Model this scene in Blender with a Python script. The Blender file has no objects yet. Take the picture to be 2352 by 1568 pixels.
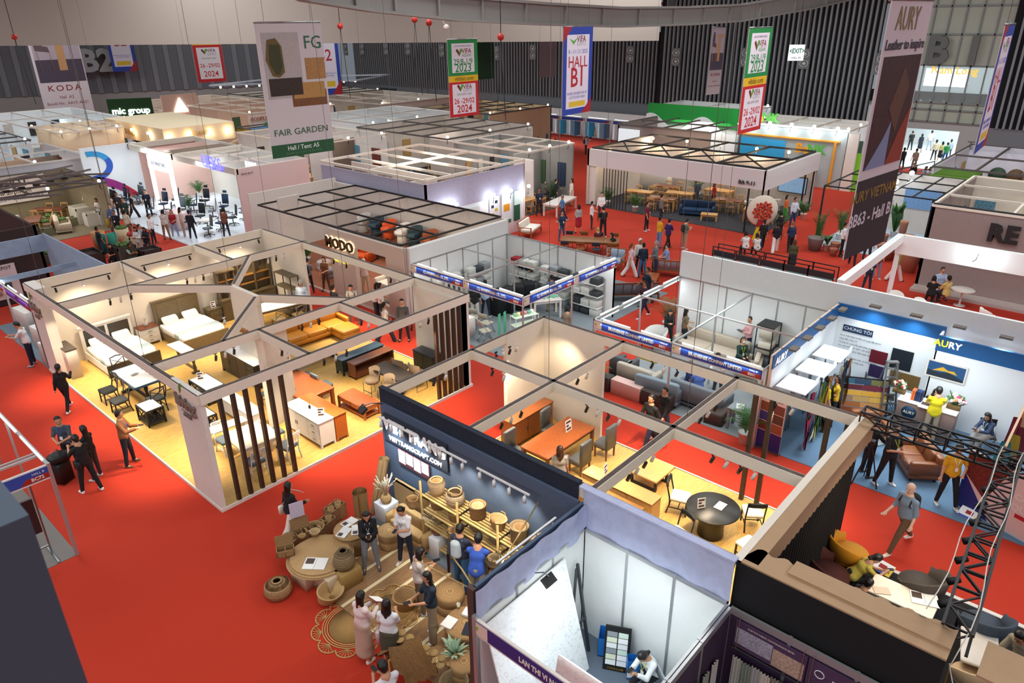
import bpy,math,random
import numpy as np
from mathutils import Vector,Matrix
C=bpy.context.scene.collection
PI=math.pi
random.seed(7)
# ---------------------------------------------------------------- camera
FPX=1643.3
YAW,PITCH,ROLL,CAMH=0.730730563,0.422441282,-0.0105860833,11.2
_cy,_sy,_cp,_sp=math.cos(YAW),math.sin(YAW),math.cos(PITCH),math.sin(PITCH)
FW=Vector((_cp*_cy,_cp*_sy,-_sp));_rt=Vector((_sy,-_cy,0));_up=_rt.cross(FW)
RT=math.cos(ROLL)*_rt+math.sin(ROLL)*_up
DN=-(-math.sin(ROLL)*_rt+math.cos(ROLL)*_up)
def ray(px,py):return RT*((px-1176)/FPX)+DN*((py-784)/FPX)+FW
def at(px,py,z=0.0):
 """world point at height z seen at a pixel of the 2352x1568 frame"""
 d=ray(px,py);t=(z-CAMH)/d.z
 return Vector((d.x*t,d.y*t,z))
def far(px,py,dist):
 d=ray(px,py);return d*dist+Vector((0,0,CAMH))
cd=bpy.data.cameras.new('camera');cam=bpy.data.objects.new('camera',cd);C.objects.link(cam)
cd.sensor_width=36;cd.lens=FPX/2352*36;cd.clip_end=500
m3=Matrix((RT,-DN,-FW)).transposed()
cam.matrix_world=Matrix.Translation((0,0,CAMH))@m3.to_4x4()
bpy.context.scene.camera=cam
vs=bpy.context.scene.view_settings
vs.view_transform='Standard';vs.look='None';vs.gamma=1;vs.use_curve_mapping=False
vs.exposure=EXPOSURE=0.0
w=bpy.data.worlds.new('world');bpy.context.scene.world=w;w.use_nodes=True
w.node_tree.nodes['Background'].inputs[0].default_value=(0.8,0.87,1,1)
w.node_tree.nodes['Background'].inputs[1].default_value=0.2
def lamp(kind,name,loc,energy,col=(1,1,1),size=1,size_y=None,to=None,spot=None,blend=.6,parent=None,soft=.05):
 l=bpy.data.lights.new(name,kind);l.energy=energy;l.color=col
 if kind=='AREA':
  l.size=size
  if size_y:l.shape='RECTANGLE';l.size_y=size_y
 else:l.shadow_soft_size=soft
 if kind=='SPOT':l.spot_size=spot or 1.2;l.spot_blend=blend
 o=bpy.data.objects.new(name,l);C.objects.link(o);o.location=loc
 if to is not None:
  o.rotation_euler=(Vector(to)-Vector(loc)).to_track_quat('-Z','Y').to_euler()
 if parent is not None:o.parent=parent
 return o
WARM=(1,.80,.56);COOL=(.80,.94,1.0);HALLC=(.97,.97,1.0)
# high-bay lighting of the hall, above the field of view
for i,x in enumerate((-16,4,24,44)):  # first row and column, behind the camera, added to brighten camera-facing sides
 for j,y in enumerate((-16,6,28,52,76)):
  lamp('AREA','high_bay_light',(x,y,17.5),(2300,1050,1900,1800)[i]*(1.3 if j==0 else .9 if j>2 else 1),HALLC,9,12,to=(x,y,0))
  # ---------------------------------------------------------------- materials
def lin(h):
 if isinstance(h,str):
  h=h.lstrip('#');c=[int(h[i:i+2],16)/255 for i in(0,2,4)]
  return tuple(x/12.92 if x<=.04045 else((x+.055)/1.055)**2.4 for x in c)
 return tuple(h)
_mc={}
def mat(col,rough=.6,metal=0.,emit=0.,noise=0.,scale=8.,bump=0.,stretch=(1,1,1),kind=None,col2=None,alpha=1.,sheen=0.):
 key=(str(col),rough,metal,emit,noise,scale,bump,stretch,kind,str(col2),alpha,sheen)
 if key in _mc:return _mc[key]
 m=bpy.data.materials.new(kind or 'surface');m.use_nodes=True;nt=m.node_tree;N=nt.nodes;L=nt.links
 b=N['Principled BSDF'];c=lin(col)
 b.inputs['Base Color'].default_value=(*c,1);b.inputs['Roughness'].default_value=rough;b.inputs['Metallic'].default_value=metal
 if emit:b.inputs['Emission Color'].default_value=(*c,1);b.inputs['Emission Strength'].default_value=emit
 if alpha<1:b.inputs['Alpha'].default_value=alpha
 if noise or bump or kind:
  tc=N.new('ShaderNodeTexCoord');mp=N.new('ShaderNodeMapping');L.new(tc.outputs['Object'],mp.inputs[0])
  mp.inputs['Scale'].default_value=tuple(scale*s for s in stretch)
  c2=lin(col2)if col2 else tuple(max(0,x*(1-noise))for x in c)
  if kind=='weave':
   t=N.new('ShaderNodeTexBrick');t.inputs['Scale'].default_value=1
   t.inputs['Mortar Size'].default_value=.12;t.inputs['Brick Width'].default_value=.9;t.inputs['Row Height'].default_value=.45
   t.inputs['Color1'].default_value=(*c,1);t.inputs['Color2'].default_value=(*[x*.72 for x in c],1);t.inputs['Mortar'].default_value=(*c2,1)
   # wrap the weave round the object: angle and height
   sx=N.new('ShaderNodeSeparateXYZ');L.new(tc.outputs['Object'],sx.inputs[0])
   an=N.new('ShaderNodeMath');an.operation='ARCTAN2';L.new(sx.outputs[0],an.inputs[0]);L.new(sx.outputs[1],an.inputs[1])
   a2=N.new('ShaderNodeMath');a2.operation='MULTIPLY';L.new(an.outputs[0],a2.inputs[0]);a2.inputs[1].default_value=8
   rr=N.new('ShaderNodeVectorMath');rr.operation='LENGTH';L.new(tc.outputs['Object'],rr.inputs[0])
   a3=N.new('ShaderNodeMath');a3.operation='MULTIPLY';L.new(rr.outputs['Value'],a3.inputs[0]);a3.inputs[1].default_value=scale
   cb=N.new('ShaderNodeCombineXYZ');L.new(a2.outputs[0],cb.inputs[0]);L.new(a3.outputs[0],cb.inputs[1])
   L.new(cb.outputs[0],t.inputs['Vector']);fac=t.outputs['Fac'];L.new(t.outputs['Color'],b.inputs['Base Color'])
   bp=N.new('ShaderNodeBump');bp.inputs['Strength'].default_value=.6;bp.inputs['Distance'].default_value=.01;bp.invert=True
   L.new(fac,bp.inputs['Height']);L.new(bp.outputs[0],b.inputs['Normal']);_mc[key]=m;return m
  if kind=='planks':
   t=N.new('ShaderNodeTexBrick');L.new(mp.outputs[0],t.inputs['Vector']);t.inputs['Scale'].default_value=1
   t.inputs['Mortar Size'].default_value=.006;t.inputs['Brick Width'].default_value=1.25;t.inputs['Row Height'].default_value=.16
   t.inputs['Color1'].default_value=(*c,1);t.inputs['Color2'].default_value=(*c2,1);t.inputs['Mortar'].default_value=(*[x*.55 for x in c2],1)
   n=N.new('ShaderNodeTexNoise');m2=N.new('ShaderNodeMapping');L.new(tc.outputs['Object'],m2.inputs[0]);m2.inputs['Scale'].default_value=(1.5,22,1)
   L.new(m2.outputs[0],n.inputs['Vector']);n.inputs['Detail'].default_value=4
   mx=N.new('ShaderNodeMixRGB');mx.blend_type='MULTIPLY';mx.inputs[0].default_value=.45
   L.new(t.outputs['Color'],mx.inputs[1]);rp=N.new('ShaderNodeValToRGB');L.new(n.outputs['Fac'],rp.inputs[0])
   rp.color_ramp.elements[0].position=.3;rp.color_ramp.elements[0].color=(.55,.5,.45,1);rp.color_ramp.elements[1].position=.65
   L.new(rp.outputs[0],mx.inputs[2]);L.new(mx.outputs[0],b.inputs['Base Color']);_mc[key]=m;return m
  if kind in('wood','marble','stripe'):
   if kind=='stripe':
    t=N.new('ShaderNodeTexWave');t.inputs['Scale'].default_value=1;t.inputs['Distortion'].default_value=0
   else:
    t=N.new('ShaderNodeTexNoise');t.inputs['Detail'].default_value=6;t.inputs['Distortion'].default_value=1.2 if kind=='wood' else 2.5
   L.new(mp.outputs[0],t.inputs['Vector']);rp=N.new('ShaderNodeValToRGB');L.new(t.outputs['Fac'],rp.inputs[0]);e=rp.color_ramp.elements
   if kind=='marble':
    e[0].position=.485;e[0].color=(*c,1);e[1].position=.5;e[1].color=(*c2,1);e2=e.new(.515);e2.color=(*c,1)
   elif kind=='wood':e[0].position=.35;e[0].color=(*c2,1);e[1].position=.62;e[1].color=(*c,1)
   else:e[0].position=.48;e[0].color=(*c2,1);e[1].position=.52;e[1].color=(*c,1)
   L.new(rp.outputs[0],b.inputs['Base Color'])
  else:
   t=N.new('ShaderNodeTexNoise');t.inputs['Detail'].default_value=5;L.new(mp.outputs[0],t.inputs['Vector'])
   if noise:
    rp=N.new('ShaderNodeValToRGB');L.new(t.outputs['Fac'],rp.inputs[0]);e=rp.color_ramp.elements
    e[0].position=.3;e[0].color=(*c2,1);e[1].position=.7;e[1].color=(*c,1);L.new(rp.outputs[0],b.inputs['Base Color'])
  if bump:
   bp=N.new('ShaderNodeBump');bp.inputs['Strength'].default_value=min(1,bump);bp.inputs['Distance'].default_value=.02
   L.new(t.outputs['Fac'],bp.inputs['Height']);L.new(bp.outputs[0],b.inputs['Normal'])
 if alpha<1 and hasattr(m,'surface_render_method'):m.surface_render_method='BLENDED'
 _mc[key]=m
 return m
M_WHITE=mat('#dcd5cb',.7,noise=.05,scale=1.5)
M_PANEL=mat('#e3e5e2',.5,noise=.03,scale=1)
M_ALU=mat('#b9bcbc',.35,.7)
M_BLACK=mat('#121212',.5)
M_STEEL=mat('#8f9294',.3,.9)
M_REDC=mat('#bb2e10',.95,noise=.10,scale=30)
M_DARKW=mat('#3a2a20',.5,kind='wood',scale=4,stretch=(1,8,1),noise=.4)
# ---------------------------------------------------------------- mesh building
class MB:
 def __init__(s):s.v=[];s.f=[];s.mi=[];s.k=0;s.sm=[];s.S=False
 def _add(s,vs_,fs_):
  o=len(s.v);s.v+=[tuple(p)for p in vs_];s.f+=[tuple(i+o for i in f)for f in fs_]
  s.mi+=[s.k]*len(fs_);s.sm+=[s.S]*len(fs_);return s
 def box(s,x0,y0,z0,x1,y1,z1):
  V=[(x,y,z)for x in(x0,x1)for y in(y0,y1)for z in(z0,z1)]
  return s._add(V,[(0,1,3,2),(4,6,7,5),(0,4,5,1),(2,3,7,6),(0,2,6,4),(1,5,7,3)])
 def cb(s,cx,cy,z0,sx,sy,h):return s.box(cx-sx/2,cy-sy/2,z0,cx+sx/2,cy+sy/2,z0+h)
 def rbox(s,cx,cy,z0,sx,sy,h,r=.03,n=3):
  """box with rounded vertical edges and a softened top"""
  P=[]
  for(qx,qy,a0)in((sx/2-r,sy/2-r,0),(-sx/2+r,sy/2-r,PI/2),(-sx/2+r,-sy/2+r,PI),(sx/2-r,-sy/2+r,1.5*PI)):
   for i in range(n+1):
    a=a0+PI/2*i/n;P.append((qx+r*math.cos(a),qy+r*math.sin(a)))
  k=len(P);rings=[(z0,1,0),(z0+h-r*.7,1,0),(z0+h-r*.2,1,r*.3),(z0+h,1,r)]
  V=[]
  for z,q,ins in rings:
   for x,y in P:
    d=max(math.hypot(x,y),1e-6);V.append((cx+x*(1-ins/d),cy+y*(1-ins/d),z))
  F=[(j*k+i,j*k+(i+1)%k,(j+1)*k+(i+1)%k,(j+1)*k+i)for j in range(3)for i in range(k)]
  F+=[tuple(reversed(range(k))),tuple(range(3*k,4*k))]
  s.S=True;s._add(V,F);s.S=False;return s
 def bar(s,p,q,w=.04,h=None,up=(0,0,1)):
  p=Vector(p);q=Vector(q);d=(q-p)
  if d.length<1e-6:return s
  d.normalize();u=Vector(up)
  if abs(d.dot(u))>.99:u=Vector((1,0,0))
  a=d.cross(u).normalized();b=a.cross(d).normalized();h=w if h is None else h
  V=[c+a*i*w/2+b*j*h/2 for c in(p,q)for i,j in((-1,-1),(1,-1),(1,1),(-1,1))]
  return s._add(V,[(3,2,1,0),(4,5,6,7),(0,1,5,4),(1,2,6,5),(2,3,7,6),(3,0,4,7)])
 def tube(s,pts,r,n=8,closed=False):
  pts=[Vector(p)for p in pts];rs=r if isinstance(r,(list,tuple))else[r]*len(pts);V=[];m=len(pts);prev=None
  for i,p in enumerate(pts):
   if closed:d=pts[(i+1)%m]-pts[i-1]
   else:d=pts[min(i+1,m-1)]-pts[max(i-1,0)]
   d.normalize()
   if prev is None:
    a=d.cross(Vector((0,0,1)))
    if a.length<.05:a=d.cross(Vector((1,0,0)))
   else:a=prev-d*prev.dot(d)
   a.normalize();prev=a;b=d.cross(a)
   for j in range(n):
    t=2*PI*j/n;V.append(p+(a*math.cos(t)+b*math.sin(t))*rs[i])
  F=[];mm=m if closed else m-1
  for i in range(mm):
   for j in range(n):
    i2=(i+1)%m;F.append((i*n+j,i*n+(j+1)%n,i2*n+(j+1)%n,i2*n+j))
  if not closed:F+=[tuple(reversed(range(n))),tuple(range((m-1)*n,m*n))]
  s.S=True;s._add(V,F);s.S=False;return s
 def lathe(s,prof,n=24,c=(0,0,0),sx=1,sy=1,cap=True):
  V=[];k=len(prof)
  for r,z in prof:
   for j in range(n):
    t=2*PI*j/n;V.append((c[0]+r*sx*math.cos(t),c[1]+r*sy*math.sin(t),c[2]+z))
  F=[(i*n+j,i*n+(j+1)%n,(i+1)*n+(j+1)%n,(i+1)*n+j)for i in range(k-1)for j in range(n)]
  s.S=True;s._add(V,F);s.S=False
  if cap:
   o=len(s.v)-k*n
   if prof[0][0]>1e-3:s.f.append(tuple(o+j for j in reversed(range(n))));s.mi.append(s.k);s.sm.append(False)
   if prof[-1][0]>1e-3:s.f.append(tuple(o+(k-1)*n+j for j in range(n)));s.mi.append(s.k);s.sm.append(False)
  return s
 def prism(s,poly,z0,z1):
  n=len(poly);V=[(x,y,z0)for x,y in poly]+[(x,y,z1)for x,y in poly]
  return s._add(V,[tuple(reversed(range(n))),tuple(range(n,2*n))]+[(i,(i+1)%n,n+(i+1)%n,n+i)for i in range(n)])
 def vprism(s,poly,y0,y1):
  """polygon in x,z extruded along y"""
  n=len(poly);V=[(x,y0,z)for x,z in poly]+[(x,y1,z)for x,z in poly]
  return s._add(V,[tuple(range(n)),tuple(reversed(range(n,2*n)))]+[(i,n+i,n+(i+1)%n,(i+1)%n)for i in range(n)])
 def sph(s,c,r,n=10,m=7,sz=1,sx=1,sy=1):
  prof=[(max(r*math.sin(PI*i/m),1e-4),-r*sz*math.cos(PI*i/m))for i in range(m+1)]
  return s.lathe(prof,n,c,sx,sy,cap=False)
 def build(s,name,m,parent=None,loc=None,rz=0,mw=None):
  me=bpy.data.meshes.new(name);me.from_pydata([tuple(p)for p in s.v],[],s.f)
  ms=m if isinstance(m,(list,tuple))else[m]
  for x in ms:me.materials.append(x)
  if s.f:
   me.polygons.foreach_set('material_index',s.mi);me.polygons.foreach_set('use_smooth',s.sm)
  me.update();return put(name,me,parent,loc,rz,mw)
def put(name,me,parent=None,loc=None,rz=0,mw=None):
 o=bpy.data.objects.new(name,me);C.objects.link(o)
 if parent is not None:o.parent=parent
 if loc is not None:o.location=loc
 if rz:o.rotation_euler=(0,0,rz)
 if mw is not None:o.matrix_world=mw
 return o
def tag(o,label,cat,group=None):
 o['label']=label;o['category']=cat
 if group:o['group']=group
 return o
def T(name,label,cat,loc=(0,0,0),rz=0,group=None,s=1):
 o=bpy.data.objects.new(name,None);C.objects.link(o);o.location=loc;o.rotation_euler=(0,0,rz);o.empty_display_size=.2
 if s!=1:o.scale=(s,s,s)if not isinstance(s,tuple)else s
 return tag(o,label,cat,group)
def S(name,mb,m,kind='structure',parent=None):
 o=mb.build(name,m,parent)
 if parent is None:o['kind']=kind
 return o
_kids={}
def dup(src,loc,rz=0,label=None,group=None,s=None):
 """copy a thing with its parts and sub-parts"""
 if src.name not in _kids:
  _kids[src.name]=[(c,list(c.children))for c in src.children]
 r=src.copy();C.objects.link(r);r.location=loc;r.rotation_euler=(0,0,rz)
 if s:r.scale=(s,s,s)if not isinstance(s,tuple)else s
 if label:r['label']=label
 if group:r['group']=group
 for c,gs in _kids[src.name]:
  d=c.copy();C.objects.link(d);d.parent=r
  for g in gs:
   e=g.copy();C.objects.link(e);e.parent=d
 return r
_proto={}
def place(fn,loc,rz,label,group=None,s=None,key=None,**kw):
 """first use builds the thing, later uses copy it"""
 k=key or(fn.__name__,str(sorted(kw.items(),key=str)))
 if k in _proto:return dup(_proto[k],loc,rz,label,group,s)
 o=fn(**kw);o.location=loc;o.rotation_euler=(0,0,rz)
 if s:o.scale=(s,s,s)if not isinstance(s,tuple)else s
 o['label']=label
 if group:o['group']=group
 _proto[k]=o;return o
def text(s_,size,m,parent,x=0,y=0,z=0,name='lettering',ext=.004,sx=1,align='CENTER',rot=(PI/2,0,0),off=0.,sp=1.):
 """lettering standing in the x,z plane of its parent, facing -y"""
 cu=bpy.data.curves.new(name,'FONT');cu.body=s_;cu.size=size;cu.extrude=ext;cu.align_x=align;cu.align_y='CENTER'
 cu.offset=off;cu.space_character=sp;cu.resolution_u=2
 cu.materials.append(m);o=bpy.data.objects.new(name,cu);C.objects.link(o)
 me=bpy.data.meshes.new_from_object(o);bpy.data.objects.remove(o);bpy.data.curves.remove(cu)
 o=bpy.data.objects.new(name,me);C.objects.link(o);o.parent=parent;o.location=(x,y,z);o.rotation_euler=rot;o.scale=(sx,1,1)
 return o
def rect(x0,z0,x1,z1,m,parent,name='panel',y=-.004,t=.002):
 return MB().box(x0,y-t,z0,x1,y,z1).build(name,m,parent)
 # ---------------------------------------------------------------- hall shell
S('floor',MB().box(-15,-30,-.1,80,110,0),M_REDC)
fl=[('trim_1',6.06,27.5,9,33.6,'#6f7b85'),('trim_2',17.3,14.8,27,21,'#7b8488'),('trim_3',17.7,6.5,23,12.2,'#868b8c'),('trim_4',17.6,-6,23,6.4,'#62809c'),('trim_5',0,16.3,3.04,21,'#7d7771'),('trim_6',9.06,-4,14.75,3.3,'#1a1817'),('trim_7',6,.2,9,6.3,'#5f6a78')]
for n,x0,y0,x1,y1,c in fl:S(n,MB().box(x0,y0,.0,x1,y1,.012),mat(c,.95,noise=.15,scale=20))
def slatwall(name,x,y0,y1,z0,z1,pitch=.42,face=-1):
 m=MB().box(x,y0,z0,x+.3,y1,z1);m.k=1
 n=int((y1-y0)/pitch)
 for i in range(n):m.box(x-.22,y0+i*pitch,z0,x,y0+i*pitch+.15,z1)
 S(name,m,[mat('#15161a',.9),mat('#8d8f92',.6)])
WX=63.
slatwall('wall_right',WX,18.4,37.6,3.5,14.5)
slatwall('wall_back',WX+1.2,37.6,86,3.5,10)
slatwall('wall_far_right',WX+1,-12,10.1,3.6,15)
S('trim_8',MB().box(WX,18.4,0,WX+.3,37.6,3.5).box(WX+1.2,37.6,0,WX+1.5,96,3.5).box(WX+1,-12,0,WX+1.3,10.1,3.6),mat('#7f8388',.7))
# louvre grilles low in the back wall
for i,(a,b)in enumerate(((at(1845,262,3.2).y,at(1890,265,3.2).y),(at(893,197,3.2).y,at(925,200,3.2).y))):
 g=MB()
 for k in range(10):g.box(WX+(.9 if i else-.1),min(a,b),1.2+k*.2,WX+(1.15 if i else-.02),max(a,b),1.3+k*.2)
 S('trim_%d'%(9+i),g,mat('#5a5f63',.5))
 # grey panel wall on the left with wide vertical ribs
pl,pr=at(-60,227,3.5),at(772,190,3.5)
dd=(pr-pl);L_=dd.length;g=MB().box(0,0,3.5,L_,.4,12)
g.k=1
for k in range(int(L_/1.6)):g.box(k*1.6,-.12,3.5,k*1.6+.55,0,12)
g.k=2;g.box(0,.1,0,L_,.4,3.5)
o=g.build('wall_left',[mat('#6d7278',.6),mat('#878c91',.6),mat('#a9aaa6',.8)],None,pl*1,math.atan2(dd.y,dd.x));o['kind']='structure';o.location.z=0
# white bulkhead across the hall
bl,br=at(-80,106,9.7),at(1513,93.5,9.7);dd=br-bl
o=MB().box(0,0,9.7,dd.length,.8,16).build('wall_bulkhead',mat('#b3aa9f',.85),None,(bl.x,bl.y,0),math.atan2(dd.y,dd.x));o['kind']='structure'
# ceiling and roof steel
S('ceiling',MB().box(-15,-30,21,80,110,21.4),mat('#2a2b2d',.9))
pts=[(560,-60,24),(700,0,27),(850,24,30),(1050,46,34),(1250,56,38),(1420,61,42),(1580,56,46),(1700,48,49),(1860,20,51),(1990,-10,53),(2120,-60,54)]
P3=[far(a,b,d)for a,b,d in pts]
g=MB()
for a,b in zip(P3[:-1],P3[1:]):
 n=(b-a).cross(Vector((0,0,1))).normalized()
 g.bar(a,b,.5,.12);g.bar(a+Vector((0,0,1.0)),b+Vector((0,0,1.0)),.5,.12);g.bar(a+Vector((0,0,.5)),b+Vector((0,0,.5)),.06,1.0)
 for f in(.25,.75):c=a.lerp(b,f);g.bar(c,c+Vector((0,0,1.0)),.35,.1)
S('trim_11',g,mat('#8f8d88',.6))
g=MB()
for k in range(9):
 a=far(1100+k*110,26-abs(k-4)*2,62);b=far(1060+k*125,-70,66);g.bar(a,b,.5,.5)
g.bar(far(700,-40,60),far(2100,-50,66),.4,.5)
S('trim_12',g,mat('#83807c',.6))
for k,(pp,r)in enumerate(([[(1130,-4,66),(1300,4,66),(1500,20,66)],.22],[[(1500,8,68),(1800,12,68),(2080,4,68)],.12])):
 g=MB().tube([far(*q)for q in pp],r);S('trim_%d'%(13+k),g,mat('#c92a1c',.4))
 # glazed gable with the entrance under it
GX=64.5;gy0,gy1=10.1,18.4
g=MB()
for k in range(9):y=gy0+k*(gy1-gy0)/8;g.box(GX-.12,y-.05,3.7,GX,y+.05,15.5)
for z in(3.7,4.6,5.1,7.75,9.9,11.8,13.6,15.4):g.box(GX-.12,gy0,z-.06,GX,gy1,z+.06)
g.k=1;g.box(GX,gy0,7.75,GX+.05,gy1,15.5).box(GX,gy0,3.7,GX+.05,gy1,5.1)
S('window_1',g,[mat('#8b8e8c',.4,.3),mat('#b9bfae',.3)])
S('window_2',MB().box(GX,gy0,5.1,GX+.02,gy1,7.75),mat('#dfe8ea',.05,alpha=.18))
S('door_1',MB().box(GX,gy0,0,GX+.5,11.9,3.7).box(GX,15.7,0,GX+.5,gy1,3.7).box(GX,11.9,3.1,GX+.5,15.7,3.7),mat('#b9bab6',.6))
# bright lobby and balcony restaurant behind the glazing
S('trim_15',MB().box(GX+.5,4,0,GX+16,20,.02).box(GX+1,2,4.6,GX+14,24,4.8).box(GX+.5,2,8.0,GX+14,24,8.2),mat('#d9dbd8',.3))
S('wall_lobby',MB().box(GX+14,2,0,GX+14.3,24,8.2).box(GX+.5,24,0,GX+14,24.3,8.2),mat('#cfd3d3',.7))
lamp('AREA','lobby_light',(GX+7,13,4.5),1500,COOL,8,10,to=(GX+7,13,0))
lamp('AREA','balcony_light',(GX+8,14,7.9),700,COOL,8,10,to=(GX+9,14,5))
for i,(y0,y1,z0,z1)in enumerate(((9.6,11.0,5.2,7.4),(14.0,17.2,5.6,7.0),(18,20,5.4,7.6))):
 o=MB().box(GX+9,y0,z0,GX+9.1,y1,z1).build('lightbox',mat('#e8f4fb',.5,emit=4));tag(o,['narrow bright light panel at the right of the upstairs restaurant','wide bright light panel under the yellow restaurant name','bright light panel at the left of the upstairs restaurant'][i],'light panel')
g=MB().box(GX+2,gy0-1,4.8,GX+2.1,gy1+2,5.7);o=g.build('bar_counter',mat('#3a3b3b',.4));tag(o,'dark counter along the upstairs restaurant balcony','counter')
r=T('restaurant_sign','yellow lit lettering of the upstairs restaurant','sign',(GX+1,13.4,7.35),-PI/2)
text('Nam Long',.75,mat('#f0b400',.5,emit=1.6),r,name='lettering',off=.02)
r=T('wall_letters','large grey B1 letters standing on the glazed gable','sign',(GX-.5,13.5,8.75),-PI/2)
text('B',2.7,mat('#6d6f6e',.5),r,x=-1.0,ext=.15,off=.1);text('1',2.7,mat('#6d6f6e',.5),r,x=1.35,ext=.15,off=.1)
k=ray(222,140);dd=pr-pl;t=(pl.x*dd.y-pl.y*dd.x)/(k.x*dd.y-k.y*dd.x);p=Vector((k.x*t,k.y*t,CAMH+k.z*t))
r=T('wall_letters','large grey B2 letters standing on the ribbed left wall','sign',(p.x*.985,p.y*.985,p.z),math.atan2((pr-pl).y,(pr-pl).x))
text('B2',3.4,mat('#a5a8a9',.5),r,ext=.15,off=.14)
# round air diffusers in pairs on the slatted walls
def diffuser():
 r=T('air_diffuser','x','air diffuser');MB().box(-.55,-.1,-1.25,.55,0,1.25).build('backing_panel',mat('#77797b',.6),r)
 for z in(-.58,.58):
  g=MB().tube([(.42*math.cos(t*PI/10),-.13,z+.42*math.sin(t*PI/10))for t in range(20)],.05,6,closed=True)
  f=g.build('ring',mat('#d4d4d2',.4),r);MB().sph((0,-.1,z),.2,sy=.4).build('disc',mat('#d4d4d2',.4),f)
 return r
DIF=[(794,113,1),(833,113,1),(888,112,1),(938,112,1),(1016,116,1),(1141,122,1),(1225,120,1),(1449,125,1),(1554,131,0),(1714,132,0),(1849,135,0),(2025,147,0)]
for i,(px,py,bk)in enumerate(DIF):
 d=ray(px,py);x=WX+(1.2 if bk else 0)-.215;t=x/d.x
 place(diffuser,(x,d.y*t,CAMH+d.z*t),-PI/2,'pair of round white air diffusers on the slatted wall, number %s from the left'%['one','two','three','four','five','six','seven','eight','nine','ten','eleven','twelve'][i],'air diffusers on the slatted walls',s=(.8,1,.62))
 # foreground column beside the photographer
pc=far(66,1182,1.5)
S('column_near',MB().box(pc.x-1.4,pc.y,0,pc.x,pc.y+.9,pc.z),mat('#42505f',.7))
# ---------------------------------------------------------------- booths
GOLD=mat('#b99a6b',.5)
def W(mb,name,m,par):
 o=mb.build(name,m,par);o.location=-par.location;return o
OAK=mat('#d9b468',.45,kind='planks',col2='#c99e4e')
def booth(label,x0,y0,x1,y1,h,walls='',wm=None,wt=.06,fas={},floor=None,fh=.06,beams=(),bh=.25,bm=None,topm=None,posts=(),post_m=None,name='exhibition_booth',z0=0,group=None):
 r=T(name,label,'booth',(x0,y0,0),0,group);wm=wm or M_WHITE;bm=bm or wm
 if floor:
  W(MB().box(x0,y0,0,x1,y1,fh),'platform',[floor],r)
  g=MB()
  for a in((x0-.04,y0-.04,x1+.04,y0),(x0-.04,y1,x1+.04,y1+.04),(x0-.04,y0,x0,y1),(x1,y0,x1+.04,y1)):g.box(a[0],a[1],0,a[2],a[3],fh+.03)
  W(g,'platform_edge',M_WHITE,r)
 R_={'W':(x0,y0,x0+wt,y1),'E':(x1-wt,y0,x1,y1),'S':(x0,y0,x1,y0+wt),'N':(x0,y1-wt,x1,y1)}
 for s_ in walls:
  a=R_[s_];W(MB().box(a[0],a[1],z0,a[2],a[3],h),'wall',wm,r)
 for s_,f in fas.items():
  a=R_[s_];f_h,f_m=f[0],f[1];W(MB().box(a[0]-.01,a[1]-.01,h-f_h,a[2]+.01,a[3]+.01,h+.01),'fascia',f_m,r)
 for b in beams:
  x_0,y_0,x_1,y_1=b[:4];q=Vector((x_0,y_0,h-bh/2));e=Vector((x_1,y_1,h-bh/2));g=MB().bar(q,e,.13,bh)
  if topm is not None:g.k=1;g.bar(q+Vector((0,0,bh/2)),e+Vector((0,0,bh/2)),.1,.012)
  W(g,'beam',[bm,topm or bm],r)
 for(px,py)in posts:W(MB().cb(px,py,0,.06,.06,h),'post',post_m or M_ALU,r)
 return r
TOPB=mat('#5f5048',.8,noise=.4,scale=3)
CREAM=mat('#e6dccb',.65,noise=.03,scale=1)
X0,Y0=6.06,15.25
# --- Living booth, left half
BL=booth('large furniture booth with white roof beams and corner column on the left of the hall',X0,Y0,14.95,27.4,3.3,'N',CREAM,floor=OAK,bm=CREAM,topm=TOPB,beams=[(X0,Y0,X0,27.4),(X0,Y0,14.95,Y0),(14.9,Y0,14.9,24.4),(X0,17.75,14.95,17.75),(X0,24.4,14.95,24.4),(9.08,Y0,9.08,17.75),(11.85,Y0,11.85,17.75),(9.15,24.4,9.15,27.3),(11.95,24.4,11.95,27.3),(10.5,21.8,8.3,24.4),(10.6,21.9,12.6,24.4),(10.6,20.3,12.3,17.8),(10.4,20.2,8.0,17.75),(14.9,24.4,14.9,27.3)])
W(MB().box(14.85,24.4,0,14.95,27.4,3.3),'wall',CREAM,BL)
W(MB().box(X0-.02,Y0-.02,0,X0+.1,Y0+1.35,3.32),'column',M_WHITE,BL)
W(MB().box(X0-.02,26.3,0,X0+.3,27.4,3.32),'column',M_WHITE,BL)
W(MB().box(14.75,Y0,0,14.95,Y0+.15,3.3),'column',M_WHITE,BL)
W(MB().box(10.42,20.2,0,10.56,21.9,3.3),'partition',CREAM,BL)
W(MB().box(9.02,17.7,0,9.14,17.95,3.05).box(9.1,17.85,0,9.98,17.95,3.0),'partition',CREAM,BL)
W(MB().box(14.75,Y0,.06,14.85,17.7,3.05),'wall',CREAM,BL)
g=MB()
for k in range(6):g.box(X0+.45+k*.33,Y0-.02,.06,X0+.53+k*.33,Y0+.12,3.05)
W(g,'slat_screen',M_DARKW,BL)
g=MB()
for k in range(5):g.box(14.5-.25*k,Y0+.0,.06,14.6-.25*k,Y0+.1,3.05)
W(g,'slat_screen',M_DARKW,BL)
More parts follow.
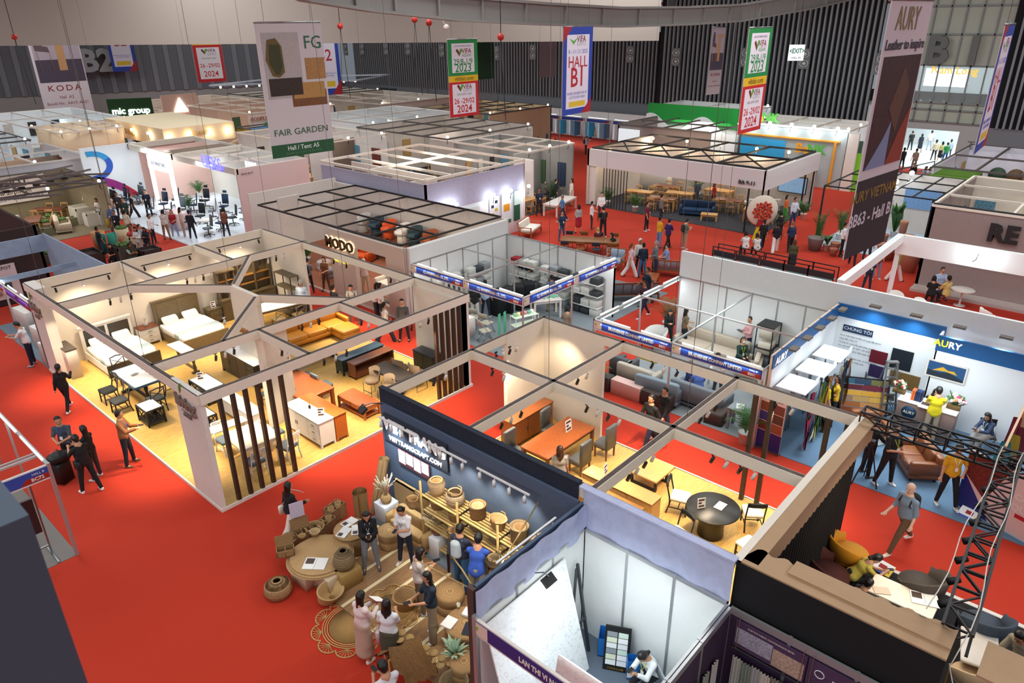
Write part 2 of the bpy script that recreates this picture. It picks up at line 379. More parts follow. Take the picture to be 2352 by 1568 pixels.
def living_sign(x,y,z,s):
 b=MB().box(-.3*s,-.01,-.04,.3*s,0,-.03);g=b.build('sign',mat('#5a5148',.6),BL);g.location=Vector((x,y,z))-BL.location;g.rotation_euler=(0,0,-PI/2)
 text('Living',.46*s,mat('#8e8176',.4,.3),g,z=.22*s,ext=.03,off=.012);text('HOME',.14*s,mat('#8e8176',.4,.3),g,z=-.14*s,ext=.02)
 MB().vprism([(-.12*s,.5*s),(-.02*s,.62*s),(.02*s,.82*s),(-.06*s,.78*s),(-.13*s,.65*s)],-.03,0).build('leaf',mat('#5d8a3a',.5),g)
living_sign(X0-.05,16.0,2.62,.95);living_sign(X0-.05,26.85,2.35,.95)
g=MB().box(-.7,-.01,-.02,.7,0,0).build('sign',mat('#d9a060',.6),BL);g.location=Vector((10.4,21.05,1.7))-BL.location;g.rotation_euler=(0,0,-PI/2)
text('LIVING HOME',.26,mat('#b5763a',.4),g,z=.1,ext=.02,off=.006)
# --- Living booth, right half
BR=booth('furniture booth with white roof beam grid and a tall cream wall in the centre',9.06,3.35,15.06,12.25,3.3,'',CREAM,bm=CREAM,topm=TOPB,beams=[(9.06,12.2,15.06,12.2),(9.06,9.45,15.06,9.45),(9.06,6.2,15.06,6.2),(9.1,3.4,9.1,12.2),(15,3.4,15,12.2),(12.02,6.2,12.02,12.2),(12.02,3.4,12.02,6.2)],floor=OAK)
W(MB().box(12.6,12.15,0,14.3,12.25,3.3).box(14.2,10.4,0,14.3,12.2,3.3)if 0 else MB().box(14.93,10.0,.06,15.03,12.2,3.3),'wall',CREAM,BR)
W(MB().box(13.3,12.12,.06,15.03,12.25,3.3),'wall',CREAM,BR)
g=MB()
for y in(3.5,3.9,5.2,5.6):g.box(14.9,y,.06,15.0,y+.1,3.05)
W(g,'slat_screen',M_DARKW,BR)
# --- handicraft booth
NAVY=mat('#1d2638',.85,noise=.25,scale=2,bump=.4);SLATE=mat('#4d5d74',.8,noise=.06,scale=1.5)
DECK=mat('#a8825a',.5,kind='planks',col2='#94704a')
BV=booth('handicraft booth with slate blue wall, bamboo shelf and striped wooden deck',6.06,6.35,9.0,12.2,3.0,'',SLATE)
g=MB();g.box(6.06,6.4,0,8.25,12.0,.05);W(g,'deck',DECK,BV)
g=MB()
for k in range(11):g.box(6.06,6.75+k*.5,.05,8.25,6.83+k*.5,.055)
W(g,'deck_inlay',mat('#ecdcb0',.5),BV)
W(MB().box(8.25,6.4,0,9,12.1,.14),'plinth',mat('#7d8790',.8),BV)
W(MB().box(8.93,6.4,0,9.0,12.2,3.0),'wall',SLATE,BV)
g=MB();n=30
V=[(9.012+.008*math.sin(i*1.7),12.3-i*(5.85/n),z+.03*math.sin(i*.9)*(z<3.1))for i in range(n+1)for z in(2.55,3.36)]
g._add(V,[(2*i,2*i+1,2*i+3,2*i+2)for i in range(n)]);g.box(9.0,6.45,3.33,9.12,12.3,3.37)
W(g,'fabric_drape',NAVY,BV)
W(MB().box(6.1,6.3,0,9,6.36,3.0),'wall',SLATE,BV)
W(MB().box(6.02,6.28,0,6.12,6.42,3.0),'post',mat('#4a3a34',.6),BV)
# --- booth of large white slabs, with lavender drape on its back walls
LAV=mat('#b9bfdc',.85,noise=.12,scale=1.2,bump=.5)
BN=booth('shell booth with white panels and a purple fascia beneath lavender drapes',6.0,3.35,8.95,6.25,2.5,'',M_PANEL,name='shell_booth')
def panels(r,x0,y0,x1,y1,h=2.5,n=3,m=None,z0=0,aluh=.06):
 """shell-scheme wall: framed panels between slim aluminium posts"""
 g=MB();dx,dy=(x1-x0)/n,(y1-y0)/n;ax=abs(dx)>abs(dy)
 def q(g,a,b,z_0,z_1,t):return g.box(min(a[0],b[0])-(0 if ax else t),min(a[1],b[1])-(t if ax else 0),z_0,max(a[0],b[0])+(0 if ax else t),max(a[1],b[1])+(t if ax else 0),z_1)
 q(g,(x0,y0),(x1,y1),z0,h-aluh,.012);g.k=1
 q(g,(x0,y0),(x1,y1),h-aluh,h,.022)
 for k in range(n+1):g.cb(x0+dx*k,y0+dy*k,z0,.05,.05,h-z0+.01)
 return W(g,'wall',[m or M_PANEL,M_ALU],r)
panels(BN,6.0,6.22,8.93,6.22);panels(BN,8.93,3.35,8.93,6.22);panels(BN,6.0,3.33,8.93,3.33)
g=MB();n=24
V=[(6.0+i*(3.0/n),6.2-.02*math.sin(i*1.3),z)for i in range(n+1)for z in(2.42+.06*math.sin(i*.55),3.04)]
g._add(V,[(2*i,2*i+1,2*i+3,2*i+2)for i in range(n)]);V=[(8.97-.02*math.sin(i*1.1),6.3-i*(2.97/n),z)for i in range(n+1)for z in(2.42+.05*math.sin(i*.7),3.32)]
g._add(V,[(2*i,2*i+1,2*i+3,2*i+2)for i in range(n)]);g.box(8.95,3.33,3.3,9.1,6.4,3.34)
W(g,'fabric_drape',LAV,BN)
PURP=mat('#332a73',.6)
def fascia(r,x,y,ln,txt='',hall='',face='W',h=2.5,fhh=.34,m=None,tm=None,logo=True):
 """blue name board between white rails; x,y = its left end as read, ln its length"""
 g=MB();g.box(0,0,h-fhh,ln,.05,h);g.k=1;g.box(0,-.008,h-fhh+.04,ln,0,h-.03);g.k=2;g.box(.02,-.012,h-fhh+.05,.32,-.006,h-.04)
 g.k=3;g.vprism([(ln-.62,h-fhh+.05),(ln-.03,h-fhh+.05),(ln-.03,h-fhh/2),(ln-.5,h-fhh/2)],-.014,-.006)
 o=g.build('fascia',[M_WHITE,m or mat('#27479c',.5),mat('#d9c7b4',.5),mat('#9c2118',.5)],r);o.location=Vector((x,y,0))-r.location
 if face=='W':o.rotation_euler=(0,0,-PI/2)
 if txt:text(txt,fhh*.42,M_WHITE if tm is None else tm,o,x=ln/2,y=-.016,z=h-fhh/2,sx=.8,ext=.002,off=.006)
 if hall:
  text('HALL B',.075,M_WHITE,o,x=ln-.25,y=-.018,z=h-fhh*.3,ext=.002);text(hall,.11,M_WHITE,o,x=ln-.28,y=-.018,z=h-fhh*.66,ext=.002,off=.003)
 if logo:g=MB().vprism([(.05,h-fhh*.35),(.09,h-fhh*.6),(.13,h-fhh*.35)],-.018,-.012).build('logo',mat('#7fae3c',.5),o)
 return o
fascia(BN,5.97,6.25,2.92,'LAN THI VI NGHIA','',m=PURP)
W(MB().cb(5.99,6.22,0,.08,.08,2.55).cb(5.99,3.33,0,.08,.08,2.55),'post',M_ALU,BN)
# --- curtain booth with purple panels
AUB=mat('#3a2a44',.6)
BB=booth('shell booth with dark aubergine panels and hanging curtain samples',6.0,.3,8.95,3.3,2.5,'',AUB,name='shell_booth')
panels(BB,8.9,-2.7,8.9,3.28,n=6,m=AUB,aluh=.13);panels(BB,6.0,3.27,8.9,3.27,n=3,m=AUB,aluh=.13)
# --- black and brown booth
BLK=mat('#0b0c0f',.9);TAUPE=mat('#b08f6c',.75,noise=.06,scale=1)
BK=booth('furniture booth with taupe scalloped valance, black drapes and black carpet',9.06,-2.5,15.0,3.34,3.3,'',BLK)
W(MB().box(9.04,.35,2.2,9.1,3.34,3.28),'outer_drape',BLK,BK)
def scal(n,ln,d,amp=.06):
 pts=[(0,0)]
 m=n*6
 for i in range(m+1):pts.append((ln*i/m,-d-amp*abs(math.sin(PI*i/6.))))
 pts.append((ln,0));return pts
 # horizontal top with scalloped inner edge
P_=[(9.06,3.34)]+[(9.5+.25*(i/48)+.045*math.sin(i*PI/3),3.2-2.85*i/48)for i in range(49)]+[(9.06,.35)]
W(MB().prism(P_,3.27,3.31),'canopy',TAUPE,BK)
W(MB().box(9.25,.35,3.31,9.6,2.6,3.35),'canopy_board',TAUPE,BK)
o=MB().vprism([(x,z)for x,z in scal(30,5.9,.42,.05)],-.02,.02).build('valance',TAUPE,BK);o.location=Vector((9.1,3.06,3.3))-BK.location;W(MB().box(9.15,3.3,0,14.9,3.34,3.2),'light_stop_panel',BLK,BK);W(MB().box(9.15,3.03,3.27,15.0,3.28,3.31),'canopy',TAUPE,BK)  # black panel behind the curtain added to stop light leaking between pleats
W(MB().box(9.06,3.27,3.2,15.0,3.4,3.32),'beam',CREAM,BK)
def curtain_mesh(L,z0,z1,folds,amp=.05):
 g=MB();n=folds*6
 V=[(L*i/n,amp*math.sin(i*PI/3),z)for i in range(n+1)for z in(z0,z1)]
 g.S=True;g._add(V,[(2*i,2*i+1,2*i+3,2*i+2)for i in range(n)]);g.S=False;return g
o=curtain_mesh(5.2,.03,2.95,34).build('black_curtain',mat('#191613',.9),BK);o.location=Vector((9.3,3.18,0))-BK.location
W(MB().box(14.7,-4,0,14.8,3.3,.03),'carpet_edge',M_WHITE,BK)
W(MB().box(9.06,-2.4,3.27,9.8,.0,3.31),'canopy',TAUPE,BK)
# black lattice truss over the open sides
def truss(r,p,q,w=.32,m=None,name='truss',step=.45,t=.04):
 p=Vector(p);q=Vector(q);d=(q-p).normalized();a=d.cross(Vector((0,0,1)))
 if a.length<.1:a=Vector((1,0,0))
 a.normalize();b=a.cross(d);g=MB();cs=[a*w/2+b*w/2,-a*w/2+b*w/2,-a*w/2-b*w/2,a*w/2-b*w/2]
 for c in cs:g.bar(p+c,q+c,t)
 n=max(2,int((q-p).length/step))
 for i in range(n):
  u,v=p.lerp(q,i/n),p.lerp(q,(i+1)/n)
  for k in range(4):
   c1,c2=cs[k],cs[(k+1)%4];g.bar(u+c1,u+c2,t*.7);g.bar(u+(c1 if i%2 else c2),v+(c2 if i%2 else c1),t*.6)
 return W(g,name,m or mat('#1a1818',.5),r)
truss(BK,(14.9,3.3,3.4),(14.9,.6,3.4));truss(BK,(15.0,.62,3.4),(9.4,.35,3.4),w=.36);truss(BK,(14.9,.6,3.4),(14.9,-2,3.4))
# --- sofa booth and leather booth share one tall white wall
BS=booth('shell booth of sofas with blue fascia and tall white back wall',17.4,6.5,23.0,12.1,2.5,'',M_PANEL,name='shell_booth')
panels(BS,22.9,6.5,22.9,12.1,n=6);W(MB().box(22.88,-3,2.5,23.0,12.15,3.45),'upper_wall',M_PANEL,BS)
panels(BS,17.5,6.5,22.9,6.5,n=6)
fascia(BS,17.4,12.1,2.8,'BRADSENSE COMPANY LIMITED','BB01');fascia(BS,17.4,9.3,2.8,'BRADSENSE COMPANY LIMITED','BB01')
W(MB().box(17.4,12.06,2.36,22.9,12.12,2.5),'rail',M_ALU,BS)
g=MB().bar((17.45,9.3,2.47),(22.9,9.3,2.47),.05).bar((20.2,6.5,2.47),(20.2,12.1,2.47),.05)
W(g,'rail',M_ALU,BS);W(MB().cb(17.43,12.1,0,.05,.05,2.5).cb(17.43,9.3,0,.05,.05,2.5).cb(20.2,12.1,0,.05,.05,2.5).cb(20.2,9.3,0,.05,.05,2.5),'post',M_ALU,BS)
TUBE=mat('#eef6ff',.4,emit=2.5)
_tn={}
ORD=['first','second','third','fourth','fifth','sixth','seventh','eighth','ninth','tenth']
def tube_light(p,q,label,e=None,grp='tube lights on booth rails',col=COOL):
 _tn[label]=_tn.get(label,0)+1
 if label[:5]in('white','viole')and ' number ' not in label:label=label.replace(' storage goods',' storage')+', %s from far end'%ORD[_tn[label]-1]
 p=Vector(p);q=Vector(q);r=T('tube_light',label,'tube light',tuple(p),0,grp)
 W(MB().bar(p,q,.05,.03),'holder',M_WHITE,r);W(MB().bar(p+Vector((0,0,.045)),q+Vector((0,0,.025)),.03,.025),'tube',TUBE,r)
 if e:
  c=(p+q)/2;l=lamp('AREA','tube_glow',c+Vector((0,0,-.08)),e,col,.3,(q-p).length,to=c+Vector((0,0,-2)));l.rotation_euler.z=math.atan2((q-p).y,(q-p).x)-PI/2
  l.parent=r;l.matrix_parent_inverse=Matrix.Translation(-p)
 return r
for k in range(4):tube_light((17.75+k*1.3,12.09,2.5),(18.8+k*1.3,12.09,2.5),'white tube light on top of the sofa booth side rail',14,'tube lights along the sofa booth side rail')
for k in range(4):tube_light((17.5,11.8-k*1.4,2.5),(17.5,10.8-k*1.4,2.5),'white tube light behind the sofa booth name board',14,'tube lights behind the sofa booth name boards')
BLUE=mat('#175a94',.5)
BA=booth('leather booth with blue header band, white walls and blue carpet',17.7,-3,23.0,6.45,2.85,'',M_PANEL)
WHB=mat('#eef1f3',.5)
W(MB().box(22.8,3.35,0,22.87,6.45,2.85),'wall',WHB,BA);W(MB().box(22.79,3.35,2.45,22.88,6.45,2.86),'header_band',BLUE,BA)
W(MB().box(22.3,-2.5,0,22.36,3.4,2.75).box(22.3,3.36,0,22.8,3.42,2.75),'wall',WHB,BA);W(MB().box(22.29,-2.5,2.3,22.37,3.42,2.76),'header_band',BLUE,BA)
W(MB().box(17.7,6.38,0,22.8,6.45,2.85),'wall',mat('#e6c7ac',.6),BA);W(MB().box(17.72,6.36,0,22.78,6.385,2.85),'wall_lining',WHB,BA);W(MB().box(17.7,6.35,2.45,22.78,6.39,2.86),'header_band',BLUE,BA)
g=MB().box(0,-.01,0,.01,0,.01).build('sign',BLUE,BA);g.location=Vector((22.27,3.3,2.53))-BA.location;g.rotation_euler=(0,0,-PI/2)
text('AU',.27,mat('#e8e23a',.4,emit=.4),g,x=0,z=.02,off=.008);text('RY',.27,mat('#ffffff',.4,emit=.4),g,x=.35,z=.02,off=.008)
g=MB().box(0,-.01,0,.01,0,.01).build('sign',BLUE,BA);g.location=Vector((18.0,6.33,2.62))-BA.location
text('AURY',.3,mat('#ffffff',.4,emit=.4),g,x=.2,z=0,off=.008)
# --- storage goods booth
BC=booth('shell booth with white panels and blue fascia full of storage goods',17.4,15.1,23.1,20.95,2.5,'',M_PANEL,name='shell_booth')
panels(BC,23.05,15.1,23.05,20.9,n=6);panels(BC,17.5,20.9,23.0,20.9,n=6);W(MB().box(17.4,20.9,2.2,23.1,21.0,3.1),'upper_wall',M_PANEL,BC)
fascia(BC,17.4,20.9,2.9,'C.J. HOMEWARES CO., LTD.','BB38');fascia(BC,17.4,18.0,2.9,'C.J. HOMEWARES CO., LTD.','BB38')
fascia(BC,17.4,15.05,2.85,'C.J. HOMEWARES CO., LTD.','BB38',face='S');fascia(BC,20.25,15.05,2.85,'C.J. HOMEWARES CO., LTD.','BB38',face='S')
W(MB().cb(17.43,15.1,0,.05,.05,2.5).cb(17.43,18,0,.05,.05,2.5).cb(20.25,15.1,0,.05,.05,2.5).cb(23.05,15.1,0,.05,.05,2.5).cb(20.25,18,0,.05,.05,2.5),'post',M_ALU,BC)
W(MB().bar((17.45,18,2.46),(23,18,2.46),.05).bar((20.25,15.1,2.46),(20.25,20.9,2.46),.05),'rail',M_ALU,BC)
for k in range(4):tube_light((17.5,20.6-k*1.45,2.5),(17.5,19.5-k*1.45,2.5),'white tube light behind the left name boards of the storage goods booth',12,'tube lights behind the left name boards of the storage booth')
for k in range(4):tube_light((17.9+k*1.4,15.15,2.5),(18.9+k*1.4,15.15,2.5),'white tube light behind the right name boards of the storage goods booth',12,'tube lights behind the right name boards of the storage booth')
# --- near left shell booth with the BC72 board
BX=booth('shell booth with number board at the left edge, brown screen back in front',-.2,16.3,3.05,22,2.5,'',M_PANEL,name='shell_booth')
fascia(BX,.1,16.28,2.95,'','BC72',face='S')
W(MB().cb(3.03,16.3,0,.07,.07,2.52).cb(3.03,19.3,0,.05,.05,2.5).cb(3.03,21.9,0,.05,.05,2.5),'post',M_ALU,BX)
W(MB().bar((3.03,16.3,2.46),(3.03,22,2.46),.07).bar((0,16.9,2.46),(3.03,16.9,2.46),.05).bar((0,17.05,2.46),(3.03,17.05,2.46),.04),'rail',M_ALU,BX)
tube_light((3.0,16.5,2.5),(3.0,18.0,2.5),'tube light on the rail behind the number board, nearer one',10);tube_light((3.0,18.3,2.5),(3.0,20.0,2.5),'tube light on the rail behind the number board, farther one',10)
# --- shell booth behind the Living booth
BP=booth('shell booth with purple fascia at the left edge behind the white column',6.1,27.6,9.0,33.8,2.5,'',M_PANEL,name='shell_booth')
fascia(BP,6.05,33.6,3.0,'','',m=mat('#5b2f86',.5));fascia(BP,6.05,30.6,3.0,'','',m=mat('#5b2f86',.5))
W(MB().cb(6.1,30.6,0,.06,.06,2.5).cb(6.1,27.7,0,.06,.06,2.5),'post',M_ALU,BP)
for k in range(4):tube_light((6.15,33-k*1.4,2.5),(6.15,32-k*1.4,2.5),'violet white tube light above the purple fascia',10,'tube lights above the purple fascia')
GB=mat('#93a3b8',.8,noise=.15,scale=1)
W(MB().box(8.9,27.6,0,8.96,35,3.05),'wall',GB,BP);W(MB().box(6.1,34.9,2.3,8.9,35,3.0),'beam',GB,BP);W(MB().box(6.1,31.5,2.3,8.9,31.56,2.5),'beam',GB,BP)
# ---------------------------------------------------------------- people
def rotx(v,a):return Vector((v[0],v[1]*math.cos(a)-v[2]*math.sin(a),v[1]*math.sin(a)+v[2]*math.cos(a)))
def roty(v,a):return Vector((v[0]*math.cos(a)+v[2]*math.sin(a),v[1],-v[0]*math.sin(a)+v[2]*math.cos(a)))
def sdf_mesh(prims,vox):
 """one smooth surface round a set of tapered limbs (a, b, ra, rb, width factor, blend)"""
 lo=np.array([min(min(p[0][i],p[1][i])-max(p[2],p[3])*p[4]*1.3-.03 for p in prims)for i in range(3)])
 hi=np.array([max(max(p[0][i],p[1][i])+max(p[2],p[3])*p[4]*1.3+.03 for p in prims)for i in range(3)])
 n=np.maximum(((hi-lo)/vox).astype(int)+2,3);F=np.full(n,1.0,np.float32)
 ax=[lo[i]+np.arange(n[i])*vox for i in range(3)]
 for a,b,ra,rb,fl,k in prims:
  a=np.array(a,float);b=np.array(b,float);R=max(ra,rb)*fl*1.25+k+2*vox
  s=[slice(max(0,int((min(a[i],b[i])-R-lo[i])/vox)),min(n[i],int((max(a[i],b[i])+R-lo[i])/vox)+2))for i in range(3)]
  X=ax[0][s[0]][:,None,None];Y=ax[1][s[1]][None,:,None];Z=ax[2][s[2]][None,None,:]
  sc=np.array([1/fl,1.,1.]);a2=a*sc;d=b*sc-a2;L2=max(float(d@d),1e-9)
  px,py,pz=X/fl-a2[0],Y-a2[1],Z-a2[2]
  t=np.clip((px*d[0]+py*d[1]+pz*d[2])/L2,0,1)
  D=np.sqrt((px-t*d[0])**2+(py-t*d[1])**2+(pz-t*d[2])**2)-(ra+(rb-ra)*t)
  G=F[s[0],s[1],s[2]];h=np.clip(.5+.5*(G-D)/k,0,1)
  F[s[0],s[1],s[2]]=G*(1-h)+D*h-k*h*(1-h)
  # surface nets
 I=F<0;c=[I[i:n[0]-1+i,j:n[1]-1+j,l:n[2]-1+l]for i in(0,1)for j in(0,1)for l in(0,1)]
 cnt=sum(x.astype(np.int8)for x in c);act=(cnt>0)&(cnt<8);idx=-np.ones(act.shape,np.int64);ids=np.argwhere(act);idx[act]=np.arange(len(ids))
 acc=np.zeros((len(ids),3));num=np.zeros(len(ids));off=[(i,j,l)for i in(0,1)for j in(0,1)for l in(0,1)]
 fv=[F[ids[:,0]+o[0],ids[:,1]+o[1],ids[:,2]+o[2]]for o in off]
 for p in range(8):
  for q in range(p+1,8):
   if sum(abs(off[p][i]-off[q][i])for i in range(3))!=1:continue
   m=(fv[p]<0)!=(fv[q]<0);t=np.where(m,fv[p]/np.where(m,fv[p]-fv[q],1),0)
   P_=np.array(off[p])[None]+t[:,None]*(np.array(off[q])-np.array(off[p]))[None]
   acc[m]+=P_[m];num[m]+=1
 V=lo+(ids+acc/num[:,None])*vox;Q=[]
 for a in range(3):
  u,v=[(1,2),(2,0),(0,1)][a];sl0=[slice(1,n[i]-1)for i in range(3)];sl1=list(sl0);sl0[a]=slice(0,n[a]-1);sl1[a]=slice(1,n[a])
  A=I[tuple(sl0)];B=I[tuple(sl1)];e=np.argwhere(A!=B)
  if not len(e):continue
  base=e.copy()
  for i in(u,v):base[:,i]+=1
  w=A[tuple(e.T)]
  def g(du,dv):
   z=base.copy();z[:,u]+=du;z[:,v]+=dv;return idx[tuple(z.T)]
  q=np.stack([g(-1,-1),g(0,-1),g(0,0),g(-1,0)],1);q[~w]=q[~w][:,::-1];Q.append(q)
 return V,np.concatenate(Q)
def sdf_obj(name,prims,vox,m,parent):
 V,Q=sdf_mesh(prims,vox);me=bpy.data.meshes.new(name)
 me.vertices.add(len(V));me.vertices.foreach_set('co',V.astype(np.float32).ravel());me.loops.add(len(Q)*4);me.loops.foreach_set('vertex_index',Q.astype(np.int32).ravel())
 me.polygons.add(len(Q));me.polygons.foreach_set('loop_start',np.arange(0,len(Q)*4,4,dtype=np.int32));me.polygons.foreach_set('loop_total',np.full(len(Q),4,np.int32))
 me.polygons.foreach_set('use_smooth',np.ones(len(Q),bool));me.update(calc_edges=True);me.materials.append(m)
 return put(name,me,parent)
SK={'l':'#d9a98a','m':'#c48f6d','d':'#9c6a4b','p':'#e2b8a0'}
def skeleton(lean=0,twist=0,head=(0,0),la=(10,8,10,0),ra=(10,8,10,0),ll=(0,4,0),rl=(0,4,0),sit=0,H=1.65,fem=0):
 """joints of a body facing -y; arms: forward, outward, elbow, inward turn; legs: forward, outward, knee (degrees)"""
 s=H/1.7;R=math.radians;J={}
 th=.45*s;sh=.43*s
 def leg(side,a):
  f,o_,k=a;d=rotx(Vector((0,0,-1)),-R(f));d=roty(d,R(-o_*side));kn=d*th
  d2=rotx(Vector((0,0,-1)),-R(f-k));d2=roty(d2,R(-o_*side));return kn,kn+d2*sh,d2
 hipw=.085*s
 kL,aL,dL=leg(1,ll);kR,aR,dR=leg(-1,rl)
 drop=-min(aL.z,aR.z);J['pel']=Vector((0,0,drop+.075*s))if not sit else Vector((0,0,sit+.10))
 for n,sd,k,a in(('L',1,kL,aL),('R',-1,kR,aR)):
  h=J['pel']+Vector((sd*hipw,0,-.01));J['h'+n]=h;J['k'+n]=h+k;J['a'+n]=h+a
 def up(v):return rotx(v,R(lean))
 J['wai']=J['pel']+up(Vector((0,0,.13*s)))*1;J['che']=J['pel']+up(Vector((0,0,.33*s)));J['nec']=J['pel']+up(Vector((0,0,.50*s)))
 hx,hy=R(head[0]),R(head[1])
 hd=rotx(Vector((0,0,1)),R(lean)*.55+hx);J['hea']=J['nec']+hd*.17*s;J['hd']=hd
 J['fac']=Vector((math.sin(hy)*1,-math.cos(hy),0));fa=J['fac'];J['fac']=(fa-hd*fa.dot(hd)).normalized()
 shw=(.152 if fem else .178)*s
 for n,sd,a in(('L',1,la),('R',-1,ra)):
  tw=R(twist);sp=J['nec']+up(Vector((sd*shw*math.cos(tw),-sd*shw*math.sin(tw),-.075*s)));J['s'+n]=sp
  f,o_,e,inn=a;d=rotx(Vector((0,0,-1)),-R(f));d=roty(d,-R(o_*sd));el=sp+d*.28*s
  # forearm bends forward and turns inward
  d2=rotx(Vector((0,0,-1)),-R(f+e));d2=roty(d2,-R(o_*sd))
  q=R(inn*sd);d2=Vector((d2.x*math.cos(q)-d2.y*math.sin(q),d2.x*math.sin(q)+d2.y*math.cos(q),d2.z));J['e'+n]=el;J['w'+n]=el+d2*.245*s;J['f'+n]=d2
 J['s']=s;return J
def person(name='person',pose={},H=1.65,fem=0,hair='short',hairc='#17120f',top='#222222',sleeve=.5,leg='#20242e',legtype='trousers',shoe='#dddddd',skin='m',vox=.014,fingers=False,extra=None,face=True,fat=1.,collar=None,openv=None):
 """body facing -y, standing on z = 0"""
 J=skeleton(H=H,fem=fem,**pose);s=J['s'];r=bpy.data.objects.new(name,None);C.objects.link(r);r['label']='x';r['category']='person'
 sk=mat(SK.get(skin,skin),.55,noise=.06,scale=10);k=.03*s;f=fat
 hp=J['hea'];hd=J['hd'];fc=J['fac'];sdv=hd.cross(fc).normalized()
 body=[(hp-hd*.03*s,hp+hd*.045*s,.078*s,.082*s,1,k),(hp-fc*-.035*s-hd*.055*s,hp+fc*.03*s-hd*.03*s,.045*s,.055*s,1,k),(J['nec']-hd*.03*s,hp-hd*.05*s,.052*s,.048*s,1,.02),(J['nec'],J['che'],.07*s,.095*s,1.35,.04),(J['che'],J['pel'],.095*s*f,.10*s*f,1.3,.05)]
 if face:
  body+=[(hp+fc*.085*s-hd*.005*s,hp+fc*.103*s-hd*.03*s,.010*s,.016*s,1,.012)]
  for sd in(1,-1):body.append((hp+sdv*sd*.080*s+hd*.012*s,hp+sdv*sd*.082*s-hd*.03*s,.012*s,.012*s,1,.008))
 hands=[]
 for n,sd in(('L',1),('R',-1)):
  body+=[(J['h'+n],J['k'+n],.078*s*f,.050*s,1,k),(J['k'+n],J['a'+n],.050*s,.034*s,1,k)]
  body+=[(J['nec']-Vector((0,0,.065*s)),J['s'+n],.045*s,.042*s,1,.03),(J['s'+n],J['e'+n],.042*s,.036*s,1,.02),(J['e'+n],J['w'+n],.036*s,.025*s,1,.02)]
  w_,d=J['w'+n],J['f'+n];p1=w_+d*.075*s
  body.append((w_,p1,.024*s,.034*s,1,.015))
  side=Vector((0,0,1)).cross(d)if abs(d.z)<.8 else Vector((0,-1,0)).cross(d)*-1;side.normalize();nrm=d.cross(side).normalized()
  if nrm.y>0:nrm=-nrm
  if fingers:
   for q,(o_,L_)in enumerate(((-.03,.055),(-.01,.066),(.011,.062),(.031,.048))):
    b0=p1+side*o_*s;b1=b0+d*L_*.55*s+nrm*.006*s;b2=b1+(d*.6+nrm*.8).normalized()*L_*.55*s
    body+=[(b0,b1,.0105*s,.0095*s,1,.004),(b1,b2,.0095*s,.008*s,1,.004)]
   t0=w_+d*.03*s+side*.03*s*(-sd);t1=t0+(d*.7-side*sd*.6+nrm*.3).normalized()*.045*s;body+=[(t0,t1,.012*s,.010*s,1,.006),(t1,t1+d*.028*s+nrm*.01,.010*s,.008*s,1,.004)]
  else:body+=[(p1,p1+d*.06*s+nrm*.02*s,.032*s,.016*s,1,.012),(w_+d*.02*s,w_+d*.07*s+nrm*.04*s,.014*s,.011*s,1,.008)]
  an=J['a'+n];dd=Vector((0,-1,0))if True else fc
  body.append((an,an+Vector((0,-.11*s,-.045*s)),.034*s,.026*s,1,.02))
 ob=sdf_obj('body',body,vox,sk,r)
 # clothes
 g=.012*s;tp=mat(top,.85,noise=.12,scale=9,bump=.25)
 T_=[(J['nec']-Vector((0,0,.035*s)),J['che'],.068*s+g,.100*s*f+g,1.4,.05),(J['che'],J['wai'],.100*s*f+g,(.088 if fem else .1)*s*f+g,1.35,.05),(J['wai'],J['pel']+Vector((0,0,-.02)),.098*s*f+g,.112*s*f+g,1.34,.05)]
 if fem:
  for sd in(1,-1):T_.append((J['che']+Vector((sd*.055*s,-.085*s,.04*s)),J['che']+Vector((sd*.055*s,-.09*s,.03*s)),.042*s,.042*s,1,.04))
 for n in 'LR':
  T_.append((J['h'+n]+Vector((0,0,.045*s)),J['wai'],.086*s*f+g,.08*s*f+g,1,.04))
  T_+=[(J['nec']-Vector((0,0,.06*s)),J['s'+n],.048*s+g,.044*s+g,1,.03)]
  e=J['s'+n].lerp(J['e'+n],min(1,sleeve*2));T_.append((J['s'+n],e,.044*s+g,(.042 if sleeve<.6 else .040)*s+g,1,.025))
  if sleeve>.5:T_.append((J['e'+n],J['e'+n].lerp(J['w'+n],(sleeve-.5)*2),.040*s+g,.030*s+g,1,.02))
 tb=sdf_obj('top',T_,vox,tp,r)
 lm=mat(leg,.9,noise=.12,scale=9,bump=.2);P_=[]
 if legtype in('trousers','wide','shorts'):
  P_=[(J['pel']+Vector((0,0,.06*s)),J['pel']-Vector((0,0,.02)),.100*s*f+g*.5,.112*s*f+g*.5,1.3,.04)]
  for n in 'LR':
   wd=.02 if legtype=='wide' else 0
   kn=J['k'+n]
   if legtype=='shorts':P_.append((J['h'+n],J['h'+n].lerp(kn,.85),.085*s*f+g,.066*s+g,1,.03))
   else:P_+=[(J['h'+n],kn,.082*s*f+g,.052*s+g+wd,1,.03),(kn,kn.lerp(J['a'+n],.97),.052*s+g+wd,.036*s+g+wd*1.8,1,.02)]
 elif legtype in('skirt','dress','longskirt'):
  dn=.38 if legtype=='skirt' else .72
  mid=(J['kL']+J['kR'])/2;ank=(J['aL']+J['aR'])/2
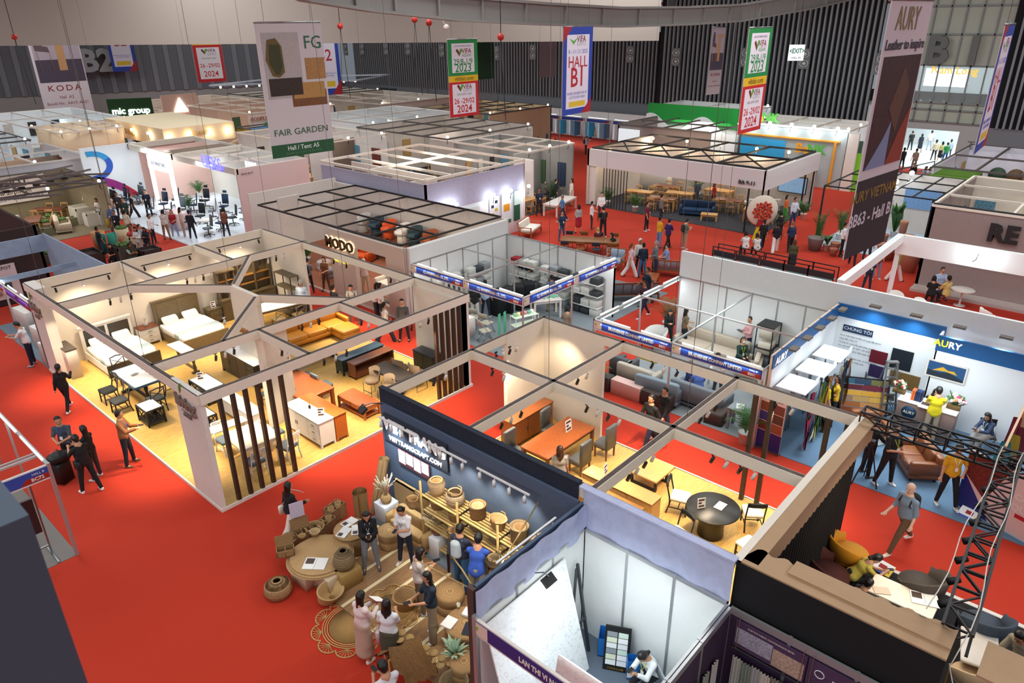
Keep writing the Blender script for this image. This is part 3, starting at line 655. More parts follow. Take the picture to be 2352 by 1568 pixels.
  if J['pel'].z-mid.z<.25:P_=[(J['pel'],J['pel'],.12*s,.12*s,1.3,.04)]+[(J['h'+n],J['k'+n],.10*s,.085*s,1,.05)for n in 'LR']+[(J['k'+n],J['k'+n].lerp(J['a'+n],.5),.08*s,.08*s,1,.05)for n in 'LR']
  else:
   end=J['pel'].lerp(mid,1)if legtype=='skirt' else mid.lerp(ank,.55)
   P_=[(J['pel']+Vector((0,0,.07*s)),J['pel'],.098*s+g,.115*s+g,1.3,.04),(J['pel'],end,.115*s+g,(.15 if legtype=='skirt' else .18)*s,1.2,.04)]+([(J['h'+n],J['k'+n],.09*s,.075*s,1,.08)for n in 'LR'])
 sdf_obj('trousers' if legtype in('trousers','wide')else('shorts' if legtype=='shorts' else 'skirt'),P_,vox,lm,r)
 sm=mat(shoe,.6)
 for n in 'LR':
  a=J['a'+n];z=a.z-.045*s
  sdf_obj('shoe',[(Vector((a.x,a.y+.025*s,z+.01)),Vector((a.x*1.05,a.y-.135*s,z)),.040*s,.034*s,1.05,.02),(a+Vector((0,.02*s,-.01)),Vector((a.x,a.y-.04*s,z)),.042*s,.04*s,1,.02)],max(vox*.8,.008),sm,r)
 hm=mat(hairc,.45,noise=.3,scale=20);top_=hp+hd*.045*s
 if hair!='bald':
  Hh=[(hp+hd*.035*s-fc*.018*s,hp+hd*.062*s-fc*.012*s,.092*s,.084*s,1,.02),(hp-fc*.035*s-hd*.03*s,hp-fc*.03*s+hd*.03*s,.066*s,.075*s,1,.02)]
  if hair=='bun':Hh.append((hp-fc*.11*s+hd*.03*s,hp-fc*.115*s+hd*.035*s,.042*s,.04*s,1,.015))
  if hair=='tail':Hh+=[(hp-fc*.09*s+hd*.0*s,hp-fc*.12*s-hd*.10*s,.035*s,.03*s,1,.02),(hp-fc*.12*s-hd*.10*s,hp-fc*.11*s-Vector((0,0,.24*s)),.03*s,.015*s,1,.02)]
  if hair in('long','bob','vlong'):
   L_={'bob':.13,'long':.28,'vlong':.42}[hair]*s
   for sd in(1,-1,0):b0=hp+sdv*sd*.055*s-fc*(.03 if sd else .06)*s;Hh+=[(b0,b0-Vector((0,0,L_*.5))-fc*.02*s,.042*s,.045*s,1,.03),(b0-Vector((0,0,L_*.5))-fc*.02*s,b0-Vector((0,0,L_))-fc*.03*s-sdv*sd*.02*s,.045*s,.028*s,1,.03)]
  if hair=='cap':Hh.append((hp+hd*.03*s+fc*.06*s,hp+hd*.03*s+fc*.12*s,.03*s,.02*s,1.6,.02))
  sdf_obj('cap' if hair=='cap' else 'hair',Hh,vox*.9,hm,r)
 else:sdf_obj('hair',[(hp-fc*.05*s-hd*.02*s,hp-fc*.045*s+hd*.02*s,.052*s,.06*s,1,.02)],vox*.9,hm,r)
 if face:
  em=mat('#1d1512',.3)
  for sd in(1,-1):MB().sph(hp+fc*.084*s+sdv*sd*.030*s-hd*.0*s,.0095*s,8,6,.7).build('eye',em,r)
  MB().bar(hp+fc*.085*s-sdv*.02*s-hd*.055*s,hp+fc*.085*s+sdv*.02*s-hd*.055*s,.008*s,.006*s).build('mouth',mat('#9c5a4a',.5),r)
 r['_J']=0;del r['_J']
 if extra:
  for e in extra:
   if e=='mask':sdf_obj('face_mask',[(hp+fc*.055*s-hd*.045*s,hp+fc*.06*s-hd*.02*s,.045*s,.045*s,1,.01)],vox,mat('#d8e4ea',.7),r)
   if e[:7]=='lanyard':
    lc=mat({'b':'#2f5fb8','y':'#d8d220','w':'#d8e0ea','k':'#222222'}[e[-1]],.6);c=J['che']+(J['nec']-J['che'])*.1;fr=Vector((0,-.16*s*f,-.12*s))
    MB().tube([J['nec']+Vector((-.06*s,-.03*s,.0)),J['nec']+Vector((-.05*s,-.11*s,-.10*s)),c+fr,J['nec']+Vector((.05*s,-.11*s,-.10*s)),J['nec']+Vector((.06*s,-.03*s,0))],.007*s,5).build('lanyard',lc,r)
    b=MB().box(-.035,-.006,-.10,.035,0,0).build('badge',mat('#e8e8e2',.4),r);b.location=c+fr
   if e=='phone':q=(J['wL']+J['wR'])/2+(J['fL']+J['fR'])*.07*s+Vector((0,0,.03));b=MB().box(-.036,-.07,0,.036,.07,.009).build('phone',M_BLACK,r);b.location=q
   if e=='tablet':q=(J['wL']+J['wR'])/2+(J['fL']+J['fR'])*.07*s+Vector((0,0,.03));b=MB().box(-.1,-.07,0,.1,.07,.009).build('tablet',mat('#2b3a4c',.3),r);b.location=q
   if e[:8]=='backpack':
    c=J['che']+Vector((0,.17*s,-.04*s));bm=mat(e[8:]or '#20242a',.8)
    bp=sdf_obj('backpack',[(c+Vector((0,0,.12*s)),c-Vector((0,0,.13*s)),.085*s,.10*s,1.4,.03)],vox,bm,r)
    for sd in(1,-1):MB().tube([J['nec']+Vector((sd*.09*s,.06,-.04)),J['nec']+Vector((sd*.11*s,-.05*s,-.06*s)),J['che']+Vector((sd*.13*s,-.12*s,0)),J['che']+Vector((sd*.14*s,.04*s,-.14*s))],.015*s,6).build('strap',bm,bp)
   if e[:7]=='handbag':
    n='L';q=J['w'+n]+Vector((.03,0,-.12));bm=mat(e[7:]or '#e6dfe0',.7)
    b=MB().rbox(0,0,-.30*s,.10*s,.30*s,.32*s,.03).build('bag',bm,r);b.location=q;MB().tube([(0,-.07,0),(0,-.04,.12),(0,.04,.12),(0,.07,0)],.008,5).build('strap',bm,b)
   if e[:8]=='shoulder':
    bm=mat(e[8:]or '#1b1b1d',.7);q=J['hL']+Vector((.10*s,.05,.05));b=MB().rbox(0,0,-.15*s,.09*s,.26*s,.22*s,.03).build('bag',bm,r);b.location=q
    MB().tube([q-q+Vector((0,0,.06)),J['sR']-q+Vector((.08,-.06,.07)),Vector((0,.06,.06))],.009,5).build('strap',bm,b)
 return r
_pp={}
def put_person(key,px,py,rz,label,H=None,top=None,leg=None,hairc=None,shoe=None,skin=None,z=0.,loc=None,group=None):
 """a copy of one of the crowd figures at the pixel where its feet stand, in its own clothes"""
 src,h0=_pp[key];p=at(px,py,z)if loc is None else Vector(loc)
 if not src.get('label','x')=='x':
  o=dup(src,p,rz,label,group)
 else:o=src;o.location=p;o.rotation_euler=(0,0,rz);o['label']=label
 if H:q=H/h0;o.scale=(q,q,q)
 for c in o.children:
  n=c.name.split('.')[0];col={'top':top,'trousers':leg,'skirt':leg,'shorts':leg,'hair':hairc,'shoe':shoe,'body':SK.get(skin,skin)if skin else None}.get(n)
  if col:
   sl=c.material_slots[0];sl.link='OBJECT';sl.material=mat(col,.85 if n!='body' else .55,noise=.1,scale=9,bump=.2 if n!='body' else 0.)
 return o
WALK1=dict(ll=(24,2,6),rl=(-18,2,14),la=(-20,8,15,0),ra=(22,8,25,0),lean=4)
WALK2=dict(ll=(-14,2,20),rl=(22,2,4),la=(18,8,25,10),ra=(-16,8,15,0),lean=3)
STAND=dict(la=(4,9,12,0),ra=(6,9,15,0),ll=(2,5,2),rl=(-2,5,2))
PHONE=dict(la=(22,4,88,-28),ra=(22,4,88,-28),head=(28,0),ll=(0,5,0),rl=(2,6,3))
TALK=dict(la=(12,10,70,-20),ra=(4,10,15,0),ll=(0,6,0),rl=(4,6,4),head=(4,12))
CROSS=dict(la=(14,6,95,-60),ra=(14,6,92,-58),ll=(0,5,0),rl=(0,6,2))
SIT=dict(sit=.42,ll=(86,6,86),rl=(84,6,82),la=(28,6,60,-25),ra=(24,6,60,-20),lean=4)
SITF=dict(sit=.42,ll=(80,5,78),rl=(82,4,90),la=(40,6,55,-28),ra=(44,6,60,-28),lean=16,head=(22,0))
BEND=dict(lean=52,la=(75,6,20,-10),ra=(70,6,30,-10),ll=(-6,5,4),rl=(4,6,8),head=(-5,0))
# ---------------------------------------------------------------- furniture kit (front towards -y, standing on z = 0)
def E_(name,cat):
 r=bpy.data.objects.new(name,None);C.objects.link(r);r['label']='x';r['category']=cat;return r
def wood(c,c2=None,r=.4):return mat(c,r,kind='wood',scale=3,stretch=(1,7,7),col2=c2 or c,noise=.35 if not c2 else .1)if c2 else mat(c,r,noise=.3,scale=6,stretch=(1,9,1))
W_TEAK=wood('#a85c2a','#8a4520');W_WALN=wood('#7a4428','#5e3320');W_OAK=wood('#d6a566','#c08f50');W_GREY=wood('#6e5f45','#54472f');W_DARK=wood('#3a332c','#2a2520');W_WHITE=mat('#efe9dd',.5,noise=.05,scale=4);W_NAV=wood('#33566b','#233c4c',.35)
def legs4(r,sx,sy,h,t,m,inset=.03,taper=1.,name='leg'):
 for i in(-1,1):
  for j in(-1,1):
   x,y=i*(sx/2-inset-t/2),j*(sy/2-inset-t/2);g=MB();a=t/2;b=t/2*taper
   V=[(x-b,y-b,0),(x+b,y-b,0),(x+b,y+b,0),(x-b,y+b,0),(x-a,y-a,h),(x+a,y-a,h),(x+a,y+a,h),(x-a,y+a,h)]
   g._add(V,[(3,2,1,0),(4,5,6,7),(0,1,5,4),(1,2,6,5),(2,3,7,6),(3,0,4,7)]);g.build(name,m,r)
def table(sx=1.6,sy=.9,h=.75,top=None,leg=None,t=.05,lt=.08,style='corner',apron=True,edge=None):
 top=top or W_TEAK;leg=leg or top;r=E_('dining_table' if h>.6 else 'coffee_table','table')
 o=MB().rbox(0,0,h-t,sx,sy,t,.02).build('table_top',top,r)
 if edge:MB().box(-sx/2-.01,-sy/2-.012,h-t-.01,sx/2+.01,-sy/2+.04,h+.004).box(-sx/2-.01,sy/2-.04,h-t-.01,sx/2+.01,sy/2+.012,h+.004).box(-sx/2-.012,-sy/2,h-t-.01,-sx/2+.04,sy/2,h+.004).box(sx/2-.04,-sy/2,h-t-.01,sx/2+.012,sy/2,h+.004).build('edge_band',edge,o)
 if style=='corner':
  legs4(r,sx,sy,h-t,lt,leg,.02)
  if apron:g=MB().box(-sx/2+.08,-sy/2+.05,h-t-.09,sx/2-.08,-sy/2+.07,h-t).box(-sx/2+.08,sy/2-.07,h-t-.09,sx/2-.08,sy/2-.05,h-t).box(-sx/2+.05,-sy/2+.07,h-t-.09,-sx/2+.07,sy/2-.07,h-t).box(sx/2-.07,-sy/2+.07,h-t-.09,sx/2-.05,sy/2-.07,h-t).build('apron',leg,r)
 elif style=='trestle':
  for x in(-sx/2+.28,sx/2-.28):MB().box(x-.05,-sy/2+.1,0,x+.05,sy/2-.1,.07).lathe([(.045,.07),(.07,.2),(.04,.35),(.065,.5),(.05,h-t)],12,(x,0,0)).box(x-.04,-sy/2+.15,h-t-.06,x+.04,sy/2-.15,h-t).build('leg',leg,r)
  MB().box(-sx/2+.28,-.03,.12,sx/2-.28,.03,.2).build('stretcher',leg,r)
 elif style=='frame':
  for x in(-sx/2+.2,sx/2-.2):MB().bar((x,-sy/2+.1,.03),(x,sy/2-.1,.03),.06).bar((x,-sy/2+.12,.05),(x,-sy/2+.12,h-t),.06).bar((x,sy/2-.12,.05),(x,sy/2-.12,h-t),.06).build('leg',leg,r)
 elif style=='pedestal':MB().cb(0,0,0,sx*.5,sy*.5,.04).cb(0,0,.04,.12,.12,h-t-.04).build('pedestal',leg,r)
 elif style=='slab':
  for x in(-sx/2+.12,sx/2-.12):MB().box(x-.03,-sy/2+.05,0,x+.03,sy/2-.05,h-t).build('leg',leg,r)
 return r
def round_table(rad=.6,h=.75,top=None,base=None,kind='drum'):
 r=E_('round_table','table');top=top or M_BLACK;base=base or top
 MB().lathe([(rad*.96,h-.04),(rad,h-.03),(rad,h-.01),(rad*.985,h),(.001,h)],40).build('table_top',top,r)
 if kind=='drum':MB().lathe([(rad*.42,0),(rad*.5,.03),(rad*.46,h*.5),(rad*.52,h-.05)],24).build('base',base,r)
 else:MB().lathe([(rad*.5,0),(rad*.5,.02),(.04,.05),(.035,h-.05),(rad*.3,h-.04)],20).build('pedestal',base,r)
 return r
def chair(kind='padded',seat=None,frame=None,h=.46,w=.46):
 r=E_('dining_chair','chair');seat=seat or mat('#5b6770',.8);fr=frame or W_WALN;d=w
 if kind in('padded','slat','cross','bent','ladder'):
  MB().rbox(0,0,h-.06,w,d,.07,.05).build('seat',seat,r)
  for x in(-1,1):
   MB().bar((x*(w/2-.03),-d/2+.03,0),(x*(w/2-.03),-d/2+.04,h-.05),.035).build('leg',fr,r)
   MB().tube([(x*(w/2-.02),d/2+.05,0),(x*(w/2-.02),d/2-.02,h*.6),(x*(w/2-.02),d/2-.01,h),(x*(w/2-.02),d/2+.09,h+.42)],.019,6).build('leg',fr,r)
  bx=w-.04
  if kind=='padded':o=MB().rbox(0,0,0,w-.03,.07,.42,.03);o=o.build('backrest',seat,r);o.location=(0,d/2+.0,h+.04);o.rotation_euler=(-.16,0,0)
  elif kind=='bent':
   MB().tube([(-bx/2,d/2+.07,h+.38),(-bx/4,d/2+.10,h+.40),(bx/4,d/2+.10,h+.40),(bx/2,d/2+.07,h+.38)],.03,8).tube([(-bx/2,d/2+.06,h+.32),(-bx/4,d/2+.09,h+.33),(bx/4,d/2+.09,h+.33),(bx/2,d/2+.06,h+.32)],.03,8).build('backrest',fr,r)
  elif kind=='cross':
   MB().tube([(-bx/2,d/2+.09,h+.40),(0,d/2+.11,h+.44),(bx/2,d/2+.09,h+.40)],.02,6).bar((-bx/2,d/2+.02,h+.1),(bx/2,d/2+.07,h+.36),.02).bar((bx/2,d/2+.02,h+.1),(-bx/2,d/2+.07,h+.36),.02).build('backrest',fr,r)
  else:
   g=MB().bar((-bx/2,d/2+.09,h+.40),(bx/2,d/2+.09,h+.40),.03,.08).bar((-bx/2,d/2+.02,h+.12),(bx/2,d/2+.02,h+.12),.025,.04)
   if kind=='slat':
    for k in range(6):x=-bx/2+.05+k*(bx-.1)/5;g.bar((x,d/2+.02,h+.12),(x,d/2+.085,h+.38),.022,.012)
   else:g.bar((-bx/2,d/2+.05,h+.25),(bx/2,d/2+.05,h+.25),.025,.05)
   g.build('backrest',fr,r)
  MB().bar((-w/2+.03,-d/2+.03,h*.4),(-w/2+.03,d/2,h*.4),.02).bar((w/2-.03,-d/2+.03,h*.4),(w/2-.03,d/2,h*.4),.02).bar((-w/2+.03,0,h*.4),(w/2-.03,0,h*.4),.02).build('stretcher',fr,r)
 elif kind in('shell','tub','parsons','barrel'):
  if kind=='parsons':
   o=MB().rbox(0,0,h-.14,w,d,.14,.04).rbox(0,d/2-.04,h-.1,w,.1,.66,.04).build('seat',seat,r);legs4(r,w,d,h-.13,.045,fr,.02,.7)
  else:
   g=MB();n=18;hb=.34 if kind!='shell' else .38;rr=w*.56;V=[];a0,a1=(-.35,PI+.35)if kind!='shell' else(.35,PI-.35)
   for i in range(n+1):
    t=a0+(a1-a0)*i/n;c_,s_=math.cos(t),math.sin(t);hh=hb*(.45+.55*max(0,s_)**.45)
    for q,z in((.80,h-.08),(1.0,h+.02),(1.12,h+hh),(1.03,h+hh+.015),(.88,h+.04)):V.append((rr*q*c_,rr*q*s_,z))
   g.S=True;g._add(V,[(i*5+j,i*5+(j+1)%5,(i+1)*5+(j+1)%5,(i+1)*5+j)for i in range(n)for j in range(5)]);g.S=False
   g._add([V[j]for j in range(5)],[(0,1,2,3,4)]);g._add([V[n*5+j]for j in range(5)],[(4,3,2,1,0)]);g.build('backrest',seat,r)
   MB().lathe([(rr*.8,h-.1),(rr*.95,h-.05),(rr*.9,h+.03),(.001,h+.05)],20).build('seat',seat,r)
   if kind=='shell':
    g=MB()
    for x in(-1,1):g.tube([(x*.2,-.22,h-.08),(x*.22,-.22,.01),(x*.22,.24,.01),(x*.2,.2,h-.08)],.009,5)
    g.bar((-.21,-.22,h*.4),(.21,-.22,h*.4),.015);g.build('leg_frame',fr,r)
   elif kind=='tub':MB().lathe([(.22,0),(.24,.02),(.2,h-.1)],16).build('base',seat,r)
   else:legs4(r,w*.9,d*.9,h-.06,.035,fr,.03,.6)
 elif kind=='folding':
  MB().rbox(0,0,h-.02,.42,.4,.03,.03).build('seat',seat,r);MB().rbox(0,.22,h+.22,.42,.03,.2,.01).build('backrest',seat,r)
  for x in(-.2,.2):MB().tube([(x,-.28,0),(x,.23,h+.4)],.011,6).tube([(x*.9,.26,0),(x*.9,-.16,h-.02)],.011,6).build('leg_frame',fr,r)
  MB().tube([(-.2,.26,.03),(.2,.26,.03)],.01,6).tube([(-.2,-.28,.03),(.2,-.28,.03)],.01,6).build('crossbar',fr,r)
 elif kind=='office':
  for k in range(5):a=k*2*PI/5;MB().bar((0,0,.09),(.3*math.cos(a),.3*math.sin(a),.06),.04,.03).sph((.3*math.cos(a),.3*math.sin(a),.03),.03,8,6).build('caster_arm',fr,r)
  MB().lathe([(.03,.08),(.03,.42)],8).build('column',fr,r);MB().rbox(0,0,.42,.5,.48,.08,.08).build('seat',seat,r)
  o=MB().rbox(0,0,0,.46,.06,.62,.05).build('backrest',seat,r);o.location=(0,.23,.56);o.rotation_euler=(-.12,0,0)
  if w>.5:o=MB().rbox(0,0,0,.28,.06,.16,.04).build('headrest',seat,r);o.location=(0,.33,1.24)
  for x in(-.27,.27):MB().bar((x,.1,.45),(x,.08,.66),.03).bar((x,-.12,.67),(x,.14,.67),.06,.03).build('armrest',fr,r)
 elif kind=='stool':MB().lathe([(.17,h-.04),(.18,h-.02),(.17,h),(.001,h+.01)],16).build('seat',seat,r);[MB().bar((.15*i,.15*j,0),(.1*i,.1*j,h-.03),.03).build('leg',fr,r)for i in(-1,1)for j in(-1,1)];MB().tube([(.13*math.cos(t*PI/6),.13*math.sin(t*PI/6),.22)for t in range(12)],.01,5,True).build('ring',fr,r)
 return r
def cabinet(sx=1.6,sy=.45,h=.8,m=None,top=None,doors=2,drawers=0,base=.08,legm=None,inset=True,open_=False,topt=.03,name='sideboard',handle=None):
 m=m or W_TEAK;r=E_(name,'cabinet');hm=handle or M_STEEL
 g=MB()
 if open_:
  g.box(-sx/2,-sy/2,base,-sx/2+.04,sy/2,h-topt).box(sx/2-.04,-sy/2,base,sx/2,sy/2,h-topt).box(-sx/2,sy/2-.02,base,sx/2,sy/2,h-topt).box(-sx/2,-sy/2,base,sx/2,sy/2,base+.03)
  zz=base+(h-base)*.42;g.box(-sx/2+.04,-sy/2+.02,base,sx/2-.04,sy/2-.02,zz)
  g.build('body',m,r)
  for k in range(2):d=MB().box(-sx/2+.06+k*(sx/2-.04),-sy/2-.005,base+.03,-.03+k*(sx/2-.03),-sy/2+.02,zz-.02).build('drawer',m,r)
 else:
  g.box(-sx/2,-sy/2+.01,base,sx/2,sy/2,h-topt).build('body',m,r);nd=doors+(1 if drawers else 0);wd=(sx-.06)/max(nd,1);x=-sx/2+.03
  for k in range(doors):
   d=MB().box(x+.008,-sy/2-.008,base+.03,x+wd-.008,-sy/2+.01,h-topt-.02).build('door',m,r);MB().box(x+(wd-.05 if k%2==0 else .03),-sy/2-.025,(h+base)/2-.06,x+(wd-.03 if k%2==0 else .05),-sy/2-.008,(h+base)/2+.06).build('handle',hm,d);x+=wd
  for k in range(drawers):
   z0=base+.03+k*(h-topt-base-.05)/drawers;z1=base+.02+(k+1)*(h-topt-base-.05)/drawers;d=MB().box(x+.008,-sy/2-.008,z0,x+wd-.008,-sy/2+.01,z1).build('drawer',m,r);MB().box(x+wd/2-.06,-sy/2-.025,(z0+z1)/2-.01,x+wd/2+.06,-sy/2-.008,(z0+z1)/2+.01).build('handle',hm,d)
 MB().rbox(0,0,h-topt,sx+.03,sy+.03,topt,.015).build('cabinet_top',top or m,r)
 legs4(r,sx,sy,base,.06,legm or m,.0)
 return r
def bed(sx=1.65,L=2.1,m=None,panel=None,hb=1.25,foot=.45):
 m=m or W_GREY;r=E_('bed','bed')
 MB().box(-sx/2-.06,L/2-.02,0,sx/2+.06,L/2+.06,hb).box(-sx/2-.09,L/2-.04,hb-.03,sx/2+.09,L/2+.09,hb+.03).build('headboard',m,r)
 g=MB();n=2
 for k in range(n):g.box(-sx/2+.06+k*sx/n,L/2-.035,.4,-sx/2-.04+(k+1)*sx/n,L/2-.02,hb-.1)
 g.build('headboard_panel',panel or m,r)
 MB().box(-sx/2-.05,-L/2,.08,-sx/2,L/2,.36).box(sx/2,-L/2,.08,sx/2+.05,L/2,.36).box(-sx/2,-L/2,.1,sx/2,L/2,.28).build('bed_frame',m,r)
 MB().box(-sx/2-.08,-L/2-.06,0,sx/2+.08,-L/2,foot).build('footboard',panel or m,r)
 wh=mat('#f1eee6',.85,bump=.35,scale=5);MB().rbox(0,-.02,.28,sx-.02,L-.06,.27,.08).build('mattress',wh,r)
 MB().rbox(0,-.12,.30,sx+.04,L-.5,.265,.06).build('bed_sheet',wh,r);MB().rbox(0,-.55,.31,sx+.06,.42,.265,.04).build('bed_runner',mat('#9fb0b2',.85,bump=.3,scale=6),r)
 for x in(-.4,.4):
  p=sdf_obj('pillow',[(Vector((-.2,0,0)),Vector((.2,0,0)),.10,.10,1,.05),(Vector((-.24,-.09,0)),Vector((.24,-.09,0)),.05,.05,1,.08),(Vector((-.24,.09,0)),Vector((.24,.09,0)),.05,.05,1,.08)],.02,wh,r);p.location=(x,L/2-.2,.66);p.rotation_euler=(.75,0,0);p.scale=(1,1.4,.6)
 return r
def sofa(sx=2.,sy=.85,m=None,kind='sofa',cush=3,chaise=0,h=.42,leg=None,back=.42,pil=None):
 m=m or mat('#c9c2b4',.9);r=E_('sofa','sofa')
 MB().rbox(0,0,.12,sx,sy,.16,.06).build('base',m,r)
 MB().rbox(0,sy/2-.09,.2,sx,.18,h+back-.2,.07).build('backrest',m,r)
 for x in(-1,1):
  if x==1 and chaise:continue
  MB().rbox(x*(sx/2-.08),-.02,.2,.16,sy-.04,h-.03,.06).build('armrest',m,r)
 w_=(sx-.34)/cush
 for k in range(cush):MB().rbox(-sx/2+.17+w_*(k+.5),-.1,.27,w_-.01,sy-.2,.18,.05).build('seat_cushion',m,r);o=MB().rbox(0,0,0,w_-.03,.16,.40,.06).build('back_cushion',pil or m,r);o.location=(-sx/2+.17+w_*(k+.5),sy/2-.22,h-.02);o.rotation_euler=(-.15,0,0)
 if chaise:MB().rbox(sx/2-.42,-sy/2-.35,.12,.82,.9,.16,.06).rbox(sx/2-.42,-sy/2-.35,.27,.80,.88,.17,.07).build('chaise',m,r);MB().rbox(sx/2-.05,0,.2,.14,sy-.04,h-.03,.06).build('armrest',m,r)
 for i in(-1,1):
  for j in(-1,1):MB().cb(i*(sx/2-.1),j*(sy/2-.1),0,.05,.05,.13).build('leg',leg or M_BLACK,r)
 return r
def teak_sofa(sx=1.8,sy=.8,wm=None,cm=None):
 r=E_('teak_sofa','sofa');wm=wm or W_TEAK;cm=cm or mat('#8f98a0',.9)
 g=MB().box(-sx/2,-sy/2,.26,sx/2,sy/2,.31)
 for i in range(9):x=-sx/2+.06+i*(sx-.12)/8;g.bar((x,sy/2-.05,.3),(x,sy/2+.06,.8),.03,.03)
 g.bar((-sx/2,sy/2+.06,.82),(sx/2,sy/2+.06,.82),.05,.06);g.build('frame',wm,r);legs4(r,sx,sy,.27,.07,wm,0)
 for x in(-1,1):MB().bar((x*(sx/2-.03),-sy/2,.58),(x*(sx/2-.03),sy/2,.58),.08,.035).bar((x*(sx/2-.03),-sy/2+.05,.3),(x*(sx/2-.03),-sy/2+.05,.57),.05).build('armrest',wm,r)
 n=3 if sx>1.5 else 2
 for k in range(n):w_=(sx-.16)/n;MB().rbox(-sx/2+.08+w_*(k+.5),-.04,.31,w_-.01,sy-.12,.14,.04).build('seat_cushion',cm,r);o=MB().rbox(0,0,0,w_-.03,.13,.4,.05).build('back_cushion',cm,r);o.location=(-sx/2+.08+w_*(k+.5),sy/2-.09,.42);o.rotation_euler=(-.2,0,0)
 return r
def basket(prof=((.2,0),(.24,.25),(.22,.35)),m=None,n=28,sx=1,sy=1,handles=False,inner=True,sc=26):
 m=m or mat('#b98d55',.8,kind='weave',scale=sc,col2='#5b3d1e');r=E_('woven_basket','basket');p=list(prof);zt=p[-1][1];rt=p[-1][0]
 pr=p+([(rt+.015,zt+.012),(rt-.01,zt+.02),(rt-.03,zt)]+[(max(a-.03,.02),b+.02)for a,b in reversed(p[:-1])]+[(.002,.03)]if inner else[(rt*.9,zt+.01),(.002,zt+.02)])
 MB().lathe([(.002,0)]+pr,n,(0,0,0),sx,sy).build('body',m,r)
 if handles:
  for x in(-1,1):MB().tube([(x*rt*sx*.98,-.07,zt-.02),(x*rt*sx,-.05,zt+.07),(x*rt*sx,.05,zt+.07),(x*rt*sx*.98,.07,zt-.02)],.014,6).build('handle',m,r)
 return r
WICK=[mat(c,.8,kind='weave',scale=s_,col2=d)for c,s_,d in(('#e0bb84',30,'#9a7446'),('#c9a272',26,'#7d5c34'),('#e6caa0',34,'#b08e60'),('#ae9870',28,'#66543a'))]
def box_thing(name='plinth',cat='plinth',sx=.4,sy=.4,h=.5,m=None,r_=.01):
 r=MB().rbox(0,0,0,sx,sy,h,r_).build(name,m or M_WHITE,None);r['label']='x';r['category']=cat;return r
def palm(h=1.5,n=16,pot=None,potr=.2,poth=.35,spread=.6,m=None,kind='palm',name='potted_palm'):
 r=E_(name,'plant');MB().lathe([(.002,0),(potr*.8,0),(potr,poth),(potr*1.05,poth),(potr*.9,poth-.03),(.002,poth-.04)],20).build('pot',pot or mat('#e8e4dc',.5),r)
 rnd=random.Random(n);g=MB();lm=m or mat('#3f7030',.5,noise=.35,scale=5)
 for i in range(n):
  a=i*2.4+rnd.random()*.5;L_=h*(.75+.4*rnd.random());sp=spread*(.4+.8*rnd.random());pts=[]
  for k in range(7):t=k/6;pts.append(Vector((math.cos(a)*sp*t**1.4,math.sin(a)*sp*t**1.4,poth-.05+L_*.9*(t-.38*t*t*(.6+sp)))))
  g.tube(pts,[.01*(1-t_/8)for t_ in range(7)],4)
  side=Vector((-math.sin(a),math.cos(a),0));lw=.26 if kind=='palm' else .1
  if kind=='palm':
   for k in range(1,7):
    for f in(0,.5):
     if k+f>6:continue
     q=pts[k].lerp(pts[min(k+1,6)],f);d=(pts[k]-pts[k-1]).normalized()
     for s_ in(-1,1):e=q+side*s_*lw*(1-.08*k)+d*.14-Vector((0,0,.05));w2=d*.018;g._add([q-w2,q+w2,e],[(0,1,2)])
  else:
   w_=[.02,.07,.10,.11,.09,.06,.005];V=[]
   for k,p in enumerate(pts):V+=[p+side*w_[k]*h*.8,p-side*w_[k]*h*.8-Vector((0,0,.0))]
   g._add(V,[(2*k,2*k+1,2*k+3,2*k+2)for k in range(6)])
 g.build('foliage',lm,r);return r
def shelf_unit(sx=1.,sy=.35,h=1.7,n=4,m=None,fm=None):
 r=E_('shelving_unit','shelf');fm=fm or M_BLACK
 for i in(-1,1):
  for j in(-1,1):MB().cb(i*(sx/2-.02),j*(sy/2-.02),0,.03,.03,h).build('post',fm,r)
 for k in range(n):MB().box(-sx/2,-sy/2,.1+k*(h-.12)/(n-1),sx/2,sy/2,.13+k*(h-.12)/(n-1)).build('shelf',m or W_GREY,r)
 return r
def hutch(sx=1.2,sy=.45,h=2.1,m=None):
 m=m or W_GREY;r=E_('display_cabinet','cabinet')
 MB().box(-sx/2,-sy/2,0,sx/2,sy/2,.85).box(-sx/2-.02,-sy/2-.02,.85,sx/2+.02,sy/2,.9).build('base_cabinet',m,r)
 for x0,x1 in((-sx/2+.04,-.01),(.01,sx/2-.04)):d=MB().box(x0,-sy/2-.015,.08,x1,-sy/2,.8).build('door',m,r);MB().sph(((x0+x1)/2,-sy/2-.02,.5),.02).build('knob',M_BLACK,d)
 b=wood('#a97a3e','#8a5f2c');MB().box(-sx/2+.03,-.05,.9,-sx/2+.07,sy/2,h).box(sx/2-.07,-.05,.9,sx/2-.03,sy/2,h).box(-sx/2+.03,sy/2-.03,.9,sx/2-.03,sy/2,h).box(-sx/2,-.1,h,sx/2,sy/2,h+.06).box(-.03,-.06,.9,.03,0,h).build('upper_cabinet',m,r)
 for z in(1.25,1.6):MB().box(-sx/2+.07,-.03,z,sx/2-.07,sy/2-.03,z+.025).build('shelf',b,r)
 return r
def flat(sx,sy,m,name='paper_sheet',cat='paper',t=.006):
 r=MB().box(-sx/2,-sy/2,0,sx/2,sy/2,t).build(name,m,None);r['label']='x';r['category']=cat;return r
PAPER=mat('#f4f2ee',.7)
def tent_card(h=.26):
 r=E_('price_card','card');o=MB().box(-.1,-.004,0,.1,.004,h).build('card',PAPER,r);o.rotation_euler=(-.12,0,0)
 for k in range(3):MB().box(-.08,-.006,h*(.12+.3*k),.0 if k%2 else .07,-.004,h*(.3+.3*k)).build('picture',mat('#5a3a38',.6),o)
 return r
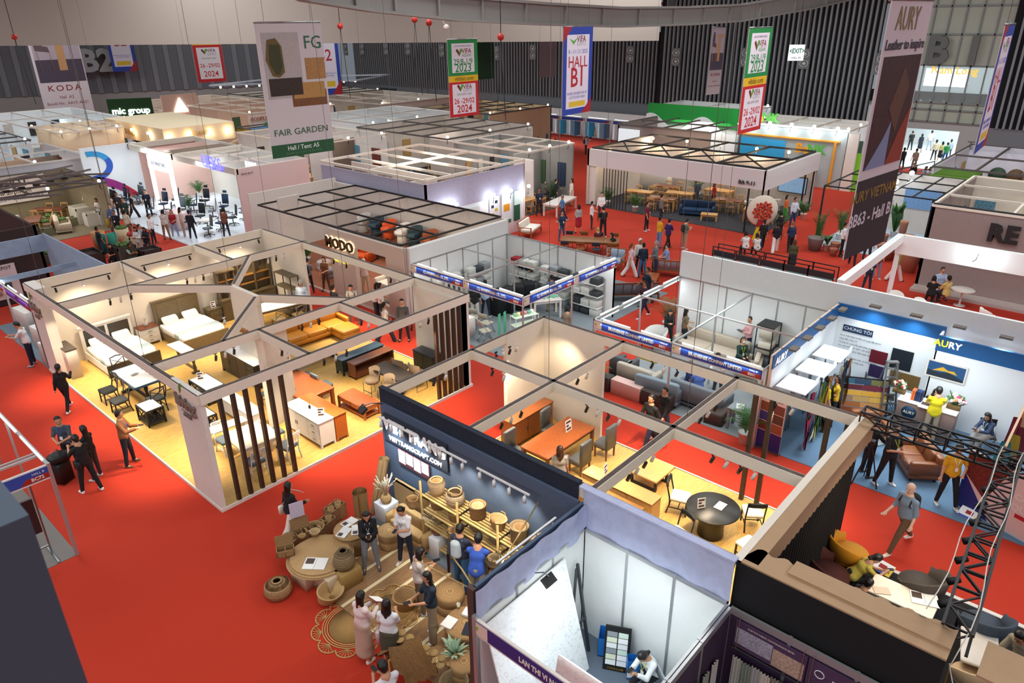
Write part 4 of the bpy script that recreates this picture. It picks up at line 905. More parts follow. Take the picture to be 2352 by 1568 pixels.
def magazine(sx=.5,sy=.36):
 r=E_('open_catalogue','catalogue')
 for x,c in((-sx/4,'#f5f3ee'),(sx/4,'#efede8')):o=MB().box(x-sx/4+.004,-sy/2,0,x+sx/4-.004,sy/2,.012).build('page',mat(c,.6),r)
 MB().box(-sx/2+.03,-.02,.012,-.04,sy/2-.03,.014).build('picture',mat('#5b4a40',.6,noise=.5,scale=20),r);return r
def spot_head(m=None,e=0,col=WARM,tilt=.35,glow=None):
 """one track head hanging below z = 0"""
 m=m or M_BLACK;r=E_('spot_lamp','spot lamp');MB().cb(0,0,-.03,.09,.04,.03).bar((0,0,-.03),(0,0,-.08),.02).build('bracket',m,r)
 o=MB().lathe([(.001,.07),(.035,.07),(.037,-.09),(.03,-.09)],12,cap=False).build('lamp_head',m,r);o.location=(0,0,-.15);o.rotation_euler=(tilt,0,0)
 MB().lathe([(.03,-.088),(.001,-.087)],12,cap=False).build('lens',glow or mat('#fff0d8',.3,emit=6),o);return r
def lamps(x0,y0,x1,y1,z,n,label,group,rz=0,e=0,col=WARM,every=1,tilt=.35,white=2,aim=(0,0),spot=1.5):
 for i in range(n):
  t=(i+.5)/n;p=(x0+(x1-x0)*t,y0+(y1-y0)*t,z);w_=white and i%white==white-1
  o=place(spot_head,p,rz,('white ' if w_ else 'black ')+label+', %s from the left'%ORD[i],group,key=('sp',w_,tilt),m=mat('#dcd8d0',.4)if w_ else M_BLACK,tilt=tilt)
  if e and i%every==0:
   l=lamp('SPOT','spot_light',(0,0,-.3),e,col,spot=spot,blend=.8,soft=.04);l.parent=o
   d=Vector((math.sin(tilt)*aim[0],math.sin(tilt)*aim[1]-1e-4,-1));l.rotation_euler=d.to_track_quat('-Z','Y').to_euler()
def poster(sx,h,m,name='poster',cat='poster',t=.012):
 r=MB().box(-sx/2,-t,0,sx/2,0,h).build(name,m,None);r['label']='x';r['category']=cat;return r
 # ---------------------------------------------------------------- things in the Living booth, left half
Z=.06
def P_(fn,x,y,rz,label,group=None,z=Z,s=None,**kw):return place(fn,(x,y,z),rz,label,group,s,**kw)
R90=PI/2
MARB=mat('#efede8',.25,kind='marble',scale=1.3,col2='#cfcac2')
P_(bed,8.05,26.1,0,'white framed bed with dark headboard and grey runner, nearer the white column',m=W_WHITE,panel=W_DARK)
P_(bed,10.7,26.15,0,'brown oak bed with tall panelled headboard and grey runner',hb=1.45)
P_(cabinet,9.4,27.05,0,'white nightstand with brown top between the two beds',sx=.7,sy=.5,h=.68,m=W_WHITE,top=W_WALN,doors=0,drawers=3,name='nightstand')
P_(cabinet,12.05,27.05,0,'small brown nightstand right of the oak bed',sx=.55,sy=.45,h=.65,m=W_GREY,doors=0,drawers=2,name='nightstand')
P_(hutch,12.75,26.95,0,'brown glazed display cabinet right of the brown nightstand',h=2.0,sx=.8)
P_(hutch,14.0,26.95,0,'wide brown glazed display cabinet in the back corner',h=2.3,sx=1.5)
P_(shelf_unit,14.55,25.4,R90,'open shelving unit of brown boards and black frame by the right wall',sx=1.2,sy=.4,h=1.8)
o=T('vase','white vase with twigs on the white nightstand','vase',(9.4,27.05,.74));MB().lathe([(.001,0),(.05,0),(.09,.1),(.04,.2),(.05,.22)],12).build('vase_body',M_WHITE,o)
g=MB()
for k in range(7):g.tube([(0,0,.2),(.1*math.cos(k),.1*math.sin(k),.42)],.006,4)
g.build('twig',mat('#c9c4bb',.8),o)
P_(tent_card,12.05,26.95,0,'folded price card on the brown nightstand',z=.72)
g=box_thing('pedestal','pedestal',1.0,.35,1.1,CREAM);tag(g,'cream pedestal with dark brown top just inside the white column','pedestal');g.location=(6.45,26.4,0);g.rotation_euler=(0,0,R90)
MB().rbox(0,0,1.1,1.02,.37,.04,.01).build('pedestal_top',W_DARK,g)
P_(table,13.9,25.1,-R90*.12,'long white topped dining table with brown legs in front of the open shelving',sx=1.9,sy=.95,top=W_WHITE,leg=W_GREY,h=.76)
P_(chair,13.4,24.4,PI-.1,'brown cross-back chair at the near side of the long white table',kind='cross',frame=W_GREY,seat=W_GREY)
P_(chair,14.2,24.2,PI-.1,'second brown cross-back chair at the long white table, by its right end',kind='cross',frame=W_GREY,seat=W_GREY)
P_(table,9.3,23.75,R90,'narrow white topped trestle table with turned brown legs in the middle of the booth',sx=1.7,sy=.45,top=W_WHITE,leg=W_GREY,style='trestle')
P_(cabinet,10.28,21.5,-R90,'long black sideboard with white top against the central partition',sx=2.3,sy=.5,h=.9,m=W_DARK,top=MARB,doors=3,drawers=3)
P_(cabinet,10.95,21.1,R90,'white topped grey cabinet behind the central partition',sx=1.1,sy=.5,h=.8,m=W_GREY,top=W_WHITE,doors=2)
o=T('water_bottle','small clear water bottle on the white top of the long black sideboard','bottle',(10.35,22.3,.97));MB().lathe([(.001,0),(.03,0),(.03,.14),(.012,.18),(.012,.2)],10).build('bottle_body',mat('#b8d4e6',.1,alpha=.6),o);MB().lathe([(.013,.2),(.013,.22),(.001,.22)],8).build('cap',mat('#2d6fc0'),o)
P_(sofa,13.7,22.6,-.06,'mustard orange leather corner sofa with chaise and bolster',sx=2.8,sy=.95,m=mat('#cf8a2c',.45,bump=.1,scale=6,noise=.1),chaise=1,cush=3,z=Z)
P_(table,12.4,20.6,0,'low black bench table in front of the orange sofa',sx=1.9,sy=.5,h=.35,top=W_DARK,style='slab')
P_(table,7.3,22.95,R90,'black framed dining table with white marble top and blue edge',sx=1.85,sy=.85,top=MARB,leg=M_BLACK,style='trestle',edge=mat('#2d4a5c',.4))
GS=mat('#2e3234',.8)
for i,(x,y,a,d)in enumerate(((6.45,22.3,-R90,'left side near'),(6.5,23.3,-R90,'left side far'),(7.25,21.55,PI,'near end'),(8.1,22.5,R90,'right side'),(7.4,24.35,0,'far end by the bed'))):
 P_(chair,x,y,a,'black cross-back chair at the marble dining table, '+d,'black cross-back chairs at the marble table',kind='cross',frame=M_BLACK,seat=GS)
def end_table(sx=.75,sy=.55,h=.55,shelf=True):
 r=E_('end_table','table');MB().box(-sx/2,-sy/2,h-.05,sx/2,sy/2,h-.01).build('frame_top',M_BLACK,r);MB().box(-sx/2+.04,-sy/2+.04,h-.01,sx/2-.04,sy/2-.04,h+.005).build('table_top',MARB,r);legs4(r,sx,sy,h-.05,.05,M_BLACK,0)
 MB().box(-sx/2,-sy/2,.08,sx/2,sy/2,.11).build('shelf',W_DARK,r)
 for y in(-sy/2+.02,sy/2-.02):MB().bar((-sx/2+.04,y,.1),(sx/2-.04,y,h-.05),.025).bar((sx/2-.04,y,.1),(-sx/2+.04,y,h-.05),.025).build('cross_brace',M_BLACK,r)
 for x in(-sx/2+.02,sx/2-.02):MB().bar((x,-sy/2+.04,.1),(x,sy/2-.04,h-.05),.025).bar((x,sy/2-.04,.1),(x,-sy/2+.04,h-.05),.025).build('cross_brace',M_BLACK,r)
 return r
P_(end_table,6.85,21.0,R90,'small black end table with crossed sides and white marble top');P_(end_table,8.75,21.15,R90,'black coffee table with crossed sides, white marble top and price card',sx=1.2,sy=.65)
P_(end_table,7.75,19.4,R90,'black cross-sided end table half hidden behind the corner column',sx=.7,sy=.5,h=.5)
P_(tent_card,8.7,21.4,-.5,'folded price card on the black marble coffee table',z=.62)
P_(flat,7.3,23.0,.3,'grey sample slab lying on the marble dining table',z=.84,sx=.22,sy=.12,m=mat('#8f8f8f'))
P_(table,10.45,18.5,R90,'rectangular teak dining table surrounded by grey padded chairs',sx=2.35,sy=1.15,top=W_TEAK,h=.76,lt=.1)
GP=mat('#52606a',.8,noise=.08)
for x,y,a,d in((9.75,18.2,-R90,'near corner on the left'),(9.8,19.1,-R90,'second on the left'),(11.25,18.3,R90,'near corner on the right'),(11.2,19.3,R90,'farther on the right')):
 P_(chair,x,y,a,'grey padded dining chair with wooden legs at the teak table, '+d,'grey padded chairs at the teak table',kind='padded',seat=GP,frame=W_WALN)
P_(box_thing,10.7,19.3,.4,'small yellow boxed display set on the teak dining table',z=.83,name='display_box',cat='box',sx=.3,sy=.15,h=.05,m=mat('#d9a83c',.5))
P_(cabinet,9.56,16.55,-R90,'large white sideboard with two doors and three drawers',sx=1.75,sy=.5,h=.85,m=W_WHITE,doors=2,drawers=3,base=.1)
P_(cabinet,10.05,16.55,R90,'orange teak sideboard standing back to back with the white one',sx=1.75,sy=.4,h=.85,m=wood('#c4702c','#9c5018'),doors=3)
P_(tent_card,9.6,15.95,-.7,'folded price card on the large white sideboard',z=.92);o=T('quill_holder','feather in a small holder on the large white sideboard','ornament',(9.65,16.6,.92));MB().cb(0,0,0,.05,.05,.1).build('holder',M_BLACK,o);MB().tube([(0,0,.1),(.02,0,.3),(.0,0,.4)],[.006,.02,.003],6).build('feather',mat('#d8b86c'),o)
def coffee(sx=1.35,sy=.62,h=.46,m=None):
 m=m or W_TEAK;r=E_('coffee_table','table');MB().rbox(0,0,h-.04,sx,sy,.04,.06).build('table_top',m,r);MB().box(-sx/2+.02,-sy/2+.02,h-.2,sx/2-.02,sy/2-.02,h-.04).build('drawer_box',m,r)
 for x in(-sx/4,sx/4):d=MB().box(x-sx/4+.04,-sy/2+.0,h-.19,x+sx/4-.04,-sy/2+.02,h-.05).build('drawer',m,r)
 legs4(r,sx,sy,h-.05,.06,m,0);MB().box(-sx/2+.03,-sy/2+.03,.07,sx/2-.03,sy/2-.03,.1).build('shelf',m,r);return r
P_(coffee,11.42,16.7,-R90,'teak coffee table with rounded corners, two drawers and lower shelf')
P_(cabinet,13.4,19.2,0,'long low blue-black television console',sx=1.8,sy=.42,h=.6,m=wood('#2f3a35','#22302c'),top=W_NAV,doors=3,base=.14)
P_(cabinet,13.45,18.65,0,'long low walnut television console with open front',sx=1.7,sy=.4,h=.58,m=W_WALN,open_=True,base=.04)
P_(table,12.85,16.8,-R90,'black rectangular bar table with taupe shell stools',sx=1.45,sy=.72,h=.82,top=W_DARK,leg=M_BLACK,style='pedestal')
TP=mat('#84725c',.7)
for x,y,a,d in((12.3,17.1,-R90,'near side left'),(12.25,16.3,-R90,'near side right'),(13.5,17.1,R90,'far side left'),(13.6,16.4,R90,'far side right')):
 P_(chair,x,y,a,'taupe shell stool on thin wire legs at the black bar table, '+d,'taupe shell stools at the bar table',kind='shell',seat=TP,frame=M_BLACK,h=.6)
P_(cabinet,14.35,16.7,-R90,'tall dark green-black cabinet beside the slatted white wall',sx=1.0,sy=.42,h=1.0,m=mat('#26302b',.4),top=mat('#2a333a',.4),doors=2)
P_(cabinet,8.75,18.9,-R90,'white television sideboard behind the dark slats',sx=1.7,sy=.45,h=.55,m=W_WHITE,doors=1,drawers=2)
P_(table,7.85,16.75,-.1,'white dining table behind the dark slats with white slat-back chairs',sx=1.15,sy=1.2,top=mat('#f0e4cc',.4),leg=W_WHITE,h=.76)
def bench(sx=1.3,sy=.38,h=.46):r=E_('bench','bench');MB().rbox(0,0,h-.05,sx,sy,.05,.02).build('seat',W_WHITE,r);legs4(r,sx,sy,h-.05,.06,W_WHITE);return r
P_(bench,7.8,18.3,-.1,'white bench behind the white dining table')
WC=mat('#f1ebe0',.5)
for x,y,a,d in((7.45,16.0,PI,'near side'),(8.6,16.9,R90,'right side by the open floor'),(8.45,16.0,PI+.2,'near right corner'),(7.5,17.6,0,'far side')):
 P_(chair,x,y,a,'white slat-back chair at the white table, '+d,'white slat-back chairs',kind='slat',seat=GP,frame=WC)
P_(flat,7.9,16.9,.5,'small pink leaflet on the white dining table',z=.83,sx=.2,sy=.12,m=mat('#d8a9a0'))
# track lamps of both halves
LG='spot lamps on the white beams of the left furniture booth'
for a in((6.2,25.9,6.2,25.0,3.04,4,'the left edge beam by the far column'),(6.2,22.2,6.2,21.2,3.04,4,'the left edge beam at its middle'),(6.2,18.9,6.2,17.9,3.04,4,'the left edge beam nearest the lettered column'),(7.6,17.75,8.4,17.75,3.04,3,'the long middle beam, left bay'),(10.3,17.75,11.2,17.75,3.04,3,'the long middle beam, centre bay'),(9.3,15.25,10.4,15.25,3.04,3,'the front beam above the sideboards'),(12.4,15.25,13.4,15.25,3.04,3,'the front beam by the slatted wall'),(7.4,24.4,8.4,24.4,3.04,3,'the back beam before the white bed'),(10.0,24.4,11.2,24.4,3.04,4,'the back beam before the oak bed'),(12.8,24.4,14.2,24.4,3.04,4,'the back beam before the cabinets'),(14.9,22.6,14.9,21.4,3.04,3,'the right edge beam, far part'),(14.9,19.2,14.9,18.2,3.04,3,'the right edge beam, near part'),(11.85,16.9,11.85,16.2,3.04,2,'the short cross beam on the right'),(9.08,16.8,9.08,16.2,3.04,2,'the short cross beam over the white table'),(9.4,20.5,9.1,19.8,3.04,2,'the slanting beam below the partition')):
 lamps(*a[:6],'spot lamp under '+a[6],LG,e=150,every=2)
def track(L=1.9,n=3):
 r=E_('track_light','track light');MB().box(-L/2,-.02,-.03,L/2,.02,0).build('rail',M_BLACK,r)
 for k in range(n):o=MB().lathe([(.001,.07),(.035,.07),(.037,-.09),(.03,-.09)],10,cap=False).build('lamp_head',M_BLACK if k%2==0 else mat('#dcd8d0',.4),r);o.location=(-L/2+.1+k*(L-.2)/(n-1),0,-.14);o.rotation_euler=(-.4,0,0)
 return r
for k,x in enumerate((7.55,10.5,13.4)):
 P_(track,x,26.6,0,['black track with three lamps above the white bed','black track with three lamps above the oak bed','black track with three lamps above the brown cabinets'][k],'tracks along the back wall',z=3.2)
 l=lamp('SPOT','spot_light',(x,26.45,3.0),170,WARM,to=(x,27.2,.8),spot=2.2,blend=.9)
 l=lamp('SPOT','spot_light',(x-.6,26.45,3.0),100,WARM,to=(x-.3,25.6,.4),spot=2.,blend=.9)
 # --- right half
P_(cabinet,13.75,11.75,0,'teak sideboard with light live edge against the tall cream wall',sx=1.75,sy=.5,h=.85,m=wood('#a05c2e','#7a4020'),doors=3,base=.1,legm=M_BLACK)
P_(table,13.3,10.25,-.42*0,'long teak dining table with light live edges and grey chairs',sx=2.1,sy=.95,top=wood('#b8652c','#94481c'),leg=W_WALN,h=.76)
GL=mat('#5c6062',.5)
for x,y,a,d in((12.35,11.0,0,'far side left'),(13.9,11.0,.1,'far side right'),(12.2,9.45,PI,'near side left, tall back to camera'),(13.2,9.45,PI,'near side middle'),(14.3,9.4,PI,'near side right')):
 P_(chair,x,y,a,'high-back grey leather chair at the live-edge table, '+d,'grey leather chairs at the live-edge table',kind='parsons',seat=GL,frame=W_WALN,h=.48)
P_(tent_card,13.7,10.2,0,'folded price card on the live-edge dining table',z=.83,s=1.3)
P_(cabinet,12.5,7.7,-R90,'long light oak sideboard on the right of a pair',sx=2.0,sy=.42,h=.82,m=W_OAK,doors=3,base=.06)
P_(cabinet,12.0,7.85,R90,'long low brown sideboard on the left of a pair',sx=2.0,sy=.42,h=.7,m=wood('#a87c48','#8a6234'),doors=2,base=.06)
P_(table,14.05,7.8,0,'light oak coffee table with black frame legs',sx=.95,sy=.95,h=.45,top=W_OAK,leg=M_BLACK,style='frame')
P_(tent_card,12.6,8.2,.2,'folded price card on the light oak sideboard',z=.9)
P_(round_table,13.2,5.6,0,'black round dining table with white brochures',rad=.62,h=.76,top=mat('#20211f',.35))
CR=mat('#d8cdbd',.85)
for x,y,a,d in((12.2,5.95,-R90-.3,'left side'),(13.5,6.6,.3,'far side'),(14.1,5.0,2.2,'right side'),(12.95,4.55,PI-.3,'near side, back to camera')):
 P_(chair,x,y,a+(PI if 0 else 0),'black bent-back chair with cream seat at the black round table, '+d,'black chairs with cream seats',kind='bent',seat=CR,frame=M_BLACK)
P_(tent_card,13.0,5.8,-.6,'upright menu card on the black round table',z=.82)
g=flat(.3,.2,PAPER,'brochure_fan','brochures');g.location=(13.35,5.5,.83);g['label']='fanned white brochures on the black round table'
for i,(x,y)in enumerate(((11.15,5.5),(11.5,4.6))):P_(chair,x,y,-R90+.3*i,['white ladder-back chair beside the blue draped wall','second white ladder-back chair, nearer the black booth'][i],kind='ladder',seat=WC,frame=WC)
LG='spot lamps on the white beams of the right furniture booth'
for a in((10.4,12.15,11.2,12.15,3.04,2,'the far beam at the cream wall start'),(12.6,12.0,13.6,11.9,3.04,4,'the beam in front of the cream wall'),(11.95,11.6,11.95,10.8,3.04,2,'the cross beam near the cream wall'),(10.0,9.45,11,9.45,3.04,3,'the second beam over the drape side'),(12.8,9.45,13.6,9.45,3.04,2,'the second beam beside the dining table'),(12.02,8.6,12.02,7.4,3.04,4,'the cross beam over the oak sideboards'),(10.2,6.2,11.4,6.2,3.04,4,'the third beam by the drape'),(13.1,6.2,14.2,6.2,3.04,3,'the third beam over the red aisle'),(12.02,5.4,12.02,4.2,3.04,4,'the cross beam above the round table'),(15,8.7,15,7.6,3.04,3,'the right beam next to the sofas'),(15,5.4,15,4.2,3.04,3,'the right beam by the brown posts'),(13.6,3.5,12.8,3.5,3.04,2,'the last beam at the black booth')):
 lamps(*a[:6],'spot lamp under '+a[6],LG,e=130,every=2)
lamp('SPOT','spot_light',(14.2,11.0,3.0),110,WARM,to=(14.9,11.6,1.2),spot=2.,blend=.9)
# ---------------------------------------------------------------- handicraft booth
NATB=mat('#c79f6b',.85,noise=.3,scale=30,bump=.4)
r=T('wall_sign','dark sign board with white VIET TRANG lettering lit by spot lamps','sign',(8.9,10.97,2.46),-R90)
MB().box(-1.08,-.03,-.36,1.08,0,.36).build('sign_board',mat('#26303f',.7),r);LW=mat('#ffffff',.5)
text('VIET TRANG',.40,LW,r,z=.1,y=-.04,ext=.02,sx=.95,off=.013);text('VIETTRANGCRAFT.COM',.165,LW,r,z=-.24,y=-.04,ext=.01,off=.003)
r=T('info_poster','poster of four white text columns under the lettered sign','poster',(8.9,11.08,1.6),-R90);MB().box(-.55,-.012,0,.55,0,.42).build('poster_sheet',mat('#5e2f3c',.6),r)
for k in range(4):MB().box(-.53+k*.27,-.016,.1 if k%2 else .05,-.29+k*.27,-.012,.4).build('text_column',PAPER,r)
def trackbar(L=1.1,n=3):
 r=E_('track_light','track light');w=mat('#e8e8e4',.4);MB().box(-L/2,-.02,-.03,L/2,.02,0).build('rail',w,r)
 for k in range(n):MB().bar((-L/2+.1+k*(L-.2)/(n-1),0,-.03),(-L/2+.1+k*(L-.2)/(n-1),-.02,-.1),.02).lathe([(.001,.06),(.036,.06),(.038,-.08),(.03,-.08)],12,(-L/2+.1+k*(L-.2)/(n-1),-.03,-.14),cap=False).build('lamp_head',w,r)
 return r
for i,(x,y,a,n,L)in enumerate(((8.6,11.2,-R90,4,1.3),(8.6,9.6,-R90,4,1.2),(8.6,8.0,-R90,4,1.4),(7.6,6.5,0,4,1.6))):
 P_(trackbar,x,y,a,['white track of lamps above the lettered sign','white track of lamps in the middle of the slate wall','white track of lamps at the right of the slate wall','white track of lamps along the lavender draped side wall'][i],'white tracks of the handicraft booth',z=2.92,L=L,n=n)
 for k in(-.4,.4):
  px,py=(x,y+k)if i<3 else(x+k,y);lamp('SPOT','spot_light',(px-(.05 if i<3 else 0),py+(.1 if i==3 else 0),2.75),130 if i==0 else 75,COOL if i==0 else(1,.9,.75),to=(8.9 if i<3 else px+.3,py if i<3 else 7.3,1.9 if i==0 else .8),spot=1.7,blend=.8)
  # bamboo shelf
BAM=mat('#c9a968',.6,noise=.25,scale=9,stretch=(1,1,4));r=T('bamboo_shelf','bamboo shelving of four levels crowded with baskets','shelf',(8.6,8.5,.14))
for y in(-1.75,-.6,.55,1.7):
 for x in(-.28,.28):MB().tube([(x,y,0),(x,y,1.62 if x>0 else 1.9)],.026,8).build('post',BAM,r)
for z in(.25,.72,1.12,1.5):
 for j in range(3):
  y0=-1.73+j*1.16;g=MB()
  for k in range(7):g.box(-.26+k*.078,y0,z,-.21+k*.078,y0+1.1,z+.02)
  g.build('shelf_slats',BAM,r)
PRF=[((.15,0),(.17,.1),(.2,.3),(.14,.34)),((.16,0),(.22,.12),(.2,.24),(.15,.3)),((.17,0),(.18,.3)),((.14,0),(.2,.24)),((.18,0),(.19,.36)),((.17,0),(.2,.32))]
NM=['tall tapering','round white-laced','open lattice','oval two-handled','straight patterned','striped two-tone']
for i in range(6):
 b=basket(PRF[i],[WICK[2],mat('#e8d8b8',.8,kind='weave',scale=22,col2='#8f6c40'),WICK[1],WICK[0],WICK[3],mat('#d8c29a',.8,kind='weave',scale=14,col2='#9a7a4c')][i],sx=.8 if i==3 else 1,handles=(i in(1,3)))
 b.location=(8.62,10.0-.58*i-.1*(i>1),1.66);b['label']=NM[i]+' woven basket on the top bamboo level, number %s from the left'%['one','two','three','four','five','six'][i];b['group']='baskets on the top bamboo level'
 if i in(0,2,4,5):q=basket(((.10,.05),(.13,PRF[i][-1][1]-.03)),WICK[i%3]);q.location=b.location;q['label']='smaller basket nested inside the %s woven basket on the top level'%NM[i]
rnd=random.Random(3)
for lv,z,nm in((0,.41,'lowest'),(1,.88,'second'),(2,1.28,'third')):
 for k in range(6):
  kind=rnd.randrange(4);pr=[((.12,0),(.19,.1),(.17,.2),(.13,.24)),((.16,0),(.18,.2)),((.14,0),(.19,.15),(.12,.25)),((.10,0),(.16,.12),(.17,.2))][kind]
  b=place(basket,(8.6+rnd.uniform(-.04,.04),10.0-.6*k,z),rnd.random()*3,'%s basket, place %s from the left, on the %s bamboo level'%(['bulging','drum','narrow-necked','bowl-shaped'][kind],['one','two','three','four','five','six'][k],nm),'baskets on the %s bamboo level'%nm,key=('bk',kind),prof=pr,m=WICK[kind])
for k,(x,y,z)in enumerate(((8.2,10.35,1.35),(8.25,9.1,1.1),(8.2,9.05,.75),(8.15,7.85,1.15),(8.15,7.8,.8))):
 b=basket(((.1,0),(.15,.1),(.13,.22)),WICK[k%4],handles=True);b.location=(x,y,z);b['label']=['basket hung by its handle at the left end of the bamboo shelf','pale jug-shaped basket hung on the second bamboo post','small bag basket hung below the pale jug-shaped one','tall cylinder basket hung on the third bamboo post','small basket hung low on the third bamboo post'][k]
 # plinth level
WP=mat('#e3e6ea',.5)
P_(box_thing,8.5,11.75,0,'white display cube at the left end of the slate wall',z=.14,name='display_cube',cat='cube',sx=.42,sy=.42,h=.5,m=WP)
P_(box_thing,8.5,9.95,.1,'white display cube in front of the bamboo shelf',z=.14,name='display_cube',cat='cube',sx=.42,sy=.42,h=.5,m=WP)
def dried(L=.5,n=30,vase=True,vm=None):
 r=E_('dried_flower_vase','vase');MB().lathe([(.001,0),(.1,0),(.14,.12),(.09,.22)],18).build('vase_body',vm or WICK[0],r);g=MB();q=random.Random(n)
 for k in range(n):a=q.random()*7;t=q.random()*.35;g.tube([(0,0,.15),(t*math.cos(a)*.5,t*math.sin(a)*.5,.3+L*.4),(t*math.cos(a),t*math.sin(a),.25+L*(.6+.4*q.random()))],[.004,.004,.013],4)
 g.build('dried_stem',mat('#d9cfb4',.9),r);return r
P_(dried,8.48,11.72,0,'lattice basket vase with dried grass on the left white cube',z=.64);P_(dried,8.5,9.95,1,'brown sheaf of dried sticks on the white cube before the shelf',z=.64,L=.4,n=22,vm=W_WALN)
o=MB().lathe([(.001,0),(.13,0),(.19,.15),(.2,.3),(.19,.45),(.12,.58),(.06,.62),(.065,.68),(.05,.68)],24).build('tall_vase',mat('#cf9a5c',.6,kind='wood',scale=2,stretch=(1,1,6),col2='#b9824a'),None,(8.45,11.2,.14));tag(o,'tall bottle-shaped bamboo vase beside the left white cube','vase')
o=MB().lathe([(.001,0),(.1,0),(.16,.08),(.16,.2),(.08,.28),(.1,.32),(.07,.31)],20).build('round_vase',mat('#cfae72',.5),None,(8.42,10.42,.14));tag(o,'round two-tone vase left of the white cube before the shelf','vase')
def rug_rack():
 r=E_('rug_rack','rug rack')
 for x in(-.75,.75):MB().cb(x,0,0,.04,.04,1.0).build('post',BAM,r)
 MB().bar((-.78,0,1.0),(.78,0,1.0),.04).build('bar',BAM,r);return r
P_(rug_rack,8.78,10.95,-R90,'rack of two hanging jute rugs on the slate wall',z=.14)
for i in range(2):
 m_=mat('#a8865a',.95,noise=.25,scale=50,bump=.5)if i==0 else mat('#bfa578',.95,kind='stripe',scale=3.2,stretch=(0,0,1),col2='#8a6a40')
 o=MB().box(-.36,-.06,-.8,.36,-.03,.03).box(-.36,-.06,.0,.36,.03,.03).build('hanging_rug',m_,None,(8.78,11.32-i*.75,1.17),-R90);tag(o,['plain brown jute rug over the rack, left one','striped pale jute rug over the rack, right one'][i],'rug')
o=sofa(sx=1.4,sy=.5,m=mat('#b9945f',.8,noise=.3,scale=30,bump=.4),cush=1,h=.35,back=.05);o.location=(8.4,10.7,.14);o.rotation_euler=(0,0,-R90);o['label']='low woven bench with pale seat under the hanging rugs';o['category']='bench';o.name='woven_bench'
def roll(L=1.5,r_=.11,m=None,tilt=.3):
 g=MB();N=40;V=[]
 for i in range(N+1):t=i*PI*2*2.6/N;q=r_*(.35+.65*i/N);V+=[(q*math.cos(t),q*math.sin(t),0),(q*math.cos(t),q*math.sin(t),L)]
 g.S=True;g._add(V,[(2*i,2*i+2,2*i+3,2*i+1)for i in range(N)]);g.S=False;o=g.build('rolled_rug',m or NATB,None);o['label']='x';o['category']='rug';return o
o=roll(1.55,.14);o.location=(8.5,12.25,.1);o.rotation_euler=(0.15,.18,0);o['label']='tall rolled jute rug leaning at the left end of the slate wall'
o=roll(.8,.2,mat('#a17848',.9,noise=.2,scale=30));o.location=(8.1,12.2,.14);o['label']='short wide rolled mat standing with papers inside, front left'
# front display island
for i,(x,y,a)in enumerate(((6.15,11.55,0),(6.75,11.75,0),(6.4,11.05,0))):P_(box_thing,x,y,.05,['beige display box under the left of the stacked round mats','beige display box under the back of the stacked round mats','beige display box under the right of the stacked round mats'][i],'beige boxes under the round mats',z=.0,name='display_box',cat='box',sx=.62,sy=.55,h=.40,m=mat('#cbb79a',.8))
MATM=mat('#dcb885',.95,kind='weave',scale=44,col2='#b08a58')
for k in range(5):
 o=MB().lathe([(.001,0),(.72-.02*k,0),(.735-.02*k,.008),(.72-.02*k,.016),(.001,.016)],40).build('round_mat',MATM,None,(6.45+.02*(k%2),11.55-.02*(k%3),.40+k*.017));tag(o,'round woven jute mat, layer %s from the bottom of the pile on the beige boxes'%['one','two','three','four','five'][k],'mat','round mats piled on the beige boxes')
P_(magazine,6.2,11.35,-.9,'open catalogue with black pictures on the round mats',z=.49)
def rectbasket(sx=.36,sy=.22,h=.18,m=None,lid=True):
 r=E_('woven_basket','basket');m=m or WICK[1];MB().box(-sx/2,-sy/2,0,sx/2,sy/2,.02).box(-sx/2,-sy/2,0,-sx/2+.02,sy/2,h).box(sx/2-.02,-sy/2,0,sx/2,sy/2,h).box(-sx/2,-sy/2,0,sx/2,-sy/2+.02,h).box(-sx/2,sy/2-.02,0,sx/2,sy/2,h).box(-.01,-sy/2,0,.01,sy/2,h-.02).build('body',m,r)
 if lid:o=MB().box(-sx/2,0,0,sx/2,.02,sy*.9).build('lid',m,r);o.location=(0,sy/2,h);o.rotation_euler=(-.35,0,0)
 else:
  for x in(-sx/4,sx/4):MB().lathe([(.07,.03),(.08,h+.02),(.065,h+.02),(.06,.03)],14,(x,0,0),cap=False).build('inner_basket',WICK[0],r)
 return r
ST='small baskets round the display island'
P_(rectbasket,5.95,12.1,-.5,'open picnic basket with lid at the left of the round mats',z=.5,sx=.38,sy=.24,h=.16);P_(rectbasket,7.3,12.6,.2,'divided rectangular basket set on the floor, nearer the round mats',z=.0,sx=.48,sy=.3,h=.36,lid=False);P_(rectbasket,7.75,12.85,.2,'divided rectangular basket set on the floor, farther to the right',z=.0,sx=.48,sy=.3,h=.4,lid=False)
P_(rectbasket,6.65,12.55,-.3,'tall rectangular basket with raised lid behind the round mats',z=.1,sx=.42,sy=.26,h=.38)
for i,(x,y,z,pr,h_,L_)in enumerate(((6.95,12.5,0,((.2,0),(.25,.2),(.22,.42)),1,'large barrel basket with handles behind the round mats'),(6.35,12.65,.05,((.16,0),(.22,.2),(.2,.34)),0,'stack of oval trays leaning at the back left of the display island'),(6.75,12.15,.5,((.07,0),(.12,.1)),1,'small yellow basket with handle on the edge of the round mats'),(6.6,10.85,.45,((.2,0),(.25,.15),(.2,.32),(.1,.42)),0,'closed pet house basket with a round hole in front'),(6.5,12.3,.48,((.05,0),(.08,.07)),0,'tiny bowl basket near the yellow one'))):
 b=basket(pr,WICK[i%4],handles=bool(h_));b.location=(x,y,z);b['label']=L_;b['group']=ST
P_(box_thing,6.6,10.8,-.1,'woven straw block under the pet house basket',z=.0,name='woven_block',cat='stool',sx=.5,sy=.45,h=.45,m=mat('#b69355',.9,noise=.3,scale=25,bump=.4))
